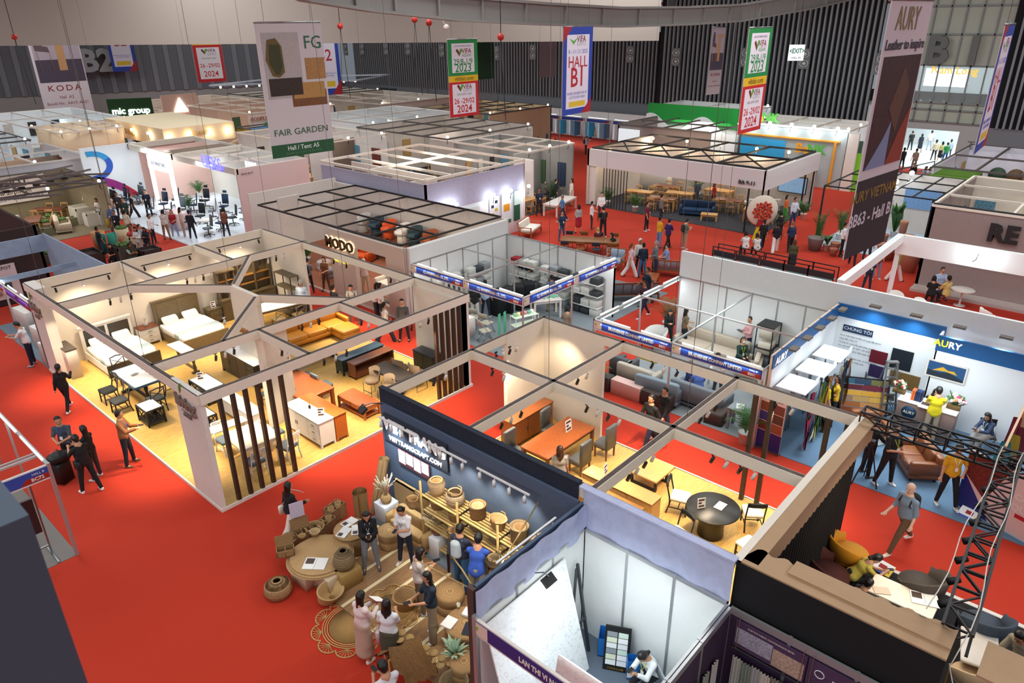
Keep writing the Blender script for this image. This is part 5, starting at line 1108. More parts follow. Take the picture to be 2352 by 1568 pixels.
b=basket(((.24,0),(.30,.14),(.27,.28),(.12,.38),(.10,.36)),WICK[1]);b.location=(5.42,11.65,0);b['label']='domed dark basket standing alone on the red carpet'
b=basket(((.10,0),(.22,.12),(.3,.34)),mat('#c7a671',.8,noise=.2,scale=30),sx=1.15,sy=.8);b.location=(5.95,10.7,0);b.rotation_euler=(.35,.2,.3);b['label']='wide scoop-shaped basket tilted against the display island'
b=basket(((.36,0),(.38,.3),(.38,.52)),WICK[1],inner=False,sc=14);b.location=(7.35,11.6,.05);b['label']='large chunky woven drum table with magazines on top';b['category']='table';b.name='woven_drum'
MB().lathe([(.001,.52),(.4,.52),(.4,.545),(.001,.55)],30).build('drum_lid',MATM,b)
for i,(x,y,a)in enumerate(((7.15,11.6,.4),(7.4,11.45,.9),(7.45,11.8,.1))):P_(magazine,x,y,a,['catalogue with plant picture on the woven drum','pink catalogue on the woven drum','white catalogue on the woven drum by the woman in black'][i],'catalogues on the woven drum',z=.615,sx=.36,sy=.24)
def pouf(r_=.27,h=.38,m=None):
 m=m or mat('#cda778',.9,kind='weave',scale=40,col2='#9a7648');q=E_('woven_pouf','stool');MB().lathe([(.001,0),(r_*.96,0),(r_,.02),(r_,h*.48),(r_*.97,h*.5),(r_,h*.52),(r_,h-.04),(r_*.95,h),(.001,h)],28).build('body',m,q);return q
for i,(x,y,rr,h,L_)in enumerate(((8.0,11.05,.27,.42,'woven round pouf behind the woman in black'),(7.2,7.75,.42,.42,'large woven round table with tablet, glass and box'),(6.55,7.15,.27,.36,'woven round stool, upper of the two by the booth post'),(7.55,8.55,.3,.45,'square-looking woven pouf beside the brown draped post'))):
 o=P_(pouf,x,y,0,L_,'woven poufs',z=.05,r_=rr,h=h)
b=basket(((.24,0),(.26,.3)),WICK[3]);b.location=(6.15,7.0,.05);b['label']='open round basket at the bottom beside the booth post'
b=basket(((.2,0),(.25,.3),(.24,.4)),WICK[0],handles=True);b.location=(6.75,6.75,.05);b['label']='tall handled basket squeezed behind the booth post'
P_(flat,7.1,7.55,.5,'black clipboard on the large woven round table',z=.485,sx=.32,sy=.23,m=mat('#1d2433'));P_(box_thing,7.35,7.85,.3,'white lunch box on the large woven round table',z=.485,name='lunch_box',cat='box',sx=.2,sy=.16,h=.07,m=PAPER);P_(flat,6.95,7.95,.2,'white tray with red cable on the large woven round table',z=.485,sx=.28,sy=.24,m=PAPER,name='tray',cat='tray',t=.03)
o=T('glass','drinking glass with yellow drink on the large woven round table','glass',(7.35,8.1,.485));MB().lathe([(.001,0),(.035,0),(.04,.11),(.036,.11),(.032,.01),(.001,.01)],14,cap=False).build('tumbler',mat('#dfe8ea',.05,alpha=.4),o);MB().lathe([(.001,.01),(.031,.01),(.033,.05),(.001,.05)],12).build('drink',mat('#e8c020',.3),o)
o=T('bottle','slim steel bottle on the large woven round table','bottle',(7.55,7.75,.485));MB().lathe([(.001,0),(.03,0),(.03,.16),(.015,.19),(.015,.22),(.001,.22)],12).build('bottle_body',M_STEEL,o)
# big scalloped round rugs on the floor
def scallop_rug(R_=.75,n=10):
 r=E_('scalloped_rug','rug');MB().lathe([(.001,.0),(R_*.6,0),(R_*.62,.012),(.001,.02)],40).build('centre',mat('#b58c50',.95,noise=.3,scale=14,bump=.5),r)
 for q in(.66,.72,.78):MB().tube([(R_*q*math.cos(t*PI/18),R_*q*math.sin(t*PI/18),.012)for t in range(36)],.012,5,True).build('ring',mat('#c39b5e',.9),r)
 for k in range(n):
  a=k*2*PI/n;c=Vector((math.cos(a),math.sin(a),0))*R_*.84;g=MB();s_=Vector((-math.sin(a),math.cos(a),0));u=Vector((math.cos(a),math.sin(a),0));P0=[c+u*R_*.22*math.sin(t*PI/8)+s_*R_*.27*math.cos(t*PI/8)+Vector((0,0,.012))for t in range(9)]
  g.tube(P0,.014,5)
  for t in(1,2,3,4,5,6,7):g.tube([c-u*.03+Vector((0,0,.012)),P0[t]],.008,4)
  g.build('scallop',mat('#c39b5e',.9),r)
 return r
P_(scallop_rug,5.95,9.75,.1,'large scalloped jute rug flat on the floor',z=.0,s=1.05);P_(scallop_rug,6.75,9.45,.3,'second scalloped rug half under the woman with the clipboard',z=.055,s=.85)
b=basket(((.2,0),(.24,.26)),WICK[0]);b.location=(6.95,9.3,.06);b['label']='large round basket behind the woman with the handbag'
r=T('draped_rug_stand','stand draped with brown fringed jute and round patches at the bottom','rug',(5.75,7.9,.05))
g=MB();V=[]
for i in range(9):
 for j in range(9):u,v=i/8,j/8;V.append((-.35+.75*u+.05*math.sin(j*2.),-.5+1.0*v+.06*math.sin(i*2.4),.95-.75*abs(v-.5)**1.3*1.6-.25*u+.03*math.sin(i*3+j*2)))
g.S=True;g._add(V,[(i*9+j,i*9+j+1,(i+1)*9+j+1,(i+1)*9+j)for i in range(8)for j in range(8)]);g.S=False;g.build('brown_drape',mat('#8a6234',.9,noise=.5,scale=9,bump=.8),r)
for k in range(14):MB().lathe([(.001,0),(.085,0),(.08,.015),(.001,.02)],14).build('round_patch',mat('#b0905a',.9,noise=.2,scale=40),r,(.1+.14*(k%2)+.03*k,.42-.075*k,.75-.035*k))
MB().cb(-.3,0,0,.05,.05,.75).cb(.3,0,0,.05,.05,.6).build('frame',BAM,r)
P_(lambda**k:palm(**k),6.6,7.45,0,'pot of fine pale green sprigs behind the booth post',z=.05,key=('sprig',),h=.6,n=26,kind='leaf',spread=.35,potr=.1,poth=.2,m=mat('#9db79a',.7),s=(.8,.8,1))
# flood lamps on arms
def flood(m=None,glow=True,arm=.55):
 r=E_('flood_lamp','lamp');MB().tube([(0,0,0),(0,-arm*.6,.12),(0,-arm,.1)],.012,6).build('arm',M_STEEL,r)
 o=MB().box(-.13,-.03,-.09,.13,.03,.09).build('lamp_body',M_BLACK,r);o.location=(0,-arm,.02);o.rotation_euler=(-.9,0,0);MB().box(-.115,.03,-.075,.115,.034,.075).build('lens',mat('#f4fbff',.3,emit=5)if glow else mat('#c8ccd0'),o);return r
o=flood();o.location=(8.95,12.05,2.95);o.rotation_euler=(0,0,-R90-.3+PI*0);o['label']='flood lamp on a long arm at the left end of the slate wall';o.location=(9.0,12.1,2.98)
r=T('panel_lamp','black square flood panel seen from behind on a bent arm by the booth post','lamp',(6.15,6.4,2.9));MB().tube([(0,0,0),(.1,.35,.1),(.25,.75,.05)],.015,6).build('arm',BAM,r);MB().box(-.02,-.2,-.2,.02,.2,.2).build('lamp_body',M_BLACK,r,(.27,.85,0),-.8)
r=T('bamboo_rail','thin bamboo poles crossing above the handicraft booth','pole',(6.5,6.5,2.3));MB().tube([(0,.1,0),(2.3,.75,.35)],.014,6).tube([(-.3,1.3,.3),(.0,.1,.1)],.012,6).build('pole',BAM,r)
lamp('SPOT','spot_light',(7.2,8.0,2.9),90,(1,.9,.78),to=(7.0,9.6,0),spot=2.2,blend=1)
# ---------------------------------------------------------------- slab booth
M_SLAB=mat('#f4f5f4',.25,kind='marble',scale=.55,col2='#c7c9c9')
def slab(w_,h,x,y,z,rz,tilt,lab):
 o=MB().box(0,0,0,w_,.03,h).build('stone_slab',M_SLAB,None,(x,y,z));o.rotation_euler=(tilt,0,rz);tag(o,lab,'slab');return o
o=slab(2.1,2.35,6.12,5.5,.02,0,-.27,'very large white marble-veined slab leaning against the back panel');slab(1.6,2.3,6.0,4.9,.02,-R90,-.2,'second white slab seen under the purple fascia, partly cut off')
o=flood(arm=.3);o.location=(7.4,6.15,2.5);o.rotation_euler=(0,0,0);o['label']='black flood lamp shining on the large white slab'
lamp('SPOT','spot_light',(7.4,5.8,2.45),35,COOL,to=(7.3,6.1,1.2),spot=1.9,blend=1)
lamp('AREA','booth_fill_light',(7.4,4.8,2.6),36,COOL,1.2,to=(7.8,4.8,0))  # area fill without a fixture, added to brighten the slab booth
r=T('metal_a_frame','dark metal A-shaped frame leaning behind the white slab','frame',(8.55,5.75,.02));MB().bar((0,0,0),(-.05,.3,2.0),.05).bar((-.5,.1,0),(-.08,.3,1.9),.05).bar((-.25,.1,.8),(0,.1,.8),.03).build('frame',mat('#4a4e52',.5,.4),r)
def rack_board():
 r=E_('sample_board','sample board');o=MB().box(-.24,-.02,0,.24,.02,.9).build('board',M_BLACK,r)
 for i in range(2):
  for j in range(6):MB().box(-.2+.21*i,-.028,.12+.115*j,-.01+.2*i,-.02,.22+.115*j).build('sample',mat(['#e8ebe8','#cfe0d0','#dfe2c8','#e6e8ea','#8f949a','#f0f0f0'][(i*3+j*2)%6],.4),o)
 text('STONE SLABS',.05,mat('#b08a2a',.4,.5),o,y=-.03,z=.05);o.rotation_euler=(-.25,0,0);return r
P_(rack_board,8.5,5.1,-1.1,'black board of stone samples standing near the woman in white',z=.02)
def gift():r=E_('shopping_bag','bag');MB().box(-.17,-.09,0,.17,.09,.02).box(-.17,-.09,0,.17,-.085,.45).box(-.17,.085,0,.17,.09,.45).box(-.17,-.09,0,-.165,.09,.45).box(.165,-.09,0,.17,.09,.45).build('bag_body',mat('#1f72c4',.5),r);MB().box(-.17,-.094,.05,.17,-.09,.2).build('white_band',PAPER,r);return r
P_(gift,8.65,4.75,-.9,'blue and white open carton bag beside the sample board',z=.02);o=P_(gift,8.75,5.55,.5,'blue and white bag half hidden behind the slab',z=.02)
o=sdf_obj('snack_bag',[(Vector((0,0,.1)),Vector((.12,0,.12)),.1,.08,1,.05)],.02,mat('#d8503a',.5),None);o.location=(8.75,5.35,.02);tag(o,'red and yellow plastic bag behind the sample board','bag')
P_(chair,8.15,4.2,-2.2,'grey folding chair back in front of the seated woman in white',kind='folding',seat=mat('#8c9498',.4),frame=M_STEEL,z=.02,h=.46)
g=sdf_obj('black_backpack',[(Vector((0,0,.15)),Vector((0,0,.35)),.13,.12,1.2,.04)],.02,M_BLACK,None);g.location=(8.75,3.85,.02);tag(g,'black bag on a chair at the right end of the slab booth','bag')
# ---------------------------------------------------------------- curtain booth
for y,w_,sgn in((2.55,1.15,0),(1.35,1.2,1),(.1,1.1,2),(-1.2,1.1,3)):
 r=T('panel_banner',['dark banner with bedroom photographs, above the first row of curtain samples','dark banner with the white BellaHome name','dark banner cut by the bottom edge, right of the name banner','dark banner at the far right of the curtain booth'][sgn],'banner',(8.86,y,1.8),-R90)
 b=MB().box(-w_/2,-.01,0,w_/2,0,.55).build('banner_sheet',mat('#4a3350',.7),r)
 if sgn==0:MB().box(-.55,-.014,.08,.05,-.01,.4).build('picture',mat('#b9b4c6',.6,noise=.6,scale=9),b);MB().box(.06,-.014,.02,.55,-.01,.36).build('picture',mat('#c9ab96',.6,noise=.5,scale=7),b);text('CURTAIN FABRIC COMPREHENSIVE SERIES',.04,M_WHITE,b,z=.47,y=-.012,ext=.001)
 if sgn==1:text('BELLAHOME',.13,mat('#d8d4dc'),b,x=.12,z=.3,y=-.012,ext=.001);MB().tube([(-.42+.07*math.cos(t*PI/8),-.014,.34+.07*math.sin(t*PI/8))for t in range(16)],.008,5,True).build('logo',mat('#d8d4dc'),b);text('SPECIALIZING IN PRODUCTS\nOF EUROPEAN CURTAIN FABRIC',.035,mat('#a9a0ae'),b,z=.13,y=-.012,ext=.001)
 MB().bar((-w_/2,-.03,-.03),(w_/2,-.03,-.03),.02).build('rail',M_STEEL,r)
 for k in(-1,1):MB().bar((k*(w_/2-.06),-.03,-.03),(k*(w_/2-.06),-.02,.66),.008).build('cord',mat('#7d6347'),r)
CC=['#b7b8ad','#8e9a8c','#a9a9a4','#c8c4b6','#9a8f7d','#7d8a86','#b2ada8']
for row,y0 in((0,3.05),(1,1.8)):
 for k in range(7):
  o=curtain_mesh(.16,-1.5,0,3,.02);o=o.build('curtain_sample',mat(CC[(k+row)%7],.9,noise=.4 if k%3==1 else .08,scale=9),None,(8.72-.02*(k%2),y0-k*.16,1.72),-R90);tag(o,['first','second','third','fourth','fifth','sixth','seventh'][k]+' hanging curtain sample from the left '+('under the photograph banner' if row==0 else 'under the name banner'),'curtain','curtain samples, row %d'%(row+1))
for k in range(6):o=curtain_mesh(.2,-1.5,0,3,.02).build('curtain_sample',mat(CC[k],.9),None,(8.3-k*.3,3.2,1.72));tag(o,'curtain sample on the side wall of the curtain booth, place %s from the corner'%['one','two','three','four','five','six'][k],'curtain','curtain samples on the side wall')
# ---------------------------------------------------------------- black booth
P_(chair,13.95,2.75,.9,'mustard yellow velvet tub chair by the black curtain',kind='tub',seat=mat('#c8860f',.8,noise=.1),z=.02,w=.62,s=1.25)
P_(chair,13.0,2.85,.5,'dark maroon velvet tub chair in front of the yellow one',kind='tub',seat=mat('#4a1a16',.85,noise=.2),z=.02,w=.6,s=1.3)
P_(chair,12.6,2.95,.3,'cream rimmed chair half hidden under the taupe valance',kind='tub',seat=mat('#d8bd98',.8),z=.02,w=.5,h=.5)
P_(chair,13.9,1.35,PI*.85,'grey-brown velvet armchair behind the white table',kind='tub',seat=mat('#51473e',.85,noise=.2),z=.02,w=.65,s=1.25)
P_(table,13.15,1.5,-R90,'white rectangular table with brochures in the black booth',sx=1.2,sy=.62,top=mat('#f4e6d0',.4),leg=M_BLACK,h=.75,z=.02,style='pedestal')
P_(magazine,13.3,1.15,-1.2,'brochure with colour pictures on the white table in the black booth',z=.78);P_(flat,13.0,1.85,-1.,'sheet of small orange food pictures on the white table',z=.78,sx=.3,sy=.2,m=mat('#f2d9bc',.5,noise=.4,scale=20))
P_(chair,13.5,.15,2.2,'slate blue armchair with thick curved rim beside the black truss',kind='barrel',seat=mat('#3f4a58',.85),frame=M_BLACK,z=.02,w=.62,s=1.25)
P_(chair,12.2,.1,2.3,'cream rimmed chair next to the white panel at the right',kind='barrel',seat=mat('#d9b98e',.8),frame=W_OAK,z=.02,w=.55)
q=at(2250,1490,.75);P_(table,q.x,q.y,.2,'small white table seen through the black truss',sx=.9,sy=.6,top=M_WHITE,leg=M_BLACK,h=.75,z=.02,style='pedestal')
o=sdf_obj('red_cloth',[(Vector((0,0,0)),Vector((.25,.05,.03)),.06,.05,1,.03),(Vector((.1,.05,.03)),Vector((.2,-.12,0)),.05,.04,1,.04)],.02,mat('#a0141a',.8),None);o.location=(9.35,-.9,3.36);tag(o,'red cloth lying on the taupe canopy at the bottom right','cloth')
def sign_card():r=E_('number_sign','sign');o=MB().box(-.22,-.006,0,.22,.006,.3).build('sign_card',mat('#f2f2f4',.5),r);MB().box(-.22,-.01,0,.22,-.006,.05).build('blue_strip',mat('#2b4fb0'),o);MB().vprism([(.22,0),(.22,.3),(.12,0)],-.012,-.006).build('yellow_corner',mat('#e6c22a'),o);MB().box(-.08,-.012,.12,.08,-.006,.22).build('red_number',mat('#9c2118'),o);o.rotation_euler=(-1.1,0,0);return r
P_(sign_card,14.45,2.2,-R90-.2,'white card with red, yellow and blue corners on the black carpet',z=.05);P_(sign_card,17.85,1.2,-R90-.2,'white booth number card on the red carpet by the car poster',z=.02)
for k in range(7):o=MB().lathe([(.001,.09),(.05,.09),(.06,-.09),(.05,-.09)],12).build('truss_lamp',M_BLACK,None,(10.2+.6*k,.62+.02*k,3.3));o.rotation_euler=(.9,.3,0);tag(o,'black can lamp on the left side of the lattice truss, number %s from the bottom'%['one','two','three','four','five','six','seven'][k],'lamp','can lamps on the truss')
for k,y in((0,.45),(1,.75)):
 q=[(15.0-i*.5,y+.035*math.sin(i*1.1+k)-.02*i*(k==0),3.62)for i in range(12)];o=MB().tube(q+([(9.2,.3,3.1),(8.9,.0,2.6)]if k==0 else[]),.009,5).build('cable',mat('#d8d4c8',.6),None);tag(o,['white cable looping down the left side of the lattice truss','white cable on the right side of the lattice truss'][k],'cable')
lamp('AREA','booth_fill_light',(13.2,1.2,3.1),45,(1,.85,.65),.8,to=(13.2,1.4,0))  # added warm fill over the white table, no fixture of its own
# ---------------------------------------------------------------- leather booth
M_DESK=mat('#8f7468',.6)
r=P_(box_thing,21.45,3.1,-R90,'brown reception desk with round blue logo',name='reception_desk',cat='desk',z=.012,sx=1.5,sy=.55,h=.95,m=M_DESK);MB().rbox(0,0,.95,1.54,.6,.03,.01).build('desk_top',M_WHITE,r)
o=MB().lathe([(.001,0),(.2,0),(.2,.015),(.001,.015)],28).build('logo_disc',mat('#0d2f4d'),r);o.location=(-.4,-.275,.66);o.rotation_euler=(R90,0,0);text('AURY',.12,mat('#e8e2c0'),r,x=-.4,y=-.3,z=.66)
def bouquet(cs=('#c43a6a','#f0c8c0','#f4efe6','#e2a07a'),n=26,seed=1,sp=.26,h=.34):
 r=E_('flower_arrangement','flowers');MB().rbox(0,0,0,.34,.16,.13,.02).build('planter',mat('#7d6238',.8,noise=.3,scale=30),r);q=random.Random(seed);g=MB()
 for k in range(30):a=q.random()*7;t=q.random()*sp;g.tube([(0,0,.1),(t*math.cos(a),t*.7*math.sin(a),.15+h*q.random())],[.006,.02],4)
 g.build('foliage',mat('#3d6b35',.6),r)
 for k in range(n):a=q.random()*7;t=q.random()**.6*sp;MB().sph((t*math.cos(a),t*.7*math.sin(a),.16+h*(1-t/sp*.6)*(.5+.5*q.random())),.035+.02*q.random(),8,6).build('bloom',mat(cs[k%len(cs)],.7),r)
 return r
P_(bouquet,21.55,2.5,-R90,'large pink and white flower arrangement at the right of the desk',z=1.0,seed=2);P_(bouquet,21.6,3.95,-R90,'smaller dark red and white flower arrangement at the left of the desk',z=1.0,cs=('#8c2a22','#efe6dc','#f2c0a8'),seed=5,n=16,sp=.2,h=.24)
for k in range(6):o=MB().box(-.02,-.11,0,.02,.11,.3).build('ring_binder',mat(['#d8642a','#d8642a','#1d2e55','#1d2e55','#24366b','#16203a'][k],.5),None,(21.45,3.55-k*.05,1.0),R90+0);tag(o,['orange','orange','navy','navy','navy','dark'][k]+' ring binder on the desk, number %s from the left'%['one','two','three','four','five','six'][k],'binder','ring binders on the desk')
P_(magazine,21.25,3.0,-R90,'pile of white printed papers in front of the man in yellow',z=.995,s=1.2)
LB=mat('#8a5230',.4,bump=.1,scale=6,noise=.15)
o=sofa(sx=1.35,sy=.8,m=LB,cush=2,h=.42,back=.36);o.location=(19.3,2.75,.012);o.rotation_euler=(0,0,PI+.6);o['label']='brown leather two-seat armchair in the middle of the blue carpet'
o=sofa(sx=.95,sy=.75,m=LB,cush=1,h=.42,back=.36);o.location=(20.1,4.2,.012);o.rotation_euler=(0,0,-.9);o['label']='brown leather armchair near the black truss corner'
P_(round_table,19.3,3.85,0,'small round grey side table between the leather chairs',z=.012,rad=.26,h=.45,top=mat('#6d7278',.4),kind='ped')
P_(chair,22.2,4.35,.3,'black folding chair right of the ladder',kind='folding',seat=M_BLACK,frame=M_STEEL,z=.012);P_(chair,22.5,4.9,.3,'black folding chair left of the ladder',kind='folding',seat=M_BLACK,frame=M_STEEL,z=.012);P_(chair,21.6,1.55,-1.2,'folding chair under the seated woman in denim',kind='folding',seat=M_BLACK,frame=M_STEEL,z=.012)
r=T('step_ladder','open aluminium step ladder in front of the photo wall','ladder',(21.9,4.35,.012),-.9)
for sgn in(1,-1):
 MB().bar((sgn*.22,-.45,0),(sgn*.15,0,1.75),.05,.03).bar((sgn*.22,.45,0),(sgn*.15,.02,1.72),.04,.02).build('side_rail',M_STEEL,r)
for k in range(6):z=.25+k*.26;MB().box(-.2+.01*k,-.45+.257*z-.05,z,.2-.01*k,-.45+.257*z+.04,z+.02).build('step',M_STEEL,r)
MB().box(-.17,-.07,1.73,.17,.08,1.77).build('top_step',M_STEEL,r)
def swatch_rack(cols=((.55,),),w_=1.5):
 r=E_('leather_swatch_rack','display rack');fr=M_BLACK;MB().bar((-w_/2,0,0),(-w_/2,.35,1.15),.04).bar((w_/2,0,0),(w_/2,.35,1.15),.04).bar((-w_/2,.35,1.15),(w_/2,.35,1.15),.04).bar((-w_/2,-.1,.03),(-w_/2,.5,.03),.04).bar((w_/2,-.1,.03),(w_/2,.5,.03),.04).build('frame',fr,r)
 cs=[['#7a3f24','#8a4c2c','#8a5f3a'],['#94582e','#b07a44'],['#8a6a55','#a8844e','#b89040'],['#c08f34','#ba8a2e'],['#4d1220','#5d1626'],['#1f5266','#16324a','#5e5a2c']]
 for i,row in enumerate(cs):
  for j,c in enumerate(row):z=.12+.17*i;L=(w_-.08)/len(row);o=MB().box(-w_/2+.04+L*j,-.02,0,-w_/2+.04+L*(j+1)-.005,.0,.16).build('leather_swatch',mat(c,.35),r);o.location=(0,z*.3,z);o.rotation_euler=(-.3,0,0)
 return r
P_(swatch_rack,21.2,4.8,-1.1,'tilted rack of brown, yellow, maroon and blue leather swatches',z=.012)
# racks of hanging hides along the left wall and at the right end
HC=['#a1134c','#8e1f3a','#d8d2c4','#4f98a8','#d4c522','#2a6a3c','#a8763e','#94643a','#2a2420','#8a2f22','#b88a5e','#d0cbb8','#1f2a33','#1e3350','#9c6436','#a06a3a']
for k,c in enumerate(HC):
 x=18.15+k*.22;g=MB();n=8;hgt=1.65+.1*math.sin(k*2.1);V=[]
 for i in range(n+1):
  t=i/n;w_=.09+.11*t;V+=[(-w_,.05*math.sin(t*5+k),-hgt*t),(w_,-.04*math.sin(t*4+k*2),-hgt*t)]
 g.S=True;g._add(V,[(2*i,2*i+1,2*i+3,2*i+2)for i in range(n)]);g._add([(a,b+.035,c_)for a,b,c_ in V],[(2*i,2*i+2,2*i+3,2*i+1)for i in range(n)]);g.S=False
 o=g.build('hanging_hide',mat(c,.5,noise=.1),None,(x,5.3+.06*(k%2),1.8),.25);tag(o,'hanging leather hide number %s from the left on the racks of the left wall'%(['one','two','three','four','five','six','seven','eight','nine','ten','eleven','twelve','thirteen','fourteen','fifteen','sixteen'][k]),'leather hide','hides along the left wall')
for k,x in enumerate((18.35,19.7,21.0)):
 r=T('display_canopy',['nearest white hood above the leather racks, with coloured scribbles','middle white hood above the leather racks','farthest white hood above the leather racks'][k],'canopy',(x,5.85,1.9));MB().box(-.5,-.42,0,.5,.4,.03).build('hood',WHB,r);MB().box(.25,-.42,.03,.5,-.4,.2).build('price_board',WHB,r);MB().bar((-.58,.3,-1.87),(-.58,.3,0),.04).bar((.58,.3,-1.87),(.58,.3,0),.04).bar((-.6,-.3,-.1),(.6,-.3,-.1),.03).build('rail',M_STEEL,r)
 lamp('SPOT','spot_light',(x,5.3,2.8),60,COOL,to=(x,5.7,1.),spot=2.,blend=.9)
for k,c in enumerate(('#1d7a80','#a08a22','#5e0f22','#7d1a30','#b98a5e','#a87a4a')):
 g=MB();n=8;V=[]
 for i in range(n+1):t=i/n;w_=.1+.22*t;V+=[(-w_,.06*math.sin(t*6+k),-1.7*t),(w_*.8,-.05*math.sin(t*5+k),-1.7*t)]
 g.S=True;g._add(V,[(2*i,2*i+1,2*i+3,2*i+2)for i in range(n)]);g._add([(a,b+.04,c_)for a,b,c_ in V],[(2*i,2*i+2,2*i+3,2*i+1)for i in range(n)]);g.S=False
 o=g.build('hanging_hide',mat(c,.5,noise=.1),None,(18.6+k*.5,.95-.1*(k%3),1.95),R90+.5);tag(o,['teal','olive yellow','dark maroon','wine red','tan','light brown'][k]+' hide hanging on the rack at the right end of the leather booth','leather hide','hides at the right end')
r=T('hide_rack','rack of slanted poles carrying hides at the right edge','display rack',(19.6,.9,.012));MB().bar((-1.4,.2,0),(-1.3,0,2.0),.06).bar((1.8,.2,0),(1.8,0,2.0),.06).bar((-1.4,0,2.0),(2.0,0,2.0),.05).build('rack_frame',mat('#c9a584',.6),r)
def floodbar():r=E_('flood_lamp','lamp');MB().bar((0,0,0),(0,-.3,.1),.02).build('arm',M_STEEL,r);MB().box(-.16,-.45,.06,.16,-.25,.12).build('lamp_body',mat('#6f675e',.6),r);MB().box(-.14,-.43,.052,.14,-.27,.06).build('lens',mat('#f4fbff',.3,emit=4),r);return r
for k in range(5):P_(floodbar,18.3+k*.95,6.42,0,'flood lamp above the left wall of the leather booth, number %s from the near end'%['one','two','three','four','five'][k],'floods above the left wall',z=2.86)
for k in range(5):P_(floodbar,22.95,5.3-k*1.15,-R90,'flood lamp along the top of the tall white wall, number %s from the left'%['one','two','three','four','five'][k],'floods along the tall white wall',z=3.0 if k<2 else 2.95);lamp('SPOT','spot_light',(22.4,5.3-k*1.15,2.95),60,COOL,to=(22.9 if k<2 else 22.3,5.3-k*1.15,.8),spot=2.2,blend=1)
lamp('AREA','booth_fill_light',(20.2,3,2.9),110,COOL,2,to=(20.2,3,0))  # added fill above the blue carpet, not tied to any lamp there
def picture(w_,h,c,y,z,x,lab,n_=.6):
 r=T('wall_picture',lab,'picture',(x,y,z),-R90);MB().box(-w_/2,-.03,0,w_/2,0,h).build('print',mat(c,.5,noise=n_,scale=7),r);return r
picture(.5,.42,'#7a1a2c',4.95,1.2,22.79,'photo of maroon leather on the white wall');picture(.6,.65,'#1b2530',4.3,1.2,22.79,'photo of a black handbag held in a hand');picture(.45,.4,'#3a2a5a',4.92,.72,22.79,'small photo of purple gloss on the white wall');picture(.85,.5,'#8a6a3a',4.1,.62,22.79,'photo of a brown leather sofa on the white wall')
r=picture(1.0,.5,'#2a5f96',3.0,1.5,22.28,'framed painting of blue mountains with yellow peaks');MB().vprism([(-.48,.02),(-.48,.2),(-.2,.16),(.1,.22),(.48,.08),(.48,.02)],-.04,-.03).build('foreground_hill',mat('#1b2a38'),r);MB().vprism([(-.35,.2),(-.1,.36),(.05,.28),(.2,.3),(.3,.2),(0,.24)],-.038,-.03).build('yellow_peak',mat('#d9a92e'),r)
for q in((-.52,-.02,.52,.02),(-.52,.48,.52,.52),(-.52,.02,-.48,.48),(.48,.02,.52,.48)):MB().box(q[0],-.05,q[1],q[2],-.02,q[3]).build('frame_bar',M_WHITE,r)
r=T('wall_text','dark blue title and grey paragraphs printed on the white wall','lettering',(22.79,5.6,1.9),-R90);MB().box(-.55,-.012,.1,.35,-.004,.32).build('title_board',mat('#12304f'),r);text('CHÚNG TÔI',.15,WHB,r,x=-.1,z=.21,y=-.014,ext=.001)
TG=mat('#50555c')
for k in range(9):text(['Aury Việt Nam là đơn vị cung cấp da bò','hàng đầu Châu Á.','Chúng tôi cung cấp giải pháp da thật','cho nội thất, bàn nệm, nội thất ô tô,','giày dép và các phụ kiện thời trang.','','Với năng lực chuyên môn và kinh nghiệm','đội ngũ nhân viên nhiệt tình','da ngành da.'][k]or ' ',.075,TG,r,x=-.6,z=-.05-.12*k,y=-.006,ext=.001,align='LEFT')
r=T('roll_up_banner','roll-up banner of leather photographs on the red aisle','banner',(17.6,6.15,.0),-R90-.1);MB().box(-.4,-.06,0,.4,.06,.06).build('base',M_STEEL,r);b=MB().box(-.38,-.005,.06,.38,.005,1.75).build('banner_sheet',mat('#e3c0b4',.6),r)
for i in range(2):
 for j in range(3):MB().box(-.36+.37*i,-.01,.62+.3*j,-.01+.37*i,-.005,.9+.3*j).build('picture',mat(['#6e2f26','#3a2f7a','#8a4a2a','#a05a38','#5c3a30','#7a4038'][i*3+j],.5,noise=.5,scale=12),b)
MB().box(-.38,-.011,.06,.38,-.005,.6).build('violet_panel',mat('#2b1c66'),b);text('Leather to inspire',.08,mat('#6e2f26'),b,z=1.6,y=-.008,ext=.001)
r=T('car_poster','large red and white poster of car mats leaning by the truss','poster',(17.9,.5,.05),-R90-.35);b=MB().box(-1.1,-.02,0,1.1,.02,1.6).build('poster_sheet',mat('#d9b9b4',.5),r);MB().vprism([(-1.1,0),(-1.1,1.0),(-.3,0)],-.03,-.02).build('blue_corner',mat('#1b1f6a'),b);MB().vprism([(-1.1,1.0),(-1.1,1.6),(-.1,1.6),(-.5,.5)],-.03,-.02).build('red_photo',mat('#7a2a20',.5,noise=.7,scale=5),b);text('CAR MAT',.22,M_WHITE,b,x=.55,z=1.0,y=-.025,ext=.002,off=.006);text('QUEEN',.24,M_WHITE,b,x=.45,z=.72,y=-.025,ext=.002,off=.006);MB().box(.2,-.03,.48,.9,-.02,.58).build('red_label',mat('#b01a24'),b)
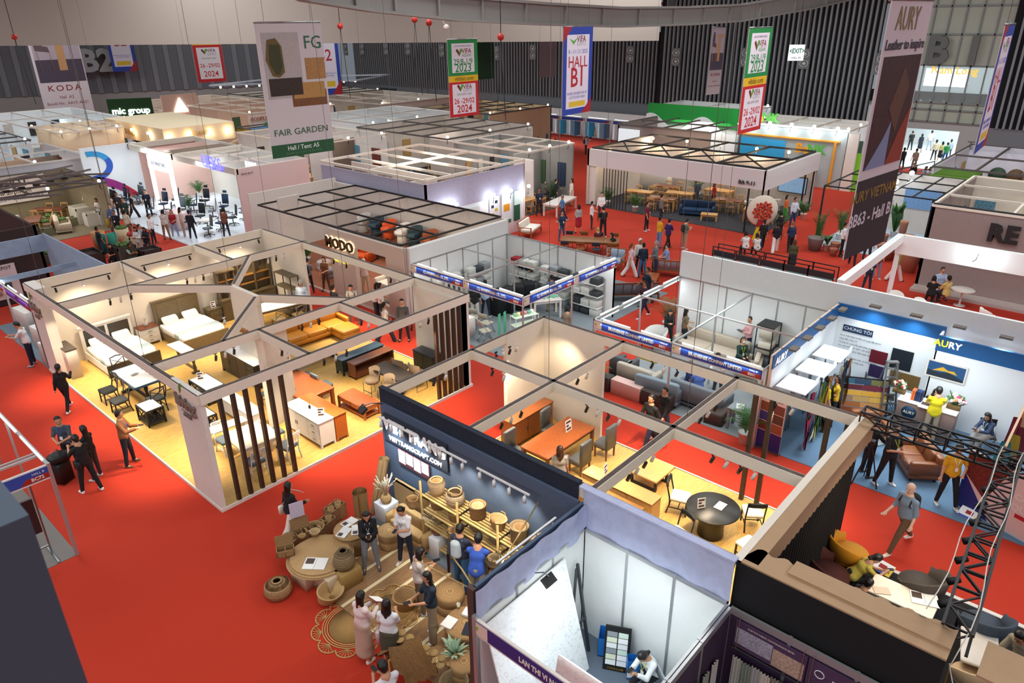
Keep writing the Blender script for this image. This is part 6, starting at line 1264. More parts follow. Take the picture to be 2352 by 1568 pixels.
# ---------------------------------------------------------------- sofa booth
CRM=mat('#b9ab98',.9,noise=.06);GRS=mat('#6c7278',.9,noise=.08)
def SF(x,y,rz,lab,**k):o=sofa(**k);o.location=(x,y,.012);o.rotation_euler=(0,0,rz);o['label']=lab;return o
SF(22.25,10.3,-R90,'long cream sofa against the tall white wall',sx=2.6,sy=.9,m=CRM,cush=2,back=.36);SF(21.6,8.55,PI+.3,'cream chaise where the woman in green sits',sx=1.2,sy=.8,m=CRM,cush=1,back=.2)
SF(18.7,8.8,R90,'grey fabric sofa with men seated, behind the name board',sx=1.8,sy=.9,m=GRS,cush=2);SF(18.3,10.0,R90+.1,'blue-grey sofa seen through the roof beams',sx=1.5,sy=.9,m=mat('#6f7c84',.9),cush=2);SF(18.6,11.0,R90,'light taupe sofa with folded throws',sx=1.3,sy=.9,m=mat('#a3998a',.9),cush=2);SF(18.9,11.8,R90,'dark grey cushioned seat at the left end of the sofa row',sx=.7,sy=.9,m=mat('#4a4c4e',.9),cush=1)
g=sdf_obj('yellow_bolster',[(Vector((0,-.3,0)),Vector((0,.3,0)),.13,.13,1,.03)],.03,mat('#d8b020',.8),None);g.location=(19.6,11.3,.6);tag(g,'yellow cushion roll among the sofas','cushion')
P_(box_thing,17.75,10.9,0,'pinkish grey low cabinet on the aisle edge',z=.012,name='low_cabinet',cat='cabinet',sx=.35,sy=1.1,h=.5,m=mat('#c9a49a',.6));P_(box_thing,17.75,9.8,0,'dark brown sofa back along the aisle edge',z=.012,name='dark_sofa',cat='sofa',sx=.35,sy=1.0,h=.5,m=mat('#3d302b',.8));P_(box_thing,17.7,11.9,0,'black-brown cabinet at the left end of the aisle edge',z=.012,name='low_cabinet',cat='cabinet',sx=.35,sy=.8,h=.5,m=mat('#37302c',.8))
P_(box_thing,18.3,8.0,.1,'brown ribbed leather ottoman near the aisle',z=.012,name='ottoman',cat='ottoman',sx=.9,sy=.6,h=.4,m=mat('#43352e',.7),r_=.08);P_(table,18.2,7.15,-R90,'grey side table with papers, in front of the palm',sx=.9,sy=.5,top=mat('#6e7478',.5),h=.7,z=.012)
P_(flat,18.2,7.3,.4,'white booklet stack on the grey side table',z=.715,sx=.3,sy=.22,m=PAPER,t=.04)
P_(chair,20.7,7.4,.9,'cream round armchair near the leather booth wall',kind='barrel',seat=mat('#d9ceb8',.8),frame=M_BLACK,z=.012,w=.7,s=1.15);P_(chair,22.2,7.4,-.5,'grey winged lounge chair behind the cream round armchair',kind='barrel',seat=mat('#6a6664',.9),frame=M_BLACK,z=.012,w=.75,s=1.25)
r=shelf_unit(.7,.6,1.75,3,M_BLACK,M_BLACK);r.location=(22.35,8.35,.012);r['label']='black metal frame holding stacked cream seats'
for k in range(3):P_(box_thing,22.35,8.35,.1,['lowest grey seat in the black metal frame','middle cream seat in the black metal frame','top cream seat in the black metal frame'][k],'seats in the black frame',name='cube_seat',cat='seat',z=.17+.57*k+.0,sx=.55,sy=.48,h=.42,m=mat('#d4cbb8',.8)if k else GRS,r_=.08)
P_(chair,21.3,12.1,-1.9,'armchair of white patterned fabric at the left of the cream sofa',kind='barrel',seat=mat('#d8d4cc',.8,noise=.5,scale=30),frame=M_BLACK,z=.012,w=.7,s=1.1)
PLAB=['potted palm with white pot on the red aisle before the sofas','tall palm at the left end of the tall white wall','palm beside the leather booth at the grey side table']
for k,(x,y,h,s_)in enumerate(((17.5,12.1,.9,1),(23.2,12.6,1.3,1.2),(17.6,6.8,1.2,1))):P_(palm,x,y,0,PLAB[k],z=.0,h=h,n=18,spread=.6,s=s_,m=mat('#8a6a3a',.6,noise=.4,scale=4)if k==1 else None)
lamp('AREA','booth_fill_light',(20.5,9.5,2.7),60,COOL,2.5,to=(20.5,9.5,0))  # fill hovering over the sofas, added without a fixture
# ---------------------------------------------------------------- storage goods booth
WB=mat('#dcdcd4',.7,noise=.05);GB2=mat('#9aa0a2',.7);DK=mat('#3a3f42',.8)
def rack3(n=3,w_=1.4,m=None):r=E_('storage_rack','rack');[MB().box(-w_/2,-.22,.35+.5*k,w_/2,.22,.38+.5*k).build('shelf',M_PANEL,r)for k in range(n)];[MB().cb(x,.2,0,.04,.04,1.6).build('post',M_ALU,r)for x in(-w_/2,w_/2)];return r
BXL=['lidded storage box','fabric bin','flat storage case','laundry basket']
for side,(x,y,rz)in enumerate(((22.75,16.2,-R90),(22.75,17.9,-R90),(22.75,19.6,-R90),(19.0,20.6,0),(20.8,20.6,0))):
 P_(rack3,x,y,rz,'white storage rack number %s along the walls of the storage booth, counted from the right'%['one','two','three','four','five'][side],'racks of the storage booth',z=.012)
 for lv in range(4):
  for k in range(3):
   q=rnd.random();mm=[WB,GB2,DK,mat('#9c1c20',.8),mat('#d8a79a',.7),mat('#c9c0a8',.8)][[0,1,0,1,2,0,0,3,4,5,0,1][int(q*12)]if side in(1,2)else[0,1,0,2][int(q*4)]]
   u=-.46+.46*k;p=Vector((math.cos(rz)*u,math.sin(rz)*u,0));hh=.16+.14*rnd.random()
   o=place(box_thing,(x+p.x,y+p.y,[.012,.395,.895,1.395][lv]),rz,'%s, %s in row %s of storage rack %s'%(BXL[int(q*4)],['left','middle','right'][k],['one','two','three','four'][lv],['one','two','three','four','five'][side]),'goods on storage rack %d'%(side+1),(1,1,hh/.2),key=('sb',mm.name),name='storage_box',cat='box',sx=.4,sy=.36,h=.2,m=mm)
for k in range(5):o=curtain_mesh(.3,-1.1,0,3,.04).build('hanging_garment_bag',mat('#c9c7bd',.8),None,(18.6+k*.28,20.25,1.6),.6);tag(o,'garment bag number %s from the left on the back wall of the storage booth'%['one','two','three','four','five'][k],'garment bag','garment bags')
for k in range(4):P_(box_thing,20.3+k*.5,18.9-.1*k,.3*k,'black fabric wardrobe cube number %s in the middle of the storage booth'%['one','two','three','four'][k],'black cubes',name='black_cube',cat='box',z=.012,sx=.6,sy=.5,h=1.05,m=mat('#15171a',.9))
P_(table,21.4,17.3,-.6,'table under the mint green hangers',sx=1.2,sy=.7,top=M_WHITE,h=.78,z=.012)
for k in range(6):o=MB().box(-.18,-.02,0,.18,.02,.05).build('mint_tray',mat('#7fd0ac',.6),None,(21.0+.15*k,17.55-.1*k+.05*(k%2),.81+.0*(k%2)),.5+.3*k);tag(o,'mint green hanger stack number %s on the table'%['one','two','three','four','five','six'][k],'hanger','mint hangers')
r=T('kitchen_rack','white wire rack with green glasses by the corner post','rack',(18.9,16.3,.012),-.3)
for x in(-.5,.5):
 for y in(-.2,.2):MB().cb(x,y,0,.025,.025,1.1).build('post',M_WHITE,r)
for z in(.35,.7,1.05):MB().box(-.5,-.2,z,.5,.2,z+.02).build('shelf',mat('#d8ead0',.5),r)
for k in range(6):o=MB().lathe([(.001,0),(.06,0),(.07,.12),(.001,.12)],12).build('green_bowl',mat(['#8fbf8a','#e8e2b0','#b0442a','#d98a90','#6fae9a','#f0ead8'][k]),None,(18.55+.14*k,16.4-.045*k+.05,1.082));tag(o,'small coloured bowl number %s on the white wire rack'%['one','two','three','four','five','six'][k],'bowl','bowls on the wire rack')
for k in range(2):o=curtain_mesh(.18,-1.0,0,2,.03).build('green_apron',mat('#4fae86',.8),None,(17.95+.3*k,16.75,1.25),.4);tag(o,['left','right'][k]+' green cloth hanging beside the wire rack','cloth')
P_(box_thing,17.75,18.6,0,'white counter at the left front of the storage booth',name='counter',cat='counter',z=.012,sx=.55,sy=1.1,h=.8,m=M_WHITE)
for k,(x,y)in enumerate(((17.9,17.4),(18.5,17.9),(18.6,18.7))):P_(chair,x,y,1.2+.4*k,['wire-frame chair nearest the aisle by the white counter','second wire-frame chair by the white counter','third wire-frame chair behind the white counter'][k],'wire-frame chairs',kind='folding',seat=mat('#b0a894',.6),frame=M_STEEL,z=.012)
# ---------------------------------------------------------------- teak outdoor area
P_(lambda**k:teak_sofa(**k),30.2,25.6,.35,'teak loveseat with white cushions by the lit booth wall',key=('ts1',),sx=1.7,cm=mat('#e8e2d4',.8));P_(table,29.6,21.0,-1.05,'long teak garden table with people seated',sx=3.0,sy=1.0,top=wood('#9a6230','#7d4c22'),h=.75,z=.012)
for k in range(8):
 a=-1.05;u=-1.2+.8*(k%4);v=-.75 if k<4 else .75;x=29.6+u*math.cos(a)-v*math.sin(a);y=21.0+u*math.sin(a)+v*math.cos(a)
 P_(chair,x,y,a+(PI if k<4 else 0),'folding garden chair number %s round the teak table'%['one','two','three','four','five','six','seven','eight'][k],'garden chairs',kind='folding',seat=[mat('#2e3a44',.8),mat('#8a5a2c',.6)][k%2],frame=W_TEAK,z=.012)
P_(lambda**k:teak_sofa(**k),28.4,18.6,-1.3,'teak armchair with pale blue cushion behind the standing group',key=('ts2',),sx=.9,cm=mat('#9fb0c0',.8));P_(lambda**k:teak_sofa(**k),29.3,15.7,2.0,'teak sofa with grey cushions seen from the back, right side',key=('ts3',),sx=2.4,cm=mat('#9aa2ac',.8));P_(lambda**k:teak_sofa(**k),25.0,16.0,2.35,'long brown teak bench sofa seen from the back, near the storage booth',key=('ts4',),sx=3.2,cm=mat('#7f8890',.8),wm=wood('#6e4022','#54301a'))
P_(table,27.5,16.0,.4,'low teak coffee table between the garden sofas',sx=1.1,sy=.6,h=.4,top=W_TEAK,z=.012)
# ---------------------------------------------------------------- left edge booths
P_(box_thing,.9,18.2,0,'box with glowing string lights behind the number board',name='display_box',cat='box',z=.012,sx=.7,sy=.5,h=.9,m=mat('#e0c9a8',.8))
for k in range(9):o=MB().sph((0,0,0),.035,8,6).build('light_bulb',mat('#ffd9a0',.3,emit=12),None,(.7+.16*(k%4),18.0+.12*(k//4),.95+.03*(k%2)));tag(o,'warm light bulb number %s of the string on the display box'%['one','two','three','four','five','six','seven','eight','nine'][k],'light bulb','string light bulbs')
P_(box_thing,.2,18.8,0,'white counter with papers at the left edge',name='counter',cat='counter',z=.012,sx=.8,sy=.6,h=.8,m=M_WHITE)
r=T('screen_back','dark brown screen seen from the back on a metal stand','screen',(1.75,16.65,.012));MB().box(-.9,-.03,.75,.85,.03,1.65).build('screen_panel',mat('#2b1a1a',.5),r)
for x in(-.8,.9):MB().bar((x,.1,0),(x,0,2.3),.035).bar((x,-.35,.02),(x,.4,.02),.035).build('stand_leg',M_STEEL,r)
MB().bar((-.8,.05,.3),(.9,.05,.3),.03).build('stand_bar',M_STEEL,r);MB().box(-.1,-.08,1.0,.0,-.03,1.2).build('power_adapter',M_BLACK,r);MB().tube([(-.05,-.06,1.0),(.0,-.1,.5),(.1,-.15,.1),(-.3,-.3,.01),(-.6,-.3,.01)],.01,5).build('cable',M_BLACK,r)
for k,(x,y)in enumerate(((6.7,29.6),(6.9,32.3),(6.35,27.95))):P_(box_thing,x,y,.1,['white counter beside the man in the white shirt','white counter farther left behind the purple fascia','low white counter next to the white column'][k],name='counter',cat='counter',z=.012,sx=.5,sy=1.2 if k<2 else .6,h=.85,m=M_WHITE)
P_(chair,7.4,30.3,.5,'grey chair behind the man in the white shirt',kind='folding',seat=DK,frame=M_STEEL,z=.012);P_(chair,7.6,31.4,.5,'dark chair farther back behind the purple fascia',kind='folding',seat=DK,frame=M_BLACK,z=.012)
# ---------------------------------------------------------------- people placed one by one
CAMF,RGT,LFT,AWY=-.84,.73,-2.41,2.30
def PN(px,py,rz,label,z=0.,loc=None,**kw):
 kw.setdefault('vox',.011);o=person(**kw);p=at(px,py,z)if loc is None else Vector(loc);o.location=(p.x,p.y,z if loc is None else p.z);o.rotation_euler=(0,0,rz);o['label']=label;return o
WALKW=dict(ll=(30,2,4),rl=(-22,2,20),la=(-10,6,40,-10),ra=(18,6,60,-10),lean=5,head=(4,0))
def held(o,mb,name,m,loc,rz=0,rx=0):
 c=mb.build(name,m,o,loc);c.rotation_euler=(rx,0,rz);return c
o=PN(676,1235,1.6,'woman in black top and wide cream trousers striding past the baskets with papers',pose=WALKW,fem=1,hair='vlong',top='#141417',sleeve=.98,legtype='wide',leg='#ead9cf',shoe='#8a5a48',fingers=True,vox=.009,H=1.62,extra=['shoulder#e8dfd0'])
held(o,MB().box(-.15,-.01,-.1,.15,0,.12),'papers',PAPER,(.12,-.32,1.12),.4,-.8);held(o,MB().box(-.16,-.01,-.2,.16,.01,.2),'papers',mat('#cfc4d8'),(-.28,-.02,.95),1.2)
PN(855,1306,CAMF+.25,'woman in black cardigan and grey trousers looking down at her phone on the deck',z=.05,pose=PHONE,fem=1,hair='long',top='#15161a',sleeve=.98,leg='#7b8089',shoe='#4a4a55',fingers=True,vox=.009,H=1.6,extra=['lanyardw','phone'])
PN(935,1294,CAMF-.35,'woman in white shirt and navy trousers typing on her phone on the deck',z=.05,pose=PHONE,fem=1,hair='tail',top='#e9e8ea',sleeve=.35,leg='#161d30',shoe='#e6e2da',fingers=True,vox=.009,H=1.6,extra=['lanyardk','phone'])
o=PN(995,1462,LFT+.5,'woman in navy shirt and khaki trousers seen from behind with long black hair',z=.05,pose=dict(la=(30,4,60,-20),ra=(30,4,60,-20),head=(14,0),ll=(6,5,4),rl=(-6,5,2)),fem=1,hair='vlong',top='#1c2a3a',sleeve=.45,legtype='wide',leg='#8f7f66',shoe='#efefef',fingers=True,vox=.009,H=1.62,extra=['phone'])
PN(968,1402,RGT+.4,'woman with long hair half hidden behind the one in khaki trousers, holding a phone',z=.05,pose=PHONE,fem=1,hair='long',top='#c9bdb4',leg='#6e5c46',shoe='#9aa3ad',H=1.58,extra=['phone'],vox=.010,fingers=True)
PN(1062,1352,AWY-.55,'person in black and white patterned shirt with grey backpack facing the bamboo shelf',z=.05,pose=dict(la=(30,8,60,-10),ra=(30,6,60,-10),head=(10,0),ll=(3,5,2),rl=(-3,5,2)),top='#2a3044',sleeve=.4,leg='#2c5a86',shoe='#333333',H=1.66,hair='short',extra=['backpack#a9b3ba'],vox=.010,fingers=True)
PN(1098,1392,AWY-.2,'man in black cap and blue flowered shirt bending to the shelf',z=.05,pose=dict(la=(40,10,40,-10),ra=(35,10,50,-10),head=(15,0),lean=18,ll=(3,6,2),rl=(-3,6,2)),top='#2a4fa8',sleeve=.4,leg='#8a8474',H=1.7,hair='cap',hairc='#15151a',vox=.010,fingers=True)
o=PN(842,1512,RGT+.9,'woman with very long hair in pale pink blouse and long beige skirt holding a clipboard',pose=dict(la=(30,6,70,-20),ra=(28,4,75,-20),head=(16,0),ll=(2,3,2),rl=(-2,3,2)),fem=1,hair='vlong',top='#ecd9d2',sleeve=.95,legtype='longskirt',leg='#c2a48e',shoe='#e6d8cc',fingers=True,vox=.009,H=1.6)
held(o,MB().box(-.12,-.008,-.16,.12,0,.16),'clipboard',mat('#8c1f24'),(.03,-.42,1.15),0,-.9);held(o,MB().box(-.11,-.012,-.15,.11,-.009,.14),'papers',PAPER,(.03,-.425,1.152),0,-.9)
PN(902,1530,AWY-.2,'woman in white shirt and olive skirt with a pink tote bag on her arm',pose=dict(la=(8,12,30,0),ra=(24,6,80,-30),head=(6,0),ll=(2,4,2),rl=(-2,4,2)),fem=1,hair='long',top='#eef0f2',sleeve=.32,legtype='skirt',leg='#55503f',shoe='#3a2a22',fingers=True,vox=.009,H=1.6,extra=['handbag#e2cdd2'])
p=at(885,1545,1.5);PN(0,0,AWY+.7,'man in white shirt looking at his phone at the bottom edge, cut by the frame',loc=(p.x,p.y,0),pose=PHONE,top='#dcdcdf',sleeve=.4,leg='#2a2f3a',H=1.66,hair='short',extra=['phone','lanyardb'],vox=.010)
# left aisle
PN(302,1066,RGT+.15,'man in tan leather jacket and jeans holding a phone beside the left furniture booth',pose=dict(la=(28,6,70,-15),ra=(34,6,68,-15),head=(8,10),ll=(4,6,4),rl=(-2,5,3)),top='#8a5a34',sleeve=1.,leg='#1c2230',shoe='#5b4a34',H=1.68,fingers=True,vox=.010,extra=['phone','lanyardb'])
PN(160,940,AWY+.1,'woman in black jacket and trousers walking away on the left red aisle',pose=dict(WALK1,ra=(40,8,70,-10)),fem=1,hair='tail',top='#121214',sleeve=1.,leg='#121318',shoe='#d8cfca',H=1.6,vox=.011)
PN(212,1128,AWY+1.0,'man in black with shoulder bag and white sneakers looking at a bright tablet',pose=dict(la=(45,6,70,-25),ra=(45,6,70,-25),head=(24,0),ll=(10,6,4),rl=(-8,6,6)),top='#101113',sleeve=.45,leg='#131418',shoe='#e3dcd4',H=1.68,fingers=True,vox=.010,extra=['shoulder#151517','phone'])
PN(225,1098,LFT-.1,'woman in black behind the man with the tablet, holding a camera',pose=dict(la=(20,8,80,-20),ra=(20,8,80,-20),head=(8,0)),fem=1,hair='vlong',top='#101012',sleeve=1.,leg='#3a2c34',shoe='#cfc4c0',H=1.6,vox=.011,extra=['shoulder#101012'])
PN(172,1076,CAMF+.2,'man with glasses in grey shirt leaning on black luggage on the red aisle',pose=dict(la=(30,8,55,-40),ra=(20,10,60,-40),head=(4,20),lean=10),top='#46505e',sleeve=.35,leg='#15171c',shoe='#6e5d50',H=1.68,fingers=True,vox=.010,extra=['lanyardb'])
def suitcase(m=M_BLACK):r=E_('suitcase','luggage');MB().rbox(0,0,.05,.42,.28,.58,.06).build('shell',m,r);[MB().sph((i*.17,j*.1,.03),.03,8,6).build('wheel',M_BLACK,r)for i in(-1,1)for j in(-1,1)];MB().tube([(-.1,.1,.6),(-.1,.1,.95),(.1,.1,.95),(.1,.1,.6)],.01,6).build('handle',M_STEEL,r);return r
P_(suitcase,at(152,1105).x,at(152,1105).y,.5,'black suitcase on the red aisle beside the man in grey',z=0)
g=sdf_obj('duffel_bag',[(Vector((-.14,0,.1)),Vector((.14,0,.1)),.16,.16,1,.04),(Vector((0,0,.1)),Vector((0,0,.2)),.15,.1,1,.05)],.02,M_BLACK,None);q=at(152,1105);g.location=(q.x,q.y,.66);tag(g,'soft black bag lying on top of the black suitcase','bag')
PN(78,838,LFT+.25,'man in white polo shirt leafing through papers at the left booth counter',pose=dict(la=(40,4,60,-15),ra=(38,6,58,-15),head=(22,0),lean=8),top='#e2dcdc',sleeve=.38,leg='#141c33',shoe='#9a9aa0',H=1.68,vox=.011,z=.012)
# right side
PN(2062,1256,LFT+.35,'white-haired man in grey shirt and brown trousers striding left with a black bag',pose=dict(ll=(30,3,6),rl=(-26,3,12),la=(-6,8,30,0),ra=(10,8,40,0),lean=6),top='#8296a8',sleeve=.6,leg='#6a5038',shoe='#e9d6cc',hair='bald',hairc='#cfc8c0',skin='p',H=1.84,fingers=True,vox=.010,fat=1.1,extra=['backpack#16171a'])
PN(2028,1112,CAMF+.3,'man in black shirt with camera and yellow lanyard standing on blue carpet',pose=dict(la=(10,12,15,0),ra=(24,10,80,-30),ll=(3,7,2),rl=(-6,7,3)),top='#141414',sleeve=.4,leg='#1c1416',shoe='#efeff0',H=1.76,fat=1.12,fingers=True,vox=.010,z=.012,extra=['lanyardy'])
PN(1985,1090,RGT+.1,'camera operator in black behind a tripod near the black curtain',pose=dict(la=(40,6,70,-20),ra=(40,6,70,-20),head=(10,0)),top='#121214',sleeve=.5,leg='#131418',shoe='#333333',H=1.7,vox=.011,z=.012,extra=['lanyardy'])
PN(2166,1158,CAMF-.2,'man in yellow shirt and black trousers with a hand on his hip by the truss',pose=dict(la=(-6,26,60,-50),ra=(6,10,15,0),ll=(14,8,4),rl=(-2,5,2),head=(6,-10)),top='#dba418',sleeve=.35,leg='#14161c',shoe='#ecebe8',H=1.72,fingers=True,vox=.010,z=.012,extra=['lanyardw'])
PN(1880,985,RGT,'man in yellow polo shirt seen from behind by the leather racks',pose=dict(TALK),top='#d8c012',sleeve=.38,leg='#15161b',shoe='#2a2a2a',H=1.7,fingers=True,vox=.011,z=.012)
PN(1905,975,LFT-.3,'woman in yellow shirt raising a hand to her face beside the man in yellow polo',pose=dict(la=(60,10,100,-10),ra=(20,5,80,-20)),fem=1,hair='bob',top='#caa014',sleeve=.38,leg='#15161b',shoe='#2a2a2a',H=1.6,vox=.011,z=.012,extra=['tablet'])
PN(2128,1012,AWY-.4,'man in yellow polo and khaki trousers reading papers at the reception desk',pose=dict(la=(40,6,60,-15),ra=(42,6,58,-15),head=(22,0)),top='#ddc816',sleeve=.38,leg='#a3927c',shoe='#333333',H=1.68,fingers=True,vox=.010,z=.012)
PN(0,0,CAMF+.1,'woman with black hair seated behind the reception desk',loc=(22.0,3.2,.1),pose=SITF,fem=1,hair='long',top='#20222a',leg='#20222a',H=1.6,vox=.013)
PN(0,0,LFT+.35,'woman in denim jacket and grey skirt seated on a folding chair looking at her phone',loc=(21.6,1.55,.012),pose=SITF,fem=1,hair='long',top='#33415e',sleeve=.95,legtype='longskirt',leg='#98938f',shoe='#f0f0f0',H=1.6,vox=.011,fingers=True,extra=['lanyardw','phone'])
r=T('camera_tripod','black tripod with camera at the edge of the blue carpet','tripod',(17.75,3.55,.0))
for k in range(3):MB().bar((.35*math.cos(k*2.1+.3),.35*math.sin(k*2.1+.3),0),(0,0,1.2),.025).build('leg',M_BLACK,r)
MB().box(-.07,-.05,1.2,.07,.05,1.32).build('camera_body',M_BLACK,r)
r=T('tall_tripod','slim black light stand at the left end of the photo wall','tripod',(22.0,5.7,.012))
for k in range(3):MB().bar((.25*math.cos(k*2.1),.25*math.sin(k*2.1),0),(0,0,.5),.02).build('leg',M_BLACK,r)
MB().bar((0,0,.4),(0,0,1.5),.02).bar((-.1,0,1.45),(.12,0,1.55),.03).build('pole',M_BLACK,r)
PN(0,0,RGT-.1,'person in yellow shirt bending over papers at the white table in the black booth',loc=(13.35,2.5,.02),pose=dict(SITF,lean=38,head=(30,0)),hair='tail',fem=1,top='#bfae4a',sleeve=.38,leg='#1c1c20',H=1.6,vox=.010,fingers=True,extra=['phone'])
PN(0,0,RGT+.2,'dark-haired child-sized head just behind the valance edge',loc=(12.75,2.2,-.2),pose=SITF,hair='short',top='#2a2522',leg='#1c1c20',H=1.5,vox=.013)
PN(0,0,LFT+.3,'man in camouflage print shirt leaning over the taupe canopy at the right edge',loc=(12.6,-.55,.02),pose=dict(la=(20,10,15,0),ra=(25,10,30,-10),lean=25,head=(20,0)),top='#a39880',sleeve=.4,leg='#3a3630',hair='short',H=1.76,vox=.010,fingers=True)
PN(0,0,LFT+.6,'woman in white blouse and mask hunched over her phone in the slab booth',loc=(8.55,4.35,.02),pose=dict(SITF,lean=24,head=(34,0),la=(40,4,85,-25),ra=(40,4,85,-25)),fem=1,hair='tail',top='#eceeee',sleeve=.9,leg='#20222a',shoe='#222222',H=1.6,vox=.010,fingers=True,extra=['mask','phone','lanyardy'])
PN(1490,1028,LFT+.6,'man in black sweater and dark jeans walking with a bag on the centre aisle',pose=dict(WALK1),top='#101113',sleeve=1.,leg='#1c2338',shoe='#efe8e4',hair='short',H=1.74,fingers=True,vox=.010,extra=['handbag#191a1e'])
PN(1520,1002,LFT+.6,'person in black jacket walking right behind the man in black sweater',pose=dict(WALK2),fem=1,top='#131316',sleeve=1.,leg='#3b4a6a',shoe='#e8e0dc',hair='short',H=1.64,vox=.012)
q=at(1286,1040,1.5);PN(0,0,AWY,'woman in grey shirt seen from behind at the live-edge table',loc=(q.x,q.y,.06),pose=dict(STAND),fem=1,hair='long',hairc='#3a1f16',top='#8f8886',sleeve=.35,leg='#3a3a40',H=1.6,fingers=True,vox=.010)
PN(0,0,CAMF+.1,'woman in dark green cardigan and mask seated on the cream chaise',loc=(21.75,8.95,.05),pose=SIT,fem=1,hair='bob',top='#1c3a30',sleeve=1.,legtype='longskirt',leg='#16161a',H=1.6,vox=.012,extra=['mask','lanyardy'])
PN(1712,822,LFT+.4,'woman in pink blouse standing with a booklet beside the cream chaise',pose=dict(la=(24,5,80,-20),ra=(24,5,80,-20),head=(8,0)),fem=1,hair='tail',top='#dba6a6',sleeve=1.,leg='#1c2440',H=1.58,vox=.012,extra=['tablet'])
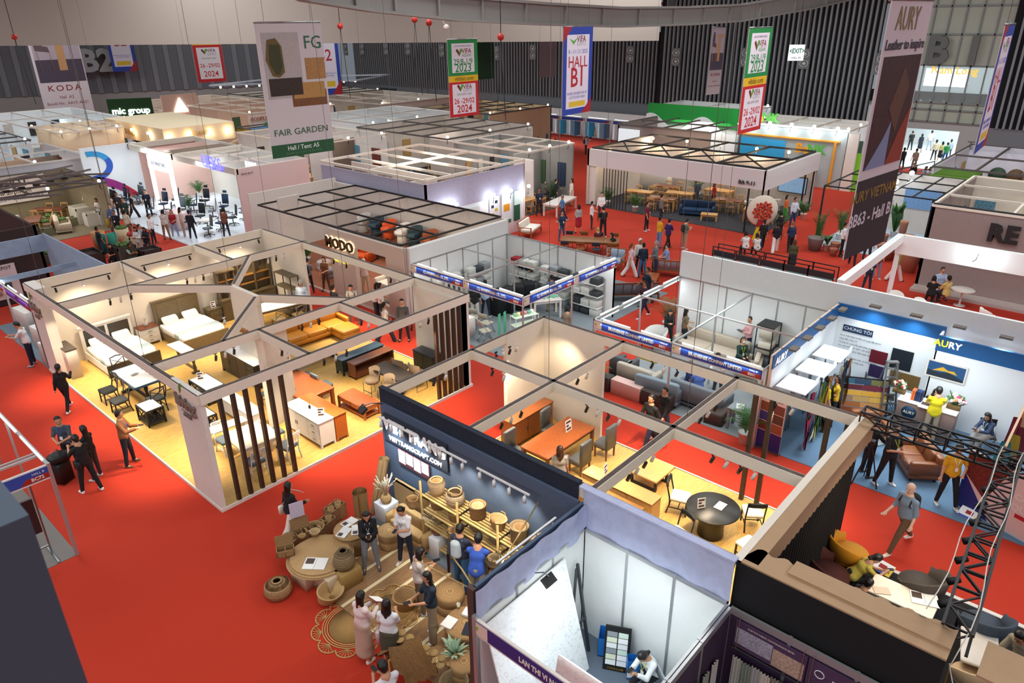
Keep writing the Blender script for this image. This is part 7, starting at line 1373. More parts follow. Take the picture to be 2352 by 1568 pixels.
# crowd figures, copied with their own clothes
def proto(k,**kw):kw.setdefault('vox',.019);_pp[k]=(person(**kw),kw.get('H',1.65))
proto('m1',pose=STAND,top='#333a44',sleeve=.4,extra=['lanyardb']);proto('m2',pose=TALK,top='#d8d4cc',sleeve=.9);proto('mw',pose=WALK1,sleeve=.4);proto('mp',pose=PHONE,sleeve=.4,extra=['backpack#1e2228'])
proto('f1',pose=TALK,fem=1,hair='long',sleeve=.4);proto('fw',pose=WALK2,fem=1,hair='tail',sleeve=.5,legtype='wide');proto('fs',pose=STAND,fem=1,hair='bob',legtype='skirt');proto('fp',pose=PHONE,fem=1,hair='long',sleeve=.9)
proto('ms',pose=SIT,sleeve=.4);proto('fx',pose=SITF,fem=1,hair='long',sleeve=.4)
CR_=[('m1',676,668,1,'#8aa0c0','#20242e',0,'man in light blue shirt at the shelving unit corner'),('m2',690,672,2.2,'#e8e4e0','#222222',0,'man in white shirt beside the one in light blue'),('mp',713,672,2.3,'#7d8791','#22262e',0,'man with black backpack near the round ottoman'),('f1',752,668,-1.2,'#7a4a30','#5a3a28',0,'woman in brown dress near the hanging orange plant'),('m2',702,735,2.2,'#b8c8dc','#1c2030','#bdb5ac','grey-haired man in pale blue shirt at the long white table'),('fs',805,650,2.6,'#c9bfae','#2a2a2a','#6a4a30','woman with brown hair under the lit showroom name'),('m1',842,672,2.2,'#d8c0bc','#b3a08e','#d0cac4','white-haired man in pink shirt at the showroom entrance'),('f1',880,742,.7,'#efe6da','#20232c',0,'woman in cream blouse with arm raised in the aisle'),('fp',868,738,.5,'#e8e0d4','#22262e',0,'long-haired woman in white just left of the raised arm'),('m2',930,782,-.9,'#5c5a58','#14161e',0,'man in grey blazer walking towards the camera in the aisle'),('mp',815,742,-.8,'#9a958e','#6e6252',0,'man with straps standing in the aisle behind the orange sofa'),('fw',888,800-15,1.2,'#e3d8c6','#20232c',0,'woman stepping near the roof beam in the aisle'),('m1',775,742,1.6,'#1b1c20','#14161c',0,'man in black by the back of the orange sofa'),('m1',1092,738,2.2,'#101114','#c9c4bb',0,'man in black shirt and white shorts in the storage booth'),('m2',1116,728,2.0,'#a8c0dc','#18203a',0,'man in light blue shirt in the storage booth'),('m1',1196,668,1.0,'#17181c','#17181c',0,'man in black suit by the centre post of the storage booth'),('fp',1215,672,-.8,'#14161c','#17181c',0,'woman in black bending over the mint trays'),('m1',1232,665,-1.4,'#191b22','#17181c',0,'man in dark jacket right of the mint trays'),('m2',1266,715,2.5,'#5a6484','#a3906c',0,'man in patterned blue shirt and khaki trousers'),('fx',1302,775,2.3,'#7d6a58','#33302c',0,'seated person seen behind the tall cream wall'),('fp',1532,800,-.9,'#121214','#17181c',0,'woman in black raising an arm behind the first name board'),('f1',1568,800,.8,'#6e5c44','#17181c',0,'woman in brown jacket and mask left of the cream sofa'),('ms',1578,905,0,'#1c2c5a','#5a5a48','#6a5a50','balding man in blue shirt seated among the grey sofas'),('ms',1600,925,2.4,'#5670b8','#2a2f3c',0,'man in bright blue shirt seated, back to the camera'),('ms',1640,890,-.9,'#eceaea','#3c3c44',0,'man in white shirt seated behind the grey sofa'),('m1',1238,495,-.5,'#1c2a3c','#22262e',0,'man in navy at the lit booth wall with a white bag'),('mw',1292,508,-2.2,'#4a7aa8','#2a3550','#777777','man in blue shirt striding left on the big aisle'),('m1',1290,552,-.3,'#1c3552','#3a5a7a',0,'man in dark blue polo left of the teak table'),('fs',1328,535,2.6,'#a8aaa8','#a01c2c',0,'woman in grey top and red skirt by the teak table'),('m2',1358,525,.5,'#e6e4e0','#2a2a30',0,'man in white talking behind the teak table'),('m2',1380,505,-1.,'#f0efec','#33343a',0,'man in white polo farthest back behind the teak table'),('mp',1384,545,2.4,'#121316','#17181c',0,'man in black with backpack right behind the teak table'),('fx',1372,575,2.2,'#4a1a20','#d0cabf','#b08a50','blonde woman seated at the near side of the teak table'),('fx',1412,585,-2.3,'#16161a','#e8e4de',0,'woman in black top and white skirt seated at the end of the teak table'),('fw',1446,636,.8,'#d8b8bc','#eceae6','#7a3a20','woman in pink top and white trousers in the standing group'),('m2',1466,628,-.7,'#dedcd2','#2a2c30','#dcdcdc','white-haired man in cream shirt in the standing group'),('m2',1474,634,2.4,'#16263c','#3a6a96',0,'man in navy jacket and jeans in the standing group'),('m2',1502,635,-2.2,'#6a7074','#1c2840','#8a8a8a','man in grey shirt at the right of the standing group'),('ms',1530,618,-2.2,'#7d9cc8','#2a2f3c',0,'man in light blue shirt seated on the teak sofa'),('mw',1484,700,-2.1,'#16253c','#1a2440',0,'man in navy polo with bag beside the lit booth rail'),('mw',1478,728,-2.0,'#3a1a28','#18203c',0,'man in maroon and navy passing under the booth rail'),('m1',1484,530,.2,'#7a1424','#17181c',0,'man in dark red shirt at the edge of the grey showroom floor'),('m2',1516,512,.6,'#7c736c','#22242a',0,'man in brown-grey shirt leaning near the dark red shirt'),('m1',1512,568,1.2,'#d8a41c','#6a8cb8',0,'man in yellow shirt and light jeans on the big aisle'),('mw',1532,572,1.3,'#2a1c5a','#17181c',0,'man in violet shirt walking on the big aisle'),('mp',1570,572,1.1,'#6a7a68','#a59078',0,'man in olive shirt and beige trousers with backpack on the big aisle'),('fw',1748,572,2.2,'#15161c','#1c2236',0,'woman in black walking away beside the flower stand'),('fp',1787,552,2.5,'#1c1a20','#22242a',0,'woman in black behind the one in white trousers'),('fw',1778,580,2.0,'#14141a','#e8e2dc',0,'woman in black blouse and white trousers striding'),('fw',1812,578,2.2,'#1c3050','#121318','#8a5a30','woman in blue shirt and black leggings with ponytail'),('fs',1800,512,.3,'#d8682c','#3aa03c',0,'woman in orange top and green skirt by the showroom corner'),('m2',1818,520,-.5,'#d4dce6','#2a3c6a',0,'person in white shirt and blue jeans beside the orange top'),('m1',1930,588,.3,'#eceae8','#17181c',0,'man in white shirt leaning at the planters display'),('mw',1955,610,1.9,'#121214','#17181c',0,'person in black half hidden by the tall hanging banner'),('m1',1988,600,-1.4,'#1c1620','#3a3236',0,'person in dark clothes at the right edge of the hanging banner'),('f1',2010,640,-1.,'#8a4420','#8a8ca8',0,'woman in rust top and lilac trousers by the large clay planter'),('fw',2052,645,.8,'#8a8430','#e0cdc8',0,'woman in olive top and white trousers stepping right of the planters'),('m1',1988,668,-.8,'#22304a','#22304a',0,'man in navy shirt with badge beside the tall white wall'),('ms',2150,680,-.9,'#a8bcd8','#2a2f3c',0,'man in pale blue shirt seated at the white cafe table'),('fx',2132,700,1.8,'#131316','#17181c',0,'woman in black seated at the left of the cafe table'),('ms',2166,702,2.6,'#d8c878','#3a3a44',0,'man in pale yellow shirt seated at the right of the cafe table'),('fx',1710,590,2.3,'#d8d8d4','#17181c',0,'long-haired woman seated at the black counters, left one'),('fx',1736,592,2.3,'#cfcfc8','#17181c',0,'long-haired woman seated at the black counters, right one'),('fs',1815,625,2.0,'#4a4a2c','#22242a','#5a3018','woman in olive shirt behind the black counters'),('m1',210,500,-.8,'#e6dfd0','#17181c',0,'man in cream shirt at the left end of the crowd'),('f1',222,490,.2,'#d8b8b0','#8a8a94',0,'woman in pink top behind the man in cream'),('fs',236,502,-.6,'#26324a','#20242e',0,'person in dark blue vest with badge in the crowd'),('fp',236,515,-.9,'#e6e0d8','#8a96a8','#5a3320','woman in white blouse with folded arms in the crowd'),('m2',262,505,.5,'#d8b0a0','#3a3a44','#c8c0b8','person with grey hair and pale pink top in the crowd'),('m1',280,505,-.7,'#3a3230','#22242a',0,'man in dark brown shirt at the centre of the crowd'),('m1',296,520,-.8,'#26402c','#22242a',0,'man in dark green polo in the crowd'),('fw',310,502,1.4,'#15161a','#15161a',0,'woman in black with handbag right of the green polo'),('m2',266,535,-1.,'#5a74a0','#3a3f4c',0,'man in blue-grey shirt seen in profile in the crowd'),('m1',276,550,-.8,'#101114','#101114',0,'man in black polo with yellow lanyard in front of the crowd'),('m2',300,548,2.0,'#d8c8b0','#6a5040',0,'man in beige shirt with his back turned, front of the crowd'),('m1',345,497,-.7,'#16202c','#121820',0,'man in dark polo and shorts standing on the white stage'),('m2',318,458,-.3,'#a8c4dc','#1c3a4c','#bdb8b2','grey-haired man in pale blue shirt by the round table'),('m2',330,458,2.3,'#2a86c8','#17181c',0,'man in bright blue shirt with his back turned on the white stage'),('m1',347,448,.4,'#1a1a1e','#22242a',0,'person in black beside the bright blue shirt'),('m1',357,430,.2,'#6a6e78','#5a5e68',0,'woman in grey suit at the booth entrance'),('m1',214,450,2.4,'#8ea4d0','#22242a','#6a6a6a','man in light blue shirt with shoulder strap among the office chairs'),('m1',335,590,.8,'#a8b0bc','#5a5f6c',0,'man in grey-blue shirt in profile near the planters'),('m2',355,560,.6,'#e6e2de','#1c1e26',0,'man in white shirt with bag walking right'),('fp',385,570-20,2.3,'#c9c0b8','#8a6a50',0,'person in beige with small backpack in the left aisle'),('f1',405,545,-.8,'#a01c24','#8a9ab8',0,'woman in red blouse and jeans in the left aisle'),('f1',425,545,1.0,'#c9b4a4','#a8927c',0,'woman in pale brown outfit in the left aisle'),('m2',445,550,2.2,'#14151a','#14151a',0,'man in black suit at the pink counter'),('fp',522,545,2.4,'#7a4a3a','#2a2a30',0,'woman with black backpack right of the pink counter'),('m1',238,590,1.6,'#1c2028','#30384a',0,'man in dark suit looking into the large brown planter'),('fx',268,612,-.7,'#2a2624','#22242a',0,'woman with badge seated at the edge of the left booth'),('fx',310,605,-.3,'#5a4a3c','#6a5a4c',0,'woman in brown seated behind the booth wall'),('fp',327,592,-.9,'#d8cec8','#c9b4ac',0,'woman in pale dress behind the booth wall'),('fp',346,590,-.8,'#1c1c20','#3a3a40',0,'woman in black patterned top behind the booth wall'),('fx',300,612,.5,'#8ab0a0','#3a4a44',0,'person in mint green seated behind the booth wall'),('fx',622,540,-.8,'#2c2a28','#22242a',0,'woman with curly hair seated beside the office chair booth wall'),('m1',662,522,.6,'#cfd0cc','#6a5a48',0,'man in white shirt standing by the tall white panel'),('fx',867,592,-.9,'#c9bfb0','#22242a',0,'woman in mask seated in the sofa showroom'),('fx',895,598,-.8,'#b08a74','#22242a',0,'woman in tan top seated in the sofa showroom'),('m2',1598,470,-.4,'#4a5058','#5a5e64',0,'person in grey bending at the far table of the white showroom'),('f1',1636,478,.1,'#b01c24','#2a2c32','#6a2c1c','woman in red top in the middle of the white showroom'),('m1',1420-175,392,.4,'#22242a','#17181c',0,'man in dark suit at the far left aisle'),('m2',1276,468,.6,'#2a2e36','#2a2e36',0,'man in dark suit at the white meeting table'),('fs',1312,472,-2.2,'#e8e4d8','#e8e4d8',0,'woman in white dress at the white meeting table'),('fs',1268,438,.2,'#c9a050','#a07848',0,'woman in yellow dress behind the meeting table'),('m1',1288,430,-.8,'#1c2438','#22242a','#8a6a5a','bald man in navy behind the meeting table'),('ms',1252,460,.9,'#7c736c','#4a4c54','#a09a90','old man seated at the white meeting table'),('fp',1888,410,.3,'#d8b41c','#22242a',0,'person in yellow shirt at the rattan display'),('ms',1914,412,-.8,'#b8c8e0','#22242a','#999999','grey-haired man seated beside the rattan display'),('m1',2068,390,2.4,'#22242a','#22242a',0,'man with backpack walking to the entrance'),('m1',2088,345,2.2,'#16181e','#16181e',0,'person in black jacket in the bright entrance'),('fs',2110,350,2.2,'#16182a','#16182a',0,'woman in dark dress in the bright entrance'),('m1',2142,368,2.2,'#d0bca0','#17181c',0,'man in beige vest right of the entrance doorway'),('fs',2156,372,2.2,'#c9b878','#17181c',0,'woman in yellow top and black skirt at the entrance'),('m1',2167,375,2.2,'#2a8a48','#1c3a7a',0,'man in green shirt at the entrance'),('m1',2096,392,2.2,'#a8927a','#8a7a68',0,'man in brown shirt before the entrance barrier'),('m1',2132,345,2.0,'#c8ccd4','#9a9ea8',0,'person in white farther inside the lobby'),('m1',2176,365,2.2,'#9aa8b8','#3a4a5c',0,'man in grey shirt at the right side of the doorway'),('ms',2092,415,-.8,'#17181c','#17181c',0,'person in black seated beyond the grass strip'),('fx',2116,420,-.8,'#a8b8c4','#22242a',0,'person in white seated beyond the grass strip, left'),('fx',2126,421,-.8,'#e0e4e8','#22242a',0,'person in white seated beyond the grass strip, right'),]
rnd=random.Random(11)
for k_,px_,py_,rz_,up_,lo_,ha_,d_ in CR_:
 put_person(k_,px_,py_,rz_,d_,top=up_,leg=lo_,hairc=ha_ or '#17120f',shoe=rnd.choice(['#d8d2cc','#222222','#222222','#5a4634']),skin=rnd.choice('mlmd'),H=rnd.uniform(1.56,1.72))
 # small far-off visitors, too small to show single parts well
FAR=[(1052,398,'mp'),(1073,402,'mp'),(1100,372,'m2'),(1112,365,'m1'),(1130,385,'f1'),(1160,372,'mp'),(1190,374,'m1'),(1022,388,'m1'),(1232,290,'f1'),(1240,330,'m1'),(1236,348,'ms'),(1275,350,'ms'),(1259,300,'fs'),(1405,300,'m1'),(1388,285,'m1'),(1352,305,'ms'),(1365,322,'ms'),(1436,332,'ms'),(480,305,'m1'),(498,308,'f1'),(528,300,'m1'),(535,298,'fs'),(448,308,'ms'),(405,310,'m1'),(420,312,'m1'),(262,305,'ms'),(275,308,'ms'),(306,306,'ms'),(384,255,'m1'),(397,255,'f1'),(160,330,'ms'),(60,350,'ms'),(1345,355,'mp'),(1230,365,'fw'),(1253,340,'m2'),(1200,330,'m1'),(1092,385,'fs'),(1145,395,'ms')]
ON='one two three four five six seven eight nine ten eleven twelve thirteen fourteen fifteen sixteen seventeen eighteen nineteen twenty'.split()
FC=[('#d8d4cc','white'),('#2a3040','navy'),('#5a6a80','grey-blue'),('#a8b8cc','pale blue'),('#15161a','black'),('#8a3030','dark red'),('#c8b090','beige')]
def near_of(px,py):return 'crowded booth behind lavender drape' if px>1000 and px<1205 and py>355 else('far centre aisle' if 1200<=px<1300 else('booths right of blue wall' if px>=1300 else('by the beige canopy' if px>350 else 'bright booths far left')))
cnt={}
for px_,py_,k_ in FAR:
 c_,cn=rnd.choice(FC);a_=near_of(px_,py_);cnt[a_]=cnt.get(a_,0)+1
 put_person(k_,px_,py_,rnd.random()*6,'distant visitor in %s, number %s from the front, %s'%(cn,ON[cnt[a_]-1],a_),top=c_,leg='#22242c',hairc='#17120f',H=rnd.uniform(1.58,1.7),group='distant visitors')
 # ---------------------------------------------------------------- booths farther off
BLKM=mat('#1a1a1a',.5)
def FB(lab,x0,y0,x1,y1,h,walls='NE',wm=None,**k):return booth(lab,x0,y0,x1,y1,h,walls,wm or M_WHITE,wt=.12,**k)
def grid(r,x0,y0,x1,y1,z,nx,ny,m,w=.08,name='roof_beam'):
 for i in range(nx+1):x=x0+(x1-x0)*i/nx;W(MB().bar((x,y0,z),(x,y1,z),w),name,m,r)
 for j in range(ny+1):y=y0+(y1-y0)*j/ny;W(MB().bar((x0,y,z),(x1,y,z),w),name,m,r)
def glow(x,y,z,e,c=COOL,lab='',s=.12,grp=None,to=None,dz=.4):
 o=T('flood_lamp',lab,'lamp',(x,y,z),0,grp);MB().sph((0,0,0),s,10,8).build('bulb',mat('#ffffff' if c==COOL else '#ffd9a0',.3,emit=9),o);MB().tube([(0,0,-s),(0,.05,-dz),(.1,.15,-dz-.1)],.02,5).build('bracket',BLKM,o)
 if e:l=lamp('POINT','glow',(0,0,-.25),e,c,soft=.15);l.parent=o
def wtext(r,s_,size,m,x,y,z,face='W',emit=0,**k):
 g=MB().box(0,-.005,0,.01,0,.01).build('sign',m,r);g.location=Vector((x,y,z))-r.location
 if face=='W':g.rotation_euler=(0,0,-R90)
 text(s_,size,m,g,ext=.03,**k);return g
DM=mat('#5b5450',.8)
NTH=['first','second','third','fourth','fifth','sixth','seventh']
SIDE=['far right','far left','near right','near left']
def tabset(x,y,rz,where,k,top=W_OAK,seat=None,n=4):
 seat=seat or mat('#7a5a3a',.7)
 P_(table,x,y,rz,'%s dining table in %s'%(k,where),'tables in '+where,z=.03,sx=1.8,sy=.85,top=top,leg=W_OAK)
 for i in range(n):
  u,v=(-.45 if i%2 else .45),(-.7 if i<2 else .7);P_(chair,x+u*math.cos(rz)-v*math.sin(rz),y+u*math.sin(rz)+v*math.cos(rz),rz+(PI if i<2 else 0),'%s chair at the %s dining table in %s'%(SIDE[i],k,where),'chairs in '+where,z=.03,kind='bent',seat=seat,frame=W_OAK)
  # sofa showroom with black track grid
TAUP=mat('#c0afa2',.7);r=BM=FB('sofa showroom with taupe front wall, lit sign and black ceiling tracks',17.2,21.1,23.3,34,3.1,'E',M_WHITE,floor=mat('#8a4e30',.6))
for q in((17.2,21.1,0,17.4,22.2,3.1),(17.2,24.3,0,17.4,26.0,3.1),(17.2,22.2,2.55,17.4,24.3,3.1),(17.2,22.2,0,17.4,24.3,.4)):W(MB().box(*q),'front_wall',TAUP,r)
W(MB().box(17.4,21.02,0,23.3,21.12,3.1),'wall',M_WHITE,r);W(MB().box(18.2,31.5,0,19.4,31.6,3.4).box(18.0,33.9,0,23.3,34,3.3),'wall',M_WHITE,r);grid(r,17.4,21.4,23.2,32,3.15,3,5,BLKM,.07,'track_rail')
g=wtext(r,'MODO',.62,mat('#3a2a18',.4),17.12,25.2,2.5,off=.02);text('MODO',.62,mat('#ffe0a0',.4,emit=3),g,y=.05,off=.045);text('LIVING',.2,mat('#fff4dc',.4,emit=3),g,z=-.42,sp=1.5);text('GREEN DAY',.2,mat('#e0c02a',.4,emit=2.5),g,z=-.72)
r=T('display_platform','dark wooden shelf platform carrying a row of tub chairs','platform',(22.4,27.9,.06));MB().box(-.55,-3.2,.85,.55,3.2,.95).build('deck',W_WALN,r)
for y in(-3.1,0,3.1):MB().box(-.5,y-.04,0,.5,y+.04,.85).build('support',BLKM,r)
for k,(y,c,n_)in enumerate(((30.6,'#b8b2a8','grey'),(29.5,'#1c3440','navy'),(28.5,'#c84a10','orange'),(27.4,'#d8d0c4','white'),(26.5,'#16343a','dark teal'),(25.4,'#9a4a1c','rust brown'))):P_(chair,22.4,y,-R90-.3,n_+' tub chair on the dark wooden platform','tub chairs on the platform',z=1.01,kind='tub',seat=mat(c,.7),w=.62,s=1.2)
for x,y,a,c,n_,w_ in((20.9,29.3,-1.2,'#c8500f','orange sofa with patterned cushions near the hanging plant',1.8),(19.2,24.0,-R90,'#e0d8c8','long white sofa behind the window opening',2.4),(20.3,22.9,-R90,'#e0d8c8','second white sofa farther inside the showroom',2.2),(18.0,22.6,R90,'#d8d0c0','white sofa back close to the taupe wall',1.2)):SF(x,y,a,n_,sx=w_,sy=.9,m=mat(c,.85),cush=2)
P_(pouf,19.0,29.4,0,'round two-tone ottoman in front of the orange sofa',z=.06,r_=.35,h=.42,m=mat('#b8b2ac',.8));P_(pouf,18.4,28.2,0,'grey ottoman beside the hanging orange plant',z=.06,r_=.3,h=.4,m=mat('#8a8a8c',.8))
for k,(x,y,h,c,d)in enumerate(((18.5,27.4,1.2,'#a8701c','orange-leaved potted plant at the taupe wall end'),(19.0,30.9,1.3,None,'green palm behind the taupe front wall'),(19.8,34.6,.9,None,'palm in front of the pink booth wall'),(21.6,36.9,.6,None,'fan-leaf plant left of the curly haired woman'),(20.2,46.0,1.3,None,'areca palm in the middle of the white stage'),(22.8,49.8,1.3,None,'areca palm beside the arched doorway'))):P_(palm,x,y,0,d,z=.0,h=h,n=17,spread=.6,m=mat(c,.6,noise=.4,scale=4)if c else None)
lamp('AREA','booth_fill_light',(20,25,3.0),110,WARM,2,8,to=(20,25,0))  # added warm fill under the track grid, no lamp modelled for it
# lavender draped booth with leather swatches
r=BLV=FB('big booth wrapped in lavender cloth with white roof beams and leather samples inside',23.5,26.7,31,35.5,3.8,'',M_WHITE)
LV2=mat('#b9b6cc',.85,noise=.1,scale=1.2,bump=.4)
W(MB().box(23.5,26.7,2.3,31,26.8,3.8).box(23.5,26.7,2.0,23.6,35.5,3.8),'drape',LV2,r);W(MB().box(23.5,26.75,0,31,26.82,2.4).box(23.55,26.7,0,23.62,35.5,2),'wall',WHB,r);W(MB().box(25.6,28.3,0,25.7,35.5,3.7).box(23.6,28.2,0,25.7,28.3,3.7),'inner_wall',CREAM,r)
grid(r,23.5,26.7,31,35.5,4.0,4,2,CREAM,.12);W(MB().cb(31,26.75,0,.1,.1,4.0),'post',CREAM,r)
for k in range(3):
 q=T('leather_rail',['rail of brown leather strips at the left of the cream wall','rail of brown leather strips in the middle of the cream wall','rail of tan leather strips at the right of the cream wall'][k],'sample rail',(25.5,34.6-k*2.3,3.3),-R90);MB().bar((-.6,0,0),(.6,0,0),.04).build('rail',M_STEEL,q)
 for j in range(6):MB().vprism([(-.55+j*.2,-.05),(-.47+j*.2,-.05),(-.42+j*.2,-1.2),(-.6+j*.2,-1.2)],-.03,0).build('strip',mat(['#8a5a2c','#6a3a1c','#a0703c','#3a2a1c','#b08a50','#c8c0a8'][(j+k)%6],.5),q)
for k,(x,w_,c)in enumerate(((26.3,1.9,'#dfe6e4'),(28.4,.75,'#e4e6ea'),(29.4,.75,'#e4e6e8'),(30.3,.5,'#1f5a40'))):
 q=T('wall_poster',['large pale room picture on the lit wall behind the teak loveseat','poster of yellow and dark furniture pieces on the lit wall','poster of an orange sofa on the lit wall','narrow green and white poster on the lit wall'][k],'poster',(x,26.68,.7));b=MB().box(-w_/2,-.03,0,w_/2,0,1.7 if k else 1.4).build('poster_sheet',mat(c,.5,noise=.08,scale=3),q)
 if k==1:[MB().box(-.25+.3*(j%2),-.04,.2+.22*j,-.05+.3*(j%2),-.03,.36+.22*j).build('picture',mat(['#c8b020','#2a2a3a'][j>3],.5),b)for j in range(6)]
 if k==2:MB().box(-.25,-.04,.7,.25,-.03,1.1).build('picture',mat('#d89020',.5),b);MB().box(-.37,-.04,.0,.37,-.03,.2).build('green_strip',mat('#2a6a4a'),b)
 if k==3:MB().box(-.25,-.04,.9,.25,-.03,1.7).build('white_part',mat('#d8ece4'),b)
for k,x in enumerate((24.6,25.2,28.0,29.4,30.9)):glow(x,26.3,2.6,30,COOL,'white flood lamp number %s from the left above the lit poster wall'%ON[k],.1,'floods above the lit poster wall')
lamp('AREA','booth_fill_light',(27,31,4.2),160,(1,.9,.8),4,to=(27,31,0))  # added fill inside the lavender booth, hangs free of any fixture
for k,(x,y)in enumerate(((29.4,36.8),(30.8,38.4),(32.5,37.2),(33.4,39.6),(31.2,40.8))):tabset(x,y,.3*k,'the crowded dark dining booth',NTH[k],wood('#6a4a30','#4a3220'),mat('#3a2e26',.8),4)
# office chair booth
r=BO=FB('office chair booth with white stage, blue neon sign and big coloured R',19.6,38,24.3,52.2,3.8,'',M_WHITE,floor=mat('#d4d9df',.3))
PK=mat('#d9bdb8',.7)
W(MB().box(19.7,38,0,24.3,38.12,3.8),'wall',PK,r);W(MB().box(24.2,38.1,0,24.3,52.2,3.8),'wall',M_WHITE,r);W(MB().box(16.6,52.1,0,20.2,52.25,3.9),'end_wall',WHB,r);W(MB().box(20.3,50.5,0,24.2,50.6,3.6).box(20.2,52.1,0,24.3,52.2,3.6),'wall',mat('#d9b0a4',.7),r)
W(MB().box(19.6,38,3.5,19.8,52.2,3.85).box(19.6,45.5,3.5,24.3,45.7,3.85).box(19.6,52,3.5,24.3,52.2,3.85),'roof_beam',CREAM,r);grid(r,19.8,38.2,24.2,45.5,3.75,2,3,CREAM,.1);W(MB().box(19.9,45.8,3.6,24.2,48.5,3.65),'roof_panel',mat('#7d6a58',.8),r)
W(MB().box(16.6,38.0,0,19.7,52,.07),'stage',mat('#d4d9df',.3),r)
g=MB();V=[]
for i in range(25):t=i/24;a=-.2+t*(PI+.3);V+=[(.15+1.15*math.sin(a)*1.1,2.72+.95*math.cos(a)),(.15+.8*math.sin(a)*1.1,2.72+.62*math.cos(a))]
def strip(A,B):g=MB();[g.vprism([A[i],A[i+1],B[i+1],B[i]],-.03,0)for i in range(len(A)-1)];return g
for k_,(c,i0,i1)in enumerate((('#1f9ad8',0,9),('#1f56c0',9,24))):
 g=strip(V[2*i0:2*i1+2:2],V[2*i0+1:2*i1+2:2]);o=g.build('letter_arc',mat(c,.5),r);o.location=Vector((17.0,52.08,0))-r.location
for c,x0,x1 in(('#6a1f9a',0,.35),('#9a1f7a',.35,.7),('#c01f3a',.7,1)):
 P0=[(x0+(x1-x0)*i/6)for i in range(7)];o=strip([(t*2.9,1.95-1.55*t*t)for t in P0],[(t*2.6,1.4-1.3*t*t)for t in P0]).build('letter_leg',mat(c,.5),r);o.location=Vector((16.8,52.08,.1))-r.location
g=wtext(r,'UE',.5,mat('#24247a'),20.8,37.95,1.7,face='S',off=.02);text('UE FURNITURE\nEXPO',.22,mat('#24247a'),g,x=1.3)
text('BB 47-48, 57',.14,mat('#333333'),g,x=-.5,z=1.8);g=wtext(r,'UE',.95,mat('#4a4aff',.4,emit=5),19.5,40.9,3.9,off=.02);text('FURNITURE',.001,M_WHITE,g);text('優',.001,M_WHITE,g)if 0 else text('XS',.95,mat('#4a4aff',.4,emit=5),g,x=1.1,off=.02)
q=T('arched_doorway','glowing white arched doorway with blue company lettering','doorway',(19.2,46.6,.1),-R90);MB().box(-1.5,-.1,0,-1.3,.1,3.5).box(1.3,-.1,0,1.5,.1,3.5).vprism([(-1.5,2.7),(1.5,2.7)]+[(1.5*math.cos(t*PI/12),3.0+.75*math.sin(t*PI/12))for t in range(13)],-.12,.1).build('arch',mat('#ffffff',.4,emit=1.2),q);text('UE FURNITURE',.3,mat('#123a6a'),q,z=3.1,y=-.14)
OC=[mat('#23262b',.7),mat('#1b3350',.6),mat('#5d676e',.6)]
for k in range(22):
 x,y=(17.3+.9*(k%3),51.2-.5*(k//3))if k<6 else(18.2+1.1*((k*3)%4),48.2-.62*(k-6));o=P_(chair,x,y,-R90+.5*math.sin(k*3.),'office chair number %s from the far left on the white stage'%(ON+['twenty-one','twenty-two'])[k],'office chairs',z=.08,kind='office',seat=OC[k%3],frame=M_BLACK,w=.52 if k%2 else .46)
P_(round_table,18.6,40.3,0,'white round table near the office chairs',z=.08,rad=.5,h=.74,top=M_WHITE,kind='ped');P_(box_thing,17.9,42.6,0,'pink reception counter at the edge of the white stage',z=.07,name='counter',cat='counter',sx=.6,sy=1.5,h=1.0,m=PK)
for k in range(4):W(MB().box(22.6,41.2+.35*k,.1,22.7,41.3+.35*k,3.4),'white_pole',WHB,r)
for k,(x,y)in enumerate(((21,41.5),(21,49))):lamp('AREA','booth_fill_light',(x,y,3.6),190,COOL,2,5,to=(x-.5,y,0))  # two added fills over the stage, without fixtures
glow(19.2,48.3,3.9,60,COOL,'bright bulb at the corner of the arched doorway')
# white dining showroom
r=FB('dining showroom with deep white fascia, black roof lattice and grey carpet',38.3,15.7,46,27.6,3.6,'N',mat('#d4c8bc',.8,noise=.1,scale=2))
W(MB().box(45.9,15.7,0,46,27.6,3.0),'brick_wall',mat('#d9cdc2',.8,kind='planks',col2='#cbbfb4'),r);W(MB().box(38.3,15.7,2.55,38.5,27.6,3.6).box(38.3,15.6,2.55,46,15.8,3.6),'fascia',mat('#d9d2d0',.7),r);W(MB().box(38.3,15.7,0,46,27.6,.03),'carpet',mat('#33353a',.9),r);W(MB().box(38.4,27.0,0,38.6,27.7,2.6),'column',M_WHITE,r)
grid(r,38.6,15.9,45.8,27.4,3.65,2,4,BLKM,.1)
for k in range(4):W(MB().bar((38.6,16+k*2.9,3.65),(42.2,18.8+k*2.9,3.65),.07).bar((42.2,16+k*2.9,3.65),(38.6,18.8+k*2.9,3.65),.07),'diagonal_brace',BLKM,r)
for k in range(9):W(MB().bar((38.4,24.6+.22*k,0),(38.4,24.6+.22*k,2.5),.04),'screen_bar',BLKM,r)
for x,y in((38.4,15.8),(38.4,16.6),(39.2,15.8),(45.6,15.7),(44.2,15.7)):W(MB().cb(x,y,0,.08,.08,2.6),'post',BLKM,r)
wtext(r,'BA 9-11',.3,mat('#222222'),38.22,16.7,2.85)
for k,(x,y,a)in enumerate(((41,25.2,.2),(43.5,24.6,0),(42.2,22.9,.3),(40.2,23.0,.2),(44.6,21.3,0),(42.4,19.6,.1),(41.2,17.0,.3))):tabset(x,y,a-R90,'the white fascia showroom',NTH[k],[W_OAK,W_WALN][k%2])
for k,(x,y)in enumerate(((40.3,20.6),(43.8,18.0))):SF(x,y,PI-.9 if k else-1.2,['navy blue sofa at the front of the white fascia showroom','white cushioned settee near the television'][k],sx=2.1,sy=.9,m=mat(['#1c3a5c','#d9d2c4'][k],.8),cush=2)
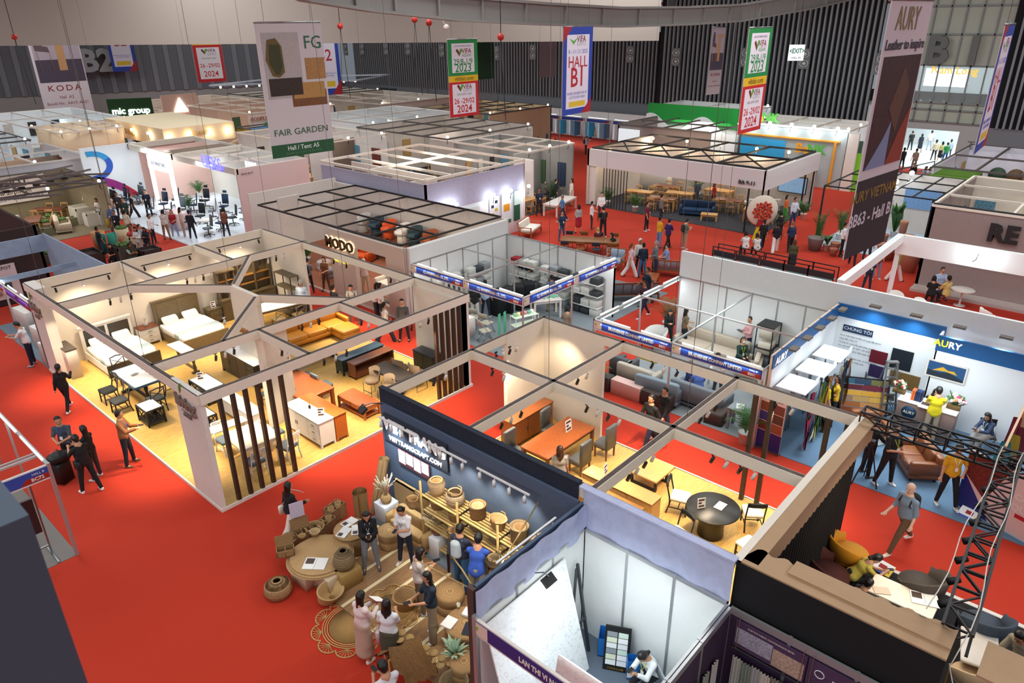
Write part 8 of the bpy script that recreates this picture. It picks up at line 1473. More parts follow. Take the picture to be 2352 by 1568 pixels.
P_(table,39.6,19.4,-1.2,'light oak low table beside the navy sofa',sx=1.0,sy=.6,h=.4,top=W_OAK,z=.03);P_(box_thing,45.0,26.4,-R90,'white counter with oval emblem at the back of the showroom',name='counter',cat='counter',z=.03,sx=2.2,sy=.6,h=1.1,m=mat('#e8e2d4',.6))
q=T('television','large television showing a city picture, white showroom','television',(45.6,16.9,1.0),-R90);MB().box(-.9,-.05,0,.9,0,1.05).build('screen_frame',M_BLACK,q);MB().box(-.85,-.055,.05,.85,-.05,1.0).build('screen',mat('#7a9ab8',.4,emit=.7,noise=.8,scale=3),q)
q=T('flower_stand','round red flower stand with yellow legs at the showroom corner','flower stand',(37.7,15.4,0),CAMF);MB().lathe([(.001,0),(.85,0),(.8,.08),(.001,.1)],24).build('white_wreath',mat('#e8dcc8',.8,noise=.2,scale=9),q,(0,0,1.6)).rotation_euler=(R90,0,0)
for k in range(40):a=k*2.4;t=.1*math.sqrt(k)*.85;MB().sph((t*math.cos(a),-.14,1.6+t*math.sin(a)),.075,6,5).build('bloom',mat(['#b01c10','#d8501c','#c83018'][k%3],.7),q)
MB().vprism([(-.15,1.0),(.15,1.0),(.4,0),(-.4,0)],-.1,-.05).build('yellow_skirt',mat('#e0c81c',.7),q);MB().vprism([(-.3,.75),(.3,.75),(.2,1.1),(-.2,1.1)],-.16,-.1).build('red_bow',mat('#a02028',.6),q)
for k,(x,y)in enumerate(((45.2,27),(45.5,24.5),(45.5,22),(45.5,19.5),(45.5,17.4),(39.2,26.5))):glow(x,y,3.5,70,WARM,'warm spot lamp number %s along the roof of the white fascia showroom'%ON[k],.1,'warm spots of the white showroom')
for k,(x,y,h,d)in enumerate(((38.8,26.2,1.4,'tall palm in front of the black bars'),(38.6,24.0,1.2,'second palm right of the black bars'),(44.4,22.8,1.6,'palm against the brick wall of the showroom'),(37.2,29.5,1.8,'broad-leaved plant by the white meeting table'),(39.5,15.0,1.2,'dark plant at the showroom corner column'),(43.5,15.2,1.2,'small palm on the right side of the showroom'))):P_(palm,x,y,0,d,z=0,h=h,n=17,spread=.6)
# long rows further back: x0 y0 x1 y1 h walls wall-colour carpet light colour label
BK_=[(33.5,28.5,38,35,3.9,'NE','#8f8f8a','#5a4a3c',120,'meeting booth with white bars and orchid, behind the grey wall'),(47.5,23.8,57,31.5,3.9,'WNE','#8a7b76','#3a3436',200,'brown walled sofa booth with a white end panel'),(53.5,24.5,59,32.5,4.6,'WNE','#e4ebe8','#c8ccc8',200,'green and white booth with a wavy front wall'),(53.3,16.4,59,24.0,4.0,'ENW','#e8e6e2','#b8b8b4',200,'white and sky blue rattan booth with slanted frame'),(34,36.2,43,46,3.9,'NE','#cfc4b8','#3e3732',160,'trussed booth of beige walls behind the lavender drape'),(36.2,47,46,56,3.8,'NWE','#e6e6e6','#b0b4b8',220,'white walled booth with black spot lamps'),(27.5,42.5,34,52,3.7,'NE','#d9d6ce','#a09a90',160,'white booth behind the hanging garden banner'),(46.5,44,55,53,3.8,'NES','#d9bf98','#8a6a48',150,'warm beige booth with small picture lamps'),(24.2,57,30,68,2.6,'','#e6d9bd','#c94030',0,'open booth under the beige lamp-lit canopy'),(33,60,42,71,4.0,'NE','#e0c4b4','#c0a890',220,'peach walled booth with green clover emblem'),(31,53.5,37,58.5,3.2,'WS','#a89a2c','#8a8034',90,'olive green walled booth'),(46,58,56,70,3.8,'NES','#c9bfb2','#a09488',160,'booth of brown partitions and white trusses'),(31,72,42,84,3.6,'NE','#e0cdbc','#a89888',180,'salmon walled booth with white triangle emblem'),(44,73,58,84,3.6,'NES','#d4ccc0','#988c80',160,'far booth under a floating ring of bulbs'),(11,53,17.5,62,3.2,'ES','#d2cdd0','#9a9a9e',160,'grey-pink walled booth with brown slatted roof'),(18.0,60,22.5,66,4,'','#e0c8a8','#6a6a70',60,'booth with the round beige curved band'),(9,63,17,74,3.4,'NE','#e6eef2','#8a8e94',220,'white lit booth at the far left with black frames'),(19,70,27,84,3.5,'NE','#e9f0f2','#c0c6c8',300,'brilliant white booth with wire shelf frames'),(6,76,17,88,3.5,'NE','#e4ecf0','#a0a4a8',300,'farthest white booth at the left edge'),(9.5,45.5,15.5,52.3,2.8,'NE','#8f8264','#c9b48c',140,'planter booth with olive grey walls'),(5.5,36,9,43,3.2,'SE','#33201f','#5a4a40',0,'dark maroon block at the left edge'),(35,-2,43,6.8,3.7,'WN','#94837e','#8a7a70',140,'taupe booth with black RE emblem and yellow picture'),(47,1,57,9.6,3.3,'NE','#d8d4da','#6a6468',120,'booth with long white picture wall near the entrance')]
NK=['grey walled meeting booth','brown sofa booth','green wavy booth','rattan booth','trussed beige booth','white spot-lit booth','white booth behind the garden banner','warm beige booth','beige canopy booth','clover emblem booth','olive green booth','brown partition booth','triangle emblem booth','bulb ring booth','slatted roof booth','curved band booth','black framed white booth','brilliant white booth','farthest white booth','planter booth','maroon block','RE emblem booth','long picture wall booth']
for k,(x0,y0,x1,y1,h,wl,wc,fc,e,lab)in enumerate(BK_):
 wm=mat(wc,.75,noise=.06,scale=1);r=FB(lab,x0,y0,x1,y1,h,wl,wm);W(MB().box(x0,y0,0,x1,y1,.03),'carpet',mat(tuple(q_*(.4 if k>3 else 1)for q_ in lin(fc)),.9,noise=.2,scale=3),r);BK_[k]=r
 if k not in(8,20):grid(r,x0,y0,x1,y1,h,2+k%2,2+(k+1)%3,[CREAM,DM,M_WHITE][k%3],.1)
 if k not in(8,15,19,20):
  xm,ym=x0+(x1-x0)*(.35+.3*(k%2)),y0+(y1-y0)*(.4+.25*(k%3)/2);W(MB().box(xm,ym,0,x1,ym+.1,h*.85),'partition',[wm,M_PANEL,mat('#7d6a5c',.7),CREAM][k%4],r);W(MB().box(xm,y0+1,0,xm+.1,ym,h*.8),'partition',[M_PANEL,wm,CREAM][k%3],r)
  for j in range(7):c=['#2a3c5c','#c8a060','#4a6a4a','#d8d2c8','#7a3a2c','#35302e','#6aa0b8'][(j+k*3)%7];u=.08+.13*j;W(MB().box(x0+(x1-x0)*u,y1-.2,1.2,x0+(x1-x0)*(u+.09),y1-.13,2.5)if j%2 else MB().box(x1-.2,y0+(y1-y0)*u,1.1,x1-.13,y0+(y1-y0)*(u+.1),2.6),'wall_poster',mat(c,.6,noise=.5,scale=2),r)
 if e:
  lamp('AREA','booth_fill_light',((x0+x1)/2,(y0+y1)/2,h-.1),e*.6,WARM if k in(7,9,12)else COOL if k in(2,3,5,15,16,17,18)else(1,.9,.8),3,5,to=((x0+x1)/2,(y0+y1)/2,0))  # one added fill per far booth, with no fixture behind it
  for j in range(3):glow(x0+.3+(x1-x0-.6)*j/2,y0+.2,h+.1,0,WARM if k in(7,9,12)else COOL,['left','middle','right'][j]+' roof lamp on the '+NK[k],.09,'roof lamps')
  for j in range(5):
   x,y=x0+1.0+(x1-x0-2)*((j*37)%10)/10,y0+1+(y1-y0-2)*j/4.4
   if j%2:SF(x,y,j*1.3,['nearer','farther'][j>2]+' sofa in the '+NK[k],sx=1.9,sy=.85,m=mat(['#c9b9a0','#8a5a3c','#b0b0b0','#5a6470'][(k+j)%4],.8),cush=2)
   else:tabset(x,y,j*.6,'the '+NK[k],['nearest','middle','farthest'][j//2],[W_OAK,W_WALN][k%2],n=4 if y0<60 else 2)
r=BK_[2];W(MB().box(53.3,24.5,3.4,53.5,32.5,4.9),'green_band',mat('#1f9a3c',.5),r);g=MB();q=[(x_,3.0+1.3*(.5+.5*math.cos(x_*1.35-.6))*.9)for x_ in[i*.25 for i in range(33)]];o=g.vprism([(0,.5)]+q+[(8,.5)],-.05,0).build('wavy_front',mat('#f2f6f4',.5),r);o.location=Vector((53.15,32.5,0))-r.location;o.rotation_euler=(0,0,-R90)
r=BK_[3];W(MB().box(53.0,16.4,0,53.2,24,3.9),'grey_front',mat('#a9b4b4',.5),r);W(MB().box(52.9,20.6,1.0,53.0,24,3.0),'sky_panel',mat('#2fa0d4',.5),r);W(MB().box(52.85,16.8,3.2,53.0,24,3.3).box(52.85,17.0,0,53,17.15,3.2),'orange_trim',mat('#e09a2c',.5),r);g=wtext(r,'Be',.9,mat('#e8a020'),52.8,19.3,2.6,off=.03);text('NK',.9,mat('#4ab030'),g,x=1.0,off=.03);text('Bring the trust values',.16,mat('#555555'),g,x=.6,z=-.55);W(MB().box(52.9,15.6,0,53.1,16.3,3.9),'slanted_frame',M_WHITE,r);W(MB().box(53.1,15.2,0,53.3,15.6,2.6),'lime_wall',mat('#7ac82a',.5),r);g=wtext(r,'Be',.9,mat('#e8a020'),53.5,23.2,4.4,off=.03);text('NK',.9,mat('#4ab030'),g,x=1.0,off=.03)
for k in range(5):glow(52.6,23.4-k*1.6,4.2,50,COOL,'white flood lamp number %s from the left above the rattan booth'%ON[k],.12,'floods above the rattan booth')
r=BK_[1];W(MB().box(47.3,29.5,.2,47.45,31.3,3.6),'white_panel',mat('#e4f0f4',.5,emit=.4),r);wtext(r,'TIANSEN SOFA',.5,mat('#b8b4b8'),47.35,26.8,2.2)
r=BK_[0];W(MB().box(41,33,0,41.2,37.6,2.6),'blue_wall',mat('#1c2e4e',.7),r)
for k in range(12):W(MB().box(34,30.2+.22*k,0,34.06,30.28+.22*k,2.2),'white_bar',M_WHITE,r)
P_(table,35.5,27.6,.2,'white meeting table with people round it',sx=2.8,sy=1,top=M_WHITE,z=.03)
r=BK_[8];W(MB().box(24.2,57,2.6,30,68,3.9),'canopy',mat('#ead9b4',.7),r);wtext(r,'FURNI',.6,mat('#b8965a'),24.1,63,3.2);wtext(r,'STAMP',.5,mat('#c8a86a'),27,56.9,3.3,face='S')
for k in range(7):glow(24.0 if k<3 else 24.6+(k-3)*1.6,59.2+k*3 if k<3 else 56.8,3.45,22,WARM,'warm lamp number %s on the beige canopy'%ON[k],.12,'canopy lamps')
r=BK_[9];q=MB()
for a in(-.9,-.35,.3,.9,1.6):q.sph((.55*math.sin(a),-.05,.55*math.cos(a)),.24,8,6,sy=.2)
o=q.build('clover_emblem',mat('#3a9a4a'),r);o.location=Vector((35,59.9,2.6))-r.location;wtext(r,'ECOPLY KLOTZ International',.45,mat('#b06a5a'),36,59.9,3.5,face='S');W(MB().box(33,60,0,42,60.1,4),'front_wall',mat('#e6cfc2',.7),r)
q=T('television','television with blue sea picture on the peach wall','television',(33.8,59.85,1.9));MB().box(-.8,-.05,0,.8,0,.95).build('screen',mat('#3a8ac0',.4,emit=.7,noise=.4,scale=2),q)
r=BK_[12];W(MB().box(31,71.9,0,34.5,72,5.0),'tall_panel',mat('#d9b8a6',.7),r);o=MB().vprism([(-.7,0),(.7,0),(0,1.3)],-.05,0).build('triangle_emblem',mat('#ffffff',.4,emit=4),r);o.location=Vector((32.7,71.85,3.4))-r.location
q=T('green_wall_sign','dark green plant wall with glowing company name','sign wall',(28.9,74,0),-R90*.3);MB().box(-1.9,-.1,0,1.9,.1,4.8).build('plant_wall',mat('#1c4a20',.9,noise=.5,scale=20),q);text('mic group',.8,mat('#ffffff',.4,emit=5),q,z=3.7,y=-.15,off=.02)
r=BK_[15];W(MB().lathe([(2.9,2.6),(2.9,4.0),(2.85,4.0),(2.85,2.6)],40,(20.5,63,0),cap=False),'curved_band',mat('#e6cda8',.7),r)
q=T('ring_of_bulbs','floating white ring frame with small bulbs over the far booths','light frame',(44,74,5.4));MB().bar((-7,0,0),(5,4,0),.15).bar((-7,0,0),(6,-7,0),.15).bar((5,4,0),(14,-3,0),.15).bar((6,-7,0),(14,-3,0),.15).build('ring_frame',mat('#c8d4e4',.5),q);[MB().sph((-6+1.2*k,-.3-.45*k,-.2),.12,6,5).build('bulb',mat('#ffe8c0',.4,emit=8),q)for k in range(12)]
for k in range(7):tube_light((9.2,75.5-k*1.7,3.5),(9.2,74.3-k*1.7,3.5),'white strip light number %s of the row at the far left'%ON[k],None,'strip lights at the far left')
# planter booth
r=BK_[19];g=wtext(r,'AIRPOT',.7,mat('#2a241c'),10.9,52.1,2.1,face='S',off=.01)if 0 else None
q=T('cloth_banner','white cloth banner with brush lettering behind the planters','banner',(12.2,52.0,1.2),.0);MB().box(-2,-.02,0,2,0,1.6).build('banner_sheet',mat('#d9cfc4',.8),q);text('AIRPOT',.62,mat('#221c14'),q,z=1.15,y=-.03,off=.01);text('www.airpot.vn',.38,mat('#221c14'),q,z=.65,y=-.03);text('LIGHT WEIGHT & SUSTAINABLE',.24,mat('#2c3a6a'),q,z=.25,y=-.03)
PL_=[(11.7,48.0,.6,.6,'#7d7455'),(12.6,48.6,.7,.5,'#8a8060'),(13.3,49.4,.8,.6,'#8f8462'),(12.3,47.2,.6,.5,'#6f6a50'),(13.4,47.9,.5,.6,'#948a66'),(14.2,48.6,.6,.5,'#7d7858'),(15.0,48.9,1.3,1.0,'#d9d2c0'),(14.9,47.6,.7,.8,'#dcd6c8'),(15.5,47.3,.6,.8,'#d2ccbe'),(15.4,46.2,.4,.6,'#b08a18'),(13.2,41.8,.7,1.0,'#c98a5c'),(13.0,40.9,.5,1.0,'#1f7a64'),(13.4,40.4,.5,1.1,'#2a8a72'),(14.6,42.3,.7,.8,'#c8ba94'),(11.4,38.6,1.3,.9,'#33211c'),(14.2,39.6,.8,1.0,'#cbb990'),(12.9,37.7,.9,1.1,'#3a342a'),(13.9,37.2,.9,.8,'#2f211d'),(10.2,41.5,1.0,.5,'#55493c'),(10.8,42.8,1.0,.45,'#6a5f4c'),(11.2,40.6,1.0,.4,'#4a4438')]
for k,(x,y,w_,h,c)in enumerate(PL_):
 q=E_('garden_planter','planter');m_=mat(c,.8,noise=.15,scale=6)
 if k in(10,11,12,13,9):MB().lathe([(.001,0),(w_*.4,0),(w_*.5,h),(w_*.44,h),(w_*.4,h*.85),(.001,h*.85)],20).build('pot',m_,q)
 else:MB().box(-w_/2,-w_/2,0,w_/2,w_/2,h*.85).box(-w_/2,-w_/2,h*.85,-w_/2+.05,w_/2,h).box(w_/2-.05,-w_/2,h*.85,w_/2,w_/2,h).box(-w_/2,-w_/2,h*.85,w_/2,-w_/2+.05,h).box(-w_/2,w_/2-.05,h*.85,w_/2,w_/2,h).build('pot',m_,q)
 if k in(0,1,2,4,13,16,15,18):
  g=MB();[g.sph((w_*.3*math.cos(j*2.4),w_*.3*math.sin(j*2.4),h+.05),.1,6,5)for j in range(8)];g.build('plants',mat('#b8261c' if k in(0,15)else '#5a7a3a',.7,noise=.4,scale=9),q)
 q.location=(x,y,0);q['label']='%s planter standing at place %s counted from the left of the planter booth'%({'#d':'off-white','#c':'clay coloured','#1':'teal','#2':'dark','#3':'dark brown','#b':'mustard'}.get(c[:2],'grey-brown'),(ON+['twenty-one'])[k]);q['group']='garden planters'
q=T('overhead_lamp_frame','hanging frame of steel bars with spot lamps over the planter booth','light frame',(11.5,43.5,3.6))
for a in(((-4,-1,0),(3.4,2.2,0)),((-4,1,0),(3.2,4.4,0)),((-2.6,3.4,0),(2,-2,0)),((-4,-2,0),(0,-3.6,0)),((0,3,0),(3.6,0,0))):MB().bar(*a,.09).build('bar',mat('#6a5f5a',.5),q)
for k in range(8):MB().cb(-3+.8*k,-.4+.35*k,-.25,.3,.2,.12).build('lamp_box',M_BLACK,q)
q=T('standing_poster','poster of three planters leaning in the left aisle','poster',(6.9,36,.3),0);b=MB().box(-.9,-.03,0,.9,0,1.5).build('poster_sheet',mat('#dcc8c4',.6),q);text('AIRPOT',.2,mat('#222222'),b,x=.4,z=1.35,y=-.04);[MB().lathe([(.001,0),(.15,0),(.2,.5),(.001,.5)],12,(-.4+.4*k,-.05,.2),sy=.2).build('picture',mat(['#7a7f86','#c9b8a4','#2a2a2e'][k]),b)for k in range(3)]
# right side: white frame, counters, garden booth
r=BWF=FB('open white frame booth with deep front beam, right of the aisle',24.6,1.5,32,7.2,3.0,'',mat('#e6ece8',.6));W(MB().box(31.9,-2,2.2,32.1,7.2,3.0).bar((24.6,7.0,2.85),(32,7.1,2.85),.25,.35).cb(32,7.1,0,.16,.16,2.6),'frame',mat('#e6ece8',.6),r)
glow(31.5,4.2,3.0,60,COOL,'white flood lamp in front of the deep white beam')
P_(round_table,33.6,4.7,0,'white round cafe table with three people',z=0,rad=.45,h=.72,top=M_WHITE,kind='ped')
for k,(x,y)in enumerate(((31.2,6.6),(31.0,5.6),(30.8,4.8),(31.6,3.4))):P_(chair,x,y,-.8+.5*k,'white slatted plastic chair number %s behind the tall white wall'%ON[k],'white plastic chairs',z=0,kind='barrel',seat=M_WHITE,frame=M_WHITE,w=.5)
for k,y in enumerate((14.4,13.2,12.0,10.9,9.8)):
 q=T('shop_counter','black framed glass counter number %s from the left behind the tall white wall'%ON[k],'counter',(31.6,y,0),-R90);q['group']='black framed counters';MB().box(-.58,-.3,0,.58,.3,.05).box(-.58,-.32,.72,.58,-.26,1.0).build('front_board',mat('#20262a',.5),q);[MB().cb(i*.56,j*.28,0,.04,.04,1.15).build('post',M_BLACK,q)for i in(-1,1)for j in(-1,1)];MB().box(-.5,-.25,.6,.5,.25,.64).build('glass_shelf',mat('#8aa8a8',.2),q);MB().bar((-.58,-.3,1.15),(.58,-.3,1.15),.04).bar((-.58,.3,1.15),(.58,.3,1.15),.04).build('rail',M_BLACK,q)
r=BK_[21];W(MB().box(35,-2,3.7,35.15,6.8,3.8),'black_edge',BLKM,r);W(MB().box(34.2,-2,0,35,6.8,.12),'step',mat('#b3a49c',.7),r);W(MB().box(42.7,-.5,1.6,42.8,4.2,3.2),'yellow_picture',mat('#b8c81c',.6,noise=.6,scale=2,emit=.4),r);wtext(r,'RE',1.0,mat('#1c1a1a'),34.9,4.0,2.9,off=.04)
W(MB().box(42.9,-2,0,43,6.8,3.7),'wall',CREAM,r)
r=BGD=FB('garden booth of black lattice beams, clay pots and hanging plants',38.5,7.4,44.5,12.6,3.2,'E',M_WHITE);grid(r,38.5,7.4,44.5,12.6,3.2,3,5,BLKM,.06,'lattice_beam');W(MB().box(38.5,7.4,0,44.5,12.6,.03),'floor_tiles',mat('#a9b8c4',.5),r);[W(MB().cb(x,y,0,.08,.08,3.2),'post',BLKM,r)for x,y in((38.5,12.6),(38.5,7.5),(40.5,7.5))]
glow(40.3,9.7,3.5,70,COOL,'bright flood lamp left over the garden booth');glow(42.6,9.6,3.6,70,COOL,'bright flood lamp right over the garden booth')
q=T('wall_screen','screen with a night city picture in the garden booth','television',(44.3,9.2,1.4),-R90);MB().box(-.9,-.05,0,.9,0,1.1).build('screen',mat('#5a7aa0',.4,emit=.8,noise=.9,scale=4),q)
for k,(x,y,h,rr)in enumerate(((37.6,12.3,.7,.4),(38.0,11.4,.5,.25),(37.2,11.2,.4,.2),(39.2,9.4,.55,.25),(39.8,9.0,.5,.25),(40.4,8.6,.9,.25),(38.4,9.0,.7,.5),(37.0,7.6,1.3,.45),(38.2,7.9,1.2,.35),(41.5,9.2,1.3,.2),(40.8,9.9,.6,.25))):
 o=MB().lathe([(.001,0),(rr*.7,0),(rr,h*.9),(rr*1.05,h),(rr*.9,h),(.001,h*.9)],20).build('clay_pot',mat(['#7a706a','#b07a60','#a86a50','#c08a72'][k%4],.8,noise=.15,scale=5),None,(x,y,0));tag(o,'clay or stone pot number %s from the left of the garden booth'%ON[k],'pot','clay and stone pots')
for k,(x,y,h,kd,d)in enumerate(((38.2,12.4,2.6,'palm','tall climbing plant at the left post of the garden booth'),(37.9,11.8,.9,'leaf','bright green spiky plant in a round grey pot'),(40.4,12.0,2.2,'palm','dry tall plant behind the spiky one'),(39.0,8.6,.7,'palm','bushy plant in the wide clay planter'),(40.9,10.1,2.6,'palm','hanging foliage column under the left flood lamp'),(42.8,9.9,2.6,'leaf','dark foliage column behind the screen'),(52.5,18.2,1.6,'leaf','banana-leaf plant at the rattan booth, right'),(52.0,19.6,1.8,'leaf','banana-leaf plant at the rattan booth, left'),(50.0,20.5,1.2,'palm','yellowish palm over the showroom fascia'),(48.6,10.5,1.0,'leaf','bright leafy plant beside the grass strip'),(30.0,37.6,.9,'palm','green plant among the dark dining tables'))):P_(palm,x,y,0,d,z=0,h=h,n=16,spread=.5,kind=kd)
GR=mat('#5f8a1e',.95,noise=.5,scale=14,bump=.6);q=T('grass_roof','bright green artificial grass roof and strip, right background','roof',(45.5,9,2.6));MB().box(0,-1.6,.1,3.6,.6,.3).build('grass_slab',GR,q);MB().bar((0,4,.1),(0,-1.6,.1),.5,.25).build('grass_strip',GR,q);MB().bar((-.2,4,-.3),(-.2,-1.6,-.3),.2,.5).build('dark_beam',BLKM,q);[MB().cb(.1,y,-2.6,.1,.1,2.6).build('post',BLKM,q)for y in(3.9,1,-1.5)]
r=BK_[22];W(MB().box(55.9,1,.8,56,9.6,3.1),'picture_wall',mat('#dcdae4',.6),r);wtext(r,'TP',.7,mat('#555555'),55.7,9.3,3.4);[W(MB().lathe([(.001,0),(.55,0),(.55,.05),(.001,.05)],16,(0,0,0)).box(0,0,0,.01,.01,.01),'picture_disc',mat(c,.6,noise=.5,scale=3),r)for c in()]
for k,(y,c)in enumerate(((7.6,'#3a5a44'),(6.6,'#7a5a3a'),(4.8,'#2c3c44'),(3.4,'#1f4a2c'),(2.0,'#2a6a9a'))):o=MB().lathe([(.001,0),(.5,0),(.5,.06),(.001,.06)],18).build('round_picture',mat(c,.6,noise=.6,scale=3),r);o.location=Vector((55.85,y,1.7))-r.location;o.rotation_euler=(0,-R90,0)
# rail barriers at the entrance, wall-side shell row
q=T('queue_barrier','black queue railing in front of the bright entrance','barrier',(60,12.5,0));MB().bar((-2,1.5,1),(3,.3,1),.06).bar((-2,1.5,.5),(3,.3,.5),.05).bar((-2,-.8,1),(3,-2,1),.06).build('rail',M_BLACK,q);[MB().cb(x,y,0,.06,.06,1.05).build('post',M_BLACK,q)for x,y in((-2,1.5),(.5,.9),(3,.3),(-2,-.8),(3,-2))]
r=FB('long row of shell booths with blue fascia along the slatted back wall',57.5,33,62.5,60,2.6,'E',M_PANEL)
for k in range(9):fascia(r,57.5,60-3*k,2.9,'FURNITURE' if 0 else '','',h=2.6)
for k in range(9):W(MB().cb(57.5,60-3*k,0,.08,.08,2.6),'post',M_ALU,r);tube_light((57.8,59.7-3*k,2.62),(57.8,57.6-3*k,2.62),'tube light number %s of the long shell row at the back wall'%ON[k],45,'tube lights of the back wall row')
for k in range(12):o=MB().box(-.5,-.1,0,.5,.1,1.6).build('goods_stand',mat(['#3aa0c8','#bfe4ee','#4a6a8a','#e6eef0'][k%4],.5,noise=.5,scale=4),None,(60.5+.5*(k%2),50.5-.9*k,.4));tag(o,'blue and white goods stand number %s in the lit shell booth of the back row'%ON[k],'display stand','goods stands')
# ---------------------------------------------------------------- things hung from the roof
def hang(lab,BL,BR,ytop,width,m,cat='banner',name='hanging_banner',cables=True,top_h=None):
 """banner whose bottom corners are seen at two pixels; its real width sets how far away it hangs"""
 a,b=at(BL[0],BL[1],0),at(BR[0],BR[1],0);f=width/(b-a).length;z=CAMH*(1-f);a,b=at(BL[0],BL[1],z),at(BR[0],BR[1],z)
 mid=(a+b)/2;d=mid.xy.length;px=(BL[0]+BR[0])/2;k=ray(px,ytop);h=CAMH+k.z*d/math.hypot(k.x,k.y)-z
 if top_h:h=top_h
 r=T(name,lab,cat,(mid.x,mid.y,z),math.atan2(b.y-a.y,b.x-a.x));MB().box(-width/2,-.01,0,width/2,.01,h).build('banner_sheet',m,r)
 MB().tube([(-width/2,0,h),(width/2,0,h)],.03,6).build('top_rod',M_STEEL,r)
 if cables:[MB().tube([(x,0,h),(x,0,20.8-z)],.007,4).build('cable',mat('#777777'),r)for x in(-width*.35,width*.35)]
 return r,width,h
def R2(r,w,h,x0,z0,x1,z1,c,n='print',y=-.014,**k):return MB().box(w*(x0-.5),y-.004,h*z0,w*(x1-.5),y,h*z1).build(n,mat(c,.6,**k),r)
def TX(r,w,h,s_,x,z,size,c,y=-.022,**k):return text(s_,size*w,mat(c,.6),r,x=w*(x-.5),z=h*z,y=y,ext=.002,**k)
r,w,h=hang('big hanging banner with a garden armchair photo and green bottom strip',(627,365),(768,345),51,2.4,mat('#d5cfd2',.7))
R2(r,w,h,0,0,1,.1,'#1f5a36');R2(r,w,h,.07,.45,.62,.93,'#b9b4b2',noise=.1,scale=2);R2(r,w,h,.1,.47,.6,.6,'#3a2c22',noise=.4,scale=4,y=-.02);R2(r,w,h,.68,.58,.99,.74,'#b98a52',noise=.3,scale=3);R2(r,w,h,.42,.38,.97,.5,'#8a5a30',noise=.5,scale=6);R2(r,w,h,.45,.44,.95,.56,'#c99a54',noise=.4,scale=7,y=-.018)
o=MB().vprism([(-.55,0),(-.3,-.05),(-.1,.1),(-.12,.9),(-.3,1.15),(-.6,1.1),(-.72,.5)],-.035,-.03).build('chair_picture',mat('#6b5a30',.7),r);o.location=(-.25,0,h*.62);o=MB().vprism([(-.42,.05),(-.28,.05),(-.16,.3),(-.2,.95),(-.55,.95),(-.6,.4)],-.045,-.036).build('cushion_picture',mat('#3f4428',.7),r);o.location=(-.25,0,h*.62)
TX(r,w,h,'FG',.83,.85,.24,'#2a6a4a');TX(r,w,h,'FAIR GARDEN',.5,.19,.125,'#3a6a44',sx=1.1);TX(r,w,h,'Hall / Tent: A5',.5,.065,.085,'#e6efe6',off=.003);TX(r,w,h,'Booth No. F137, F139, F140',.5,.025,.05,'#5a8a68')
def event(r,w,h,two=True):
 LOGO=lambda z:(MB().vprism([(-.12*w,.06*w),(0,-.08*w),(0,.02*w),(-.06*w,.10*w)],-.026,-.016).build('logo',mat('#7a2420'),r,(-.12*w,0,h*z)),MB().vprism([(0,-.08*w),(.12*w,.08*w),(.03*w,.10*w),(0,.02*w)],-.026,-.016).build('logo',mat('#5aa83a'),r,(-.12*w,0,h*z)))
 R2(r,w,h,0,.54,1,1,'#1a8a42');R2(r,w,h,.13,.58,.88,.95,'#e6e2ea',y=-.018);R2(r,w,h,0,.46,1,.54,'#e0b81c');R2(r,w,h,0,0,1,.46,'#c41c24');R2(r,w,h,.11,.04,.9,.43,'#e6e2ea',y=-.018);LOGO(.83);LOGO(.375)
 TX(r,w,h,'VIFA',.62,.85,.16,'#7a2420',off=.004);TX(r,w,h,'ASEAN',.62,.795,.1,'#2a8a42');TX(r,w,h,'OUR UPCOMING EVENTS',.5,.915,.05,'#333355');TX(r,w,h,'29/8-1/9',.5,.715,.19,'#1a8a42',off=.004);TX(r,w,h,'2023',.5,.635,.28,'#1a8a42',off=.008)
 TX(r,w,h,'vifafair.com',.52,.5,.14,'#5a4a12');TX(r,w,h,'VIFA',.62,.39,.15,'#7a2420',off=.004);TX(r,w,h,'EXPO',.62,.345,.12,'#999999');TX(r,w,h,'VIFA EXPO 2024',.5,.295,.07,'#555555');TX(r,w,h,'26 -29/02',.5,.205,.18,'#c41c24',off=.005);TX(r,w,h,'2024',.5,.1,.26,'#c41c24',off=.008)
event(*hang('green and red event dates banner hanging in the centre',(1034,271),(1100,262.6),90,2.0,M_WHITE));event(*hang('green and red event dates banner hanging right, before the slats',(1693,309.5),(1745,296),63,2.0,M_WHITE))
r,w,h=hang('green and red event dates banner at the left, its top hidden by the bulkhead',(456,190),(521,186),60,3.0,M_WHITE,top_h=7.8);event(r,w,h)
def hall(r,w,h,n):
 R2(r,w,h,0,0,1,1,'#2440a0');R2(r,w,h,.12,.07,.88,.91,'#dcd8e4',y=-.018);MB().vprism([(-.5*w,h),(-.5*w,h*.83),(-.2*w,h)],-.024,-.018).build('red_corner',mat('#a01c2c'),r);MB().vprism([(.5*w,0),(.5*w,h*.17),(.15*w,0)],-.024,-.018).build('red_corner',mat('#a01c2c'),r)
 TX(r,w,h,'VIFA',.6,.86,.15,'#7a2420',off=.004);TX(r,w,h,'EXPO',.6,.81,.12,'#999999');MB().vprism([(-.3*w,.87*h),(-.16*w,.8*h),(-.02*w,.88*h),(-.16*w,.84*h)],-.026,-.018).build('logo',mat('#5aa83a'),r);TX(r,w,h,'8 - 11 / 3 / 2023',.5,.72,.1,'#2440a0');TX(r,w,h,'HALL',.5,.6,.28,'#b0202c',off=.004);TX(r,w,h,n,.5,.42,.48,'#b0202c',off=.014);TX(r,w,h,'MORE EXHIBITION AT\nOUTDOOR AREA',.5,.22,.07,'#2440a0');R2(r,w,h,.22,.09,.78,.15,'#d8b82c',y=-.02)
hall(*hang('blue bordered banner naming HALL B1',(1290,267),(1355,255),60.5,2.0,M_WHITE),'B1')
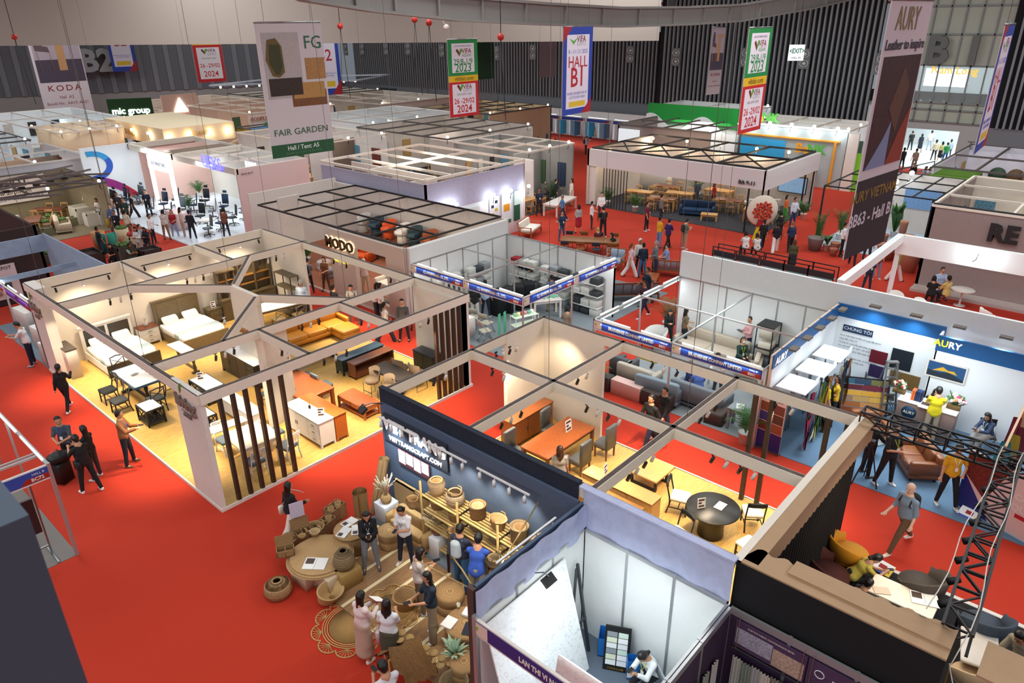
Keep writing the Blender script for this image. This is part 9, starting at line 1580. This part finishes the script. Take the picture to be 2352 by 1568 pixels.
r,w,h=hang('blue bordered banner naming hall B2, left of the centre of the bulkhead',(260,165),(317,162.6),60,2.7,M_WHITE,top_h=7.6);hall(r,w,h,'B2')
r,w,h=hang('second blue bordered hall B2 banner, half behind the garden banner',(722,221),(787,216),60,3.0,M_WHITE,top_h=8.4);hall(r,w,h,'B2')
r,w,h=hang('narrow blue bordered hall banner at the right edge, seen almost edge on',(2235,355),(2261,332),56,2.0,M_WHITE);hall(r,w,h,'B1')
def koda(r,w,h):R2(r,w,h,.05,.37,.98,1,'#a99ca6');R2(r,w,h,.05,.37,.98,.62,'#4a3f50',noise=.2,scale=1,y=-.018);MB().box(-.0*w,-.03,h*.5,.16*w,-.02,h*.86).box(-.1*w,-.03,h*.86,.4*w,-.02,h*.89).build('table_picture',mat('#b98a5c'),r);MB().vprism([(-.4*w,h*.72),(-.12*w,h*.70),(-.14*w,h*.76),(-.24*w,h*.77),(-.26*w,h*.92),(-.38*w,h*.93),(-.42*w,h*.82)],-.03,-.02).build('chair_picture',mat('#5c4a50'),r);[MB().bar((x*w,-.025,h*.72),((x+.03)*w,-.025,h*.5),.04*w,.008).build('leg_picture',mat('#b98a5c'),r)for x in(-.38,-.14)];TX(r,w,h,'KODA',.5,.3,.17,'#8a2a2c',sx=1.2,sp=1.3,off=.004);TX(r,w,h,'Hall  A2',.5,.2,.09,'#8a4a4c');TX(r,w,h,'Booth No.  AA19, AA21',.5,.13,.085,'#8a4a4c')
r,w,h=hang('grey-pink KODA banner with chair and table photo at the left',(107,267),(218,257),60,4.7,mat('#cfc4c8',.7),top_h=8.6);koda(r,w,h)
koda(*hang('small grey-pink KODA banner far away before the slatted wall',(1622,218),(1653,215),62,1.45,mat('#a99a9c',.7)))
r,w,h=hang('dark green timber banner behind the central event banner',(1085,184),(1136,180),60,2.4,mat('#123a22',.7),top_h=7.6);TX(r,w,h,'TIMBER FROM\nSOUTHERN SWEDEN',.55,.4,.13,'#e6efe6')
r,w,h=hang('dark small DONATO banner with room pictures far away',(1239,178),(1276,176),60,1.8,mat('#8a7a80',.7),top_h=7.6);R2(r,w,h,0,.42,1,.7,'#15161a');R2(r,w,h,0,.7,1,.95,'#b8b8bc',noise=.5,scale=2);TX(r,w,h,'DONATO',.5,.08,.2,'#8a7a80')
r,w,h=hang('long leather banner with red and dark photo hanging before the garden booth',(1936,597),(2028,554),1,1.9,mat('#cfc6ca',.7))
R2(r,w,h,0,0,1,.33,'#25262c',noise=.3,scale=2);R2(r,w,h,.06,.37,.97,.8,'#43201e',noise=.5,scale=1.2);MB().vprism([(-.42*w,.37*h),(.05*w,.37*h),(.02*w,.55*h),(-.12*w,.48*h)],-.026,-.018).build('blue_cloth_picture',mat('#7a86a8'),r);MB().vprism([(.05*w,.37*h),(.45*w,.37*h),(.46*w,.6*h),(.25*w,.5*h)],-.026,-.018).build('red_cloth_picture',mat('#8a3420'),r);MB().vprism([(-.1*w,.6*h),(.15*w,.5*h),(.3*w,.68*h),(.1*w,.76*h)],-.024,-.018).build('brown_hide_picture',mat('#5a3a28'),r)
TX(r,w,h,'AURY',.45,.93,.3,'#8a7a4a',sx=.7);TX(r,w,h,'Leather to inspire',.5,.84,.13,'#3a3440',off=.004);TX(r,w,h,'AURY VIETNAM',.45,.26,.16,'#8a6f2c',off=.004);TX(r,w,h,'BB63 - Hall B1',.5,.16,.19,'#cfc8d0',off=.006)
# cables with red hoists
for k,(x0,y0,px,py,z,hk)in enumerate(((33,85,70,250,9.0,1),(781,60,800,200,8,1),(952,45,952,100,9.5,1),(985,52,1000,210,7,1),(1150,85,1150,200,8.5,1))):
 d=40-2*k;a=far(x0,y0,d);r=T('chain_hoist','red chain hoist with cable, number %s from the left'%ON[k],'hoist',tuple(a),0,'chain hoists');MB().sph((0,0,0),.16,8,6).build('hook_block',mat('#b82a1c',.5),r);MB().tube([(0,0,0),(0,0,20.5-a.z)],.018,5).tube([(0,0,0),(.15,-.1,-3.6)],.018,5).tube([(0,0,0),(-.2,.1,-3.2)],.012,4).build('cable',mat('#2c2c2e'),r)
for k,(x,y,z)in enumerate(((8.2,24.4,3.3),(6.1,18.2,3.3),(10.5,21.9,3.3),(6.1,25.6,3.3),(12.1,17.75,3.3),(14.9,18.2,3.3),(11.9,9.5,3.3),(12.6,6.2,3.3),(15,8,3.3),(20.2,9.3,2.5),(22.9,10.9,3.4),(19.4,15.1,2.5),(22.2,15.1,2.5),(21,40,3.8),(18.5,52.1,3.9),(23.5,31,3.8),(28.5,26.7,3.8),(38.3,23,3.6),(38.3,18.5,3.6),(34.5,28.5,3.9),(15,27,3.3),(27,57,3.9),(45,47,3.8),(53,20,4.2),(56,5,3.4))):
 o=MB().tube([(0,0,0),(.15*math.sin(k),.1,20.8-z)],.007,4).build('hanging_cable',mat('#6a6764'),None,(x,y,z));tag(o,'thin roof cable dropping to the booth beams, number %s from the near left'%(ON+['twenty-one','twenty-two','twenty-three','twenty-four','twenty-five'])[k],'cable','thin roof cables')
 # exit signs and camera
for k,(px,py,d,w_,h_,rz,t,lab)in enumerate(((1829,121,46,.95,.95,-R90*.55,'EXIT','lit green EXIT HALL B1 sign hung in front of the slatted wall'),(2111,279,66,1.4,.5,-R90,'EXIT','lit EXIT sign above the bright entrance'),(235,205,95,1.6,.7,0,'EXIT','lit EXIT sign on the far left wall'))):
 a=far(px,py,d);r=T('exit_sign',lab,'exit sign',tuple(a),rz);MB().box(-w_/2,-.08,-h_/2,w_/2,.08,h_/2).build('sign_box',mat('#e8f4f0',.4,emit=.7),r);text(('<EXIT>' if k==0 else t),h_*.42 if k==0 else h_*.6,mat('#0f7a5a',.4),r,y=-.09,z=.1*h_ if k==0 else 0,off=.008,sp=1 if k==0 else 1.5,sx=.75 if k==0 else 1)
 if k==0:text('HALL B1',.17,mat('#6a2a5a'),r,y=-.09,z=-.3)
 MB().tube([(0,0,h_/2),(0,0,(20.8 if k==0 else a.z+.4)-a.z)],.02,5).build('hanger',M_STEEL,r)
a=far(1025,62,40);r=T('security_camera','white dome security camera hung under the curved beam','camera',tuple(a));MB().sph((0,0,0),.16,10,8).build('dome',M_WHITE,r);MB().tube([(0,0,.1),(-.2,0,.2),(-.3,0,.9)],.03,6).build('arm',M_WHITE,r)
cd.dof.use_dof=True;cd.dof.focus_distance=18;cd.dof.aperture_fstop=5.6
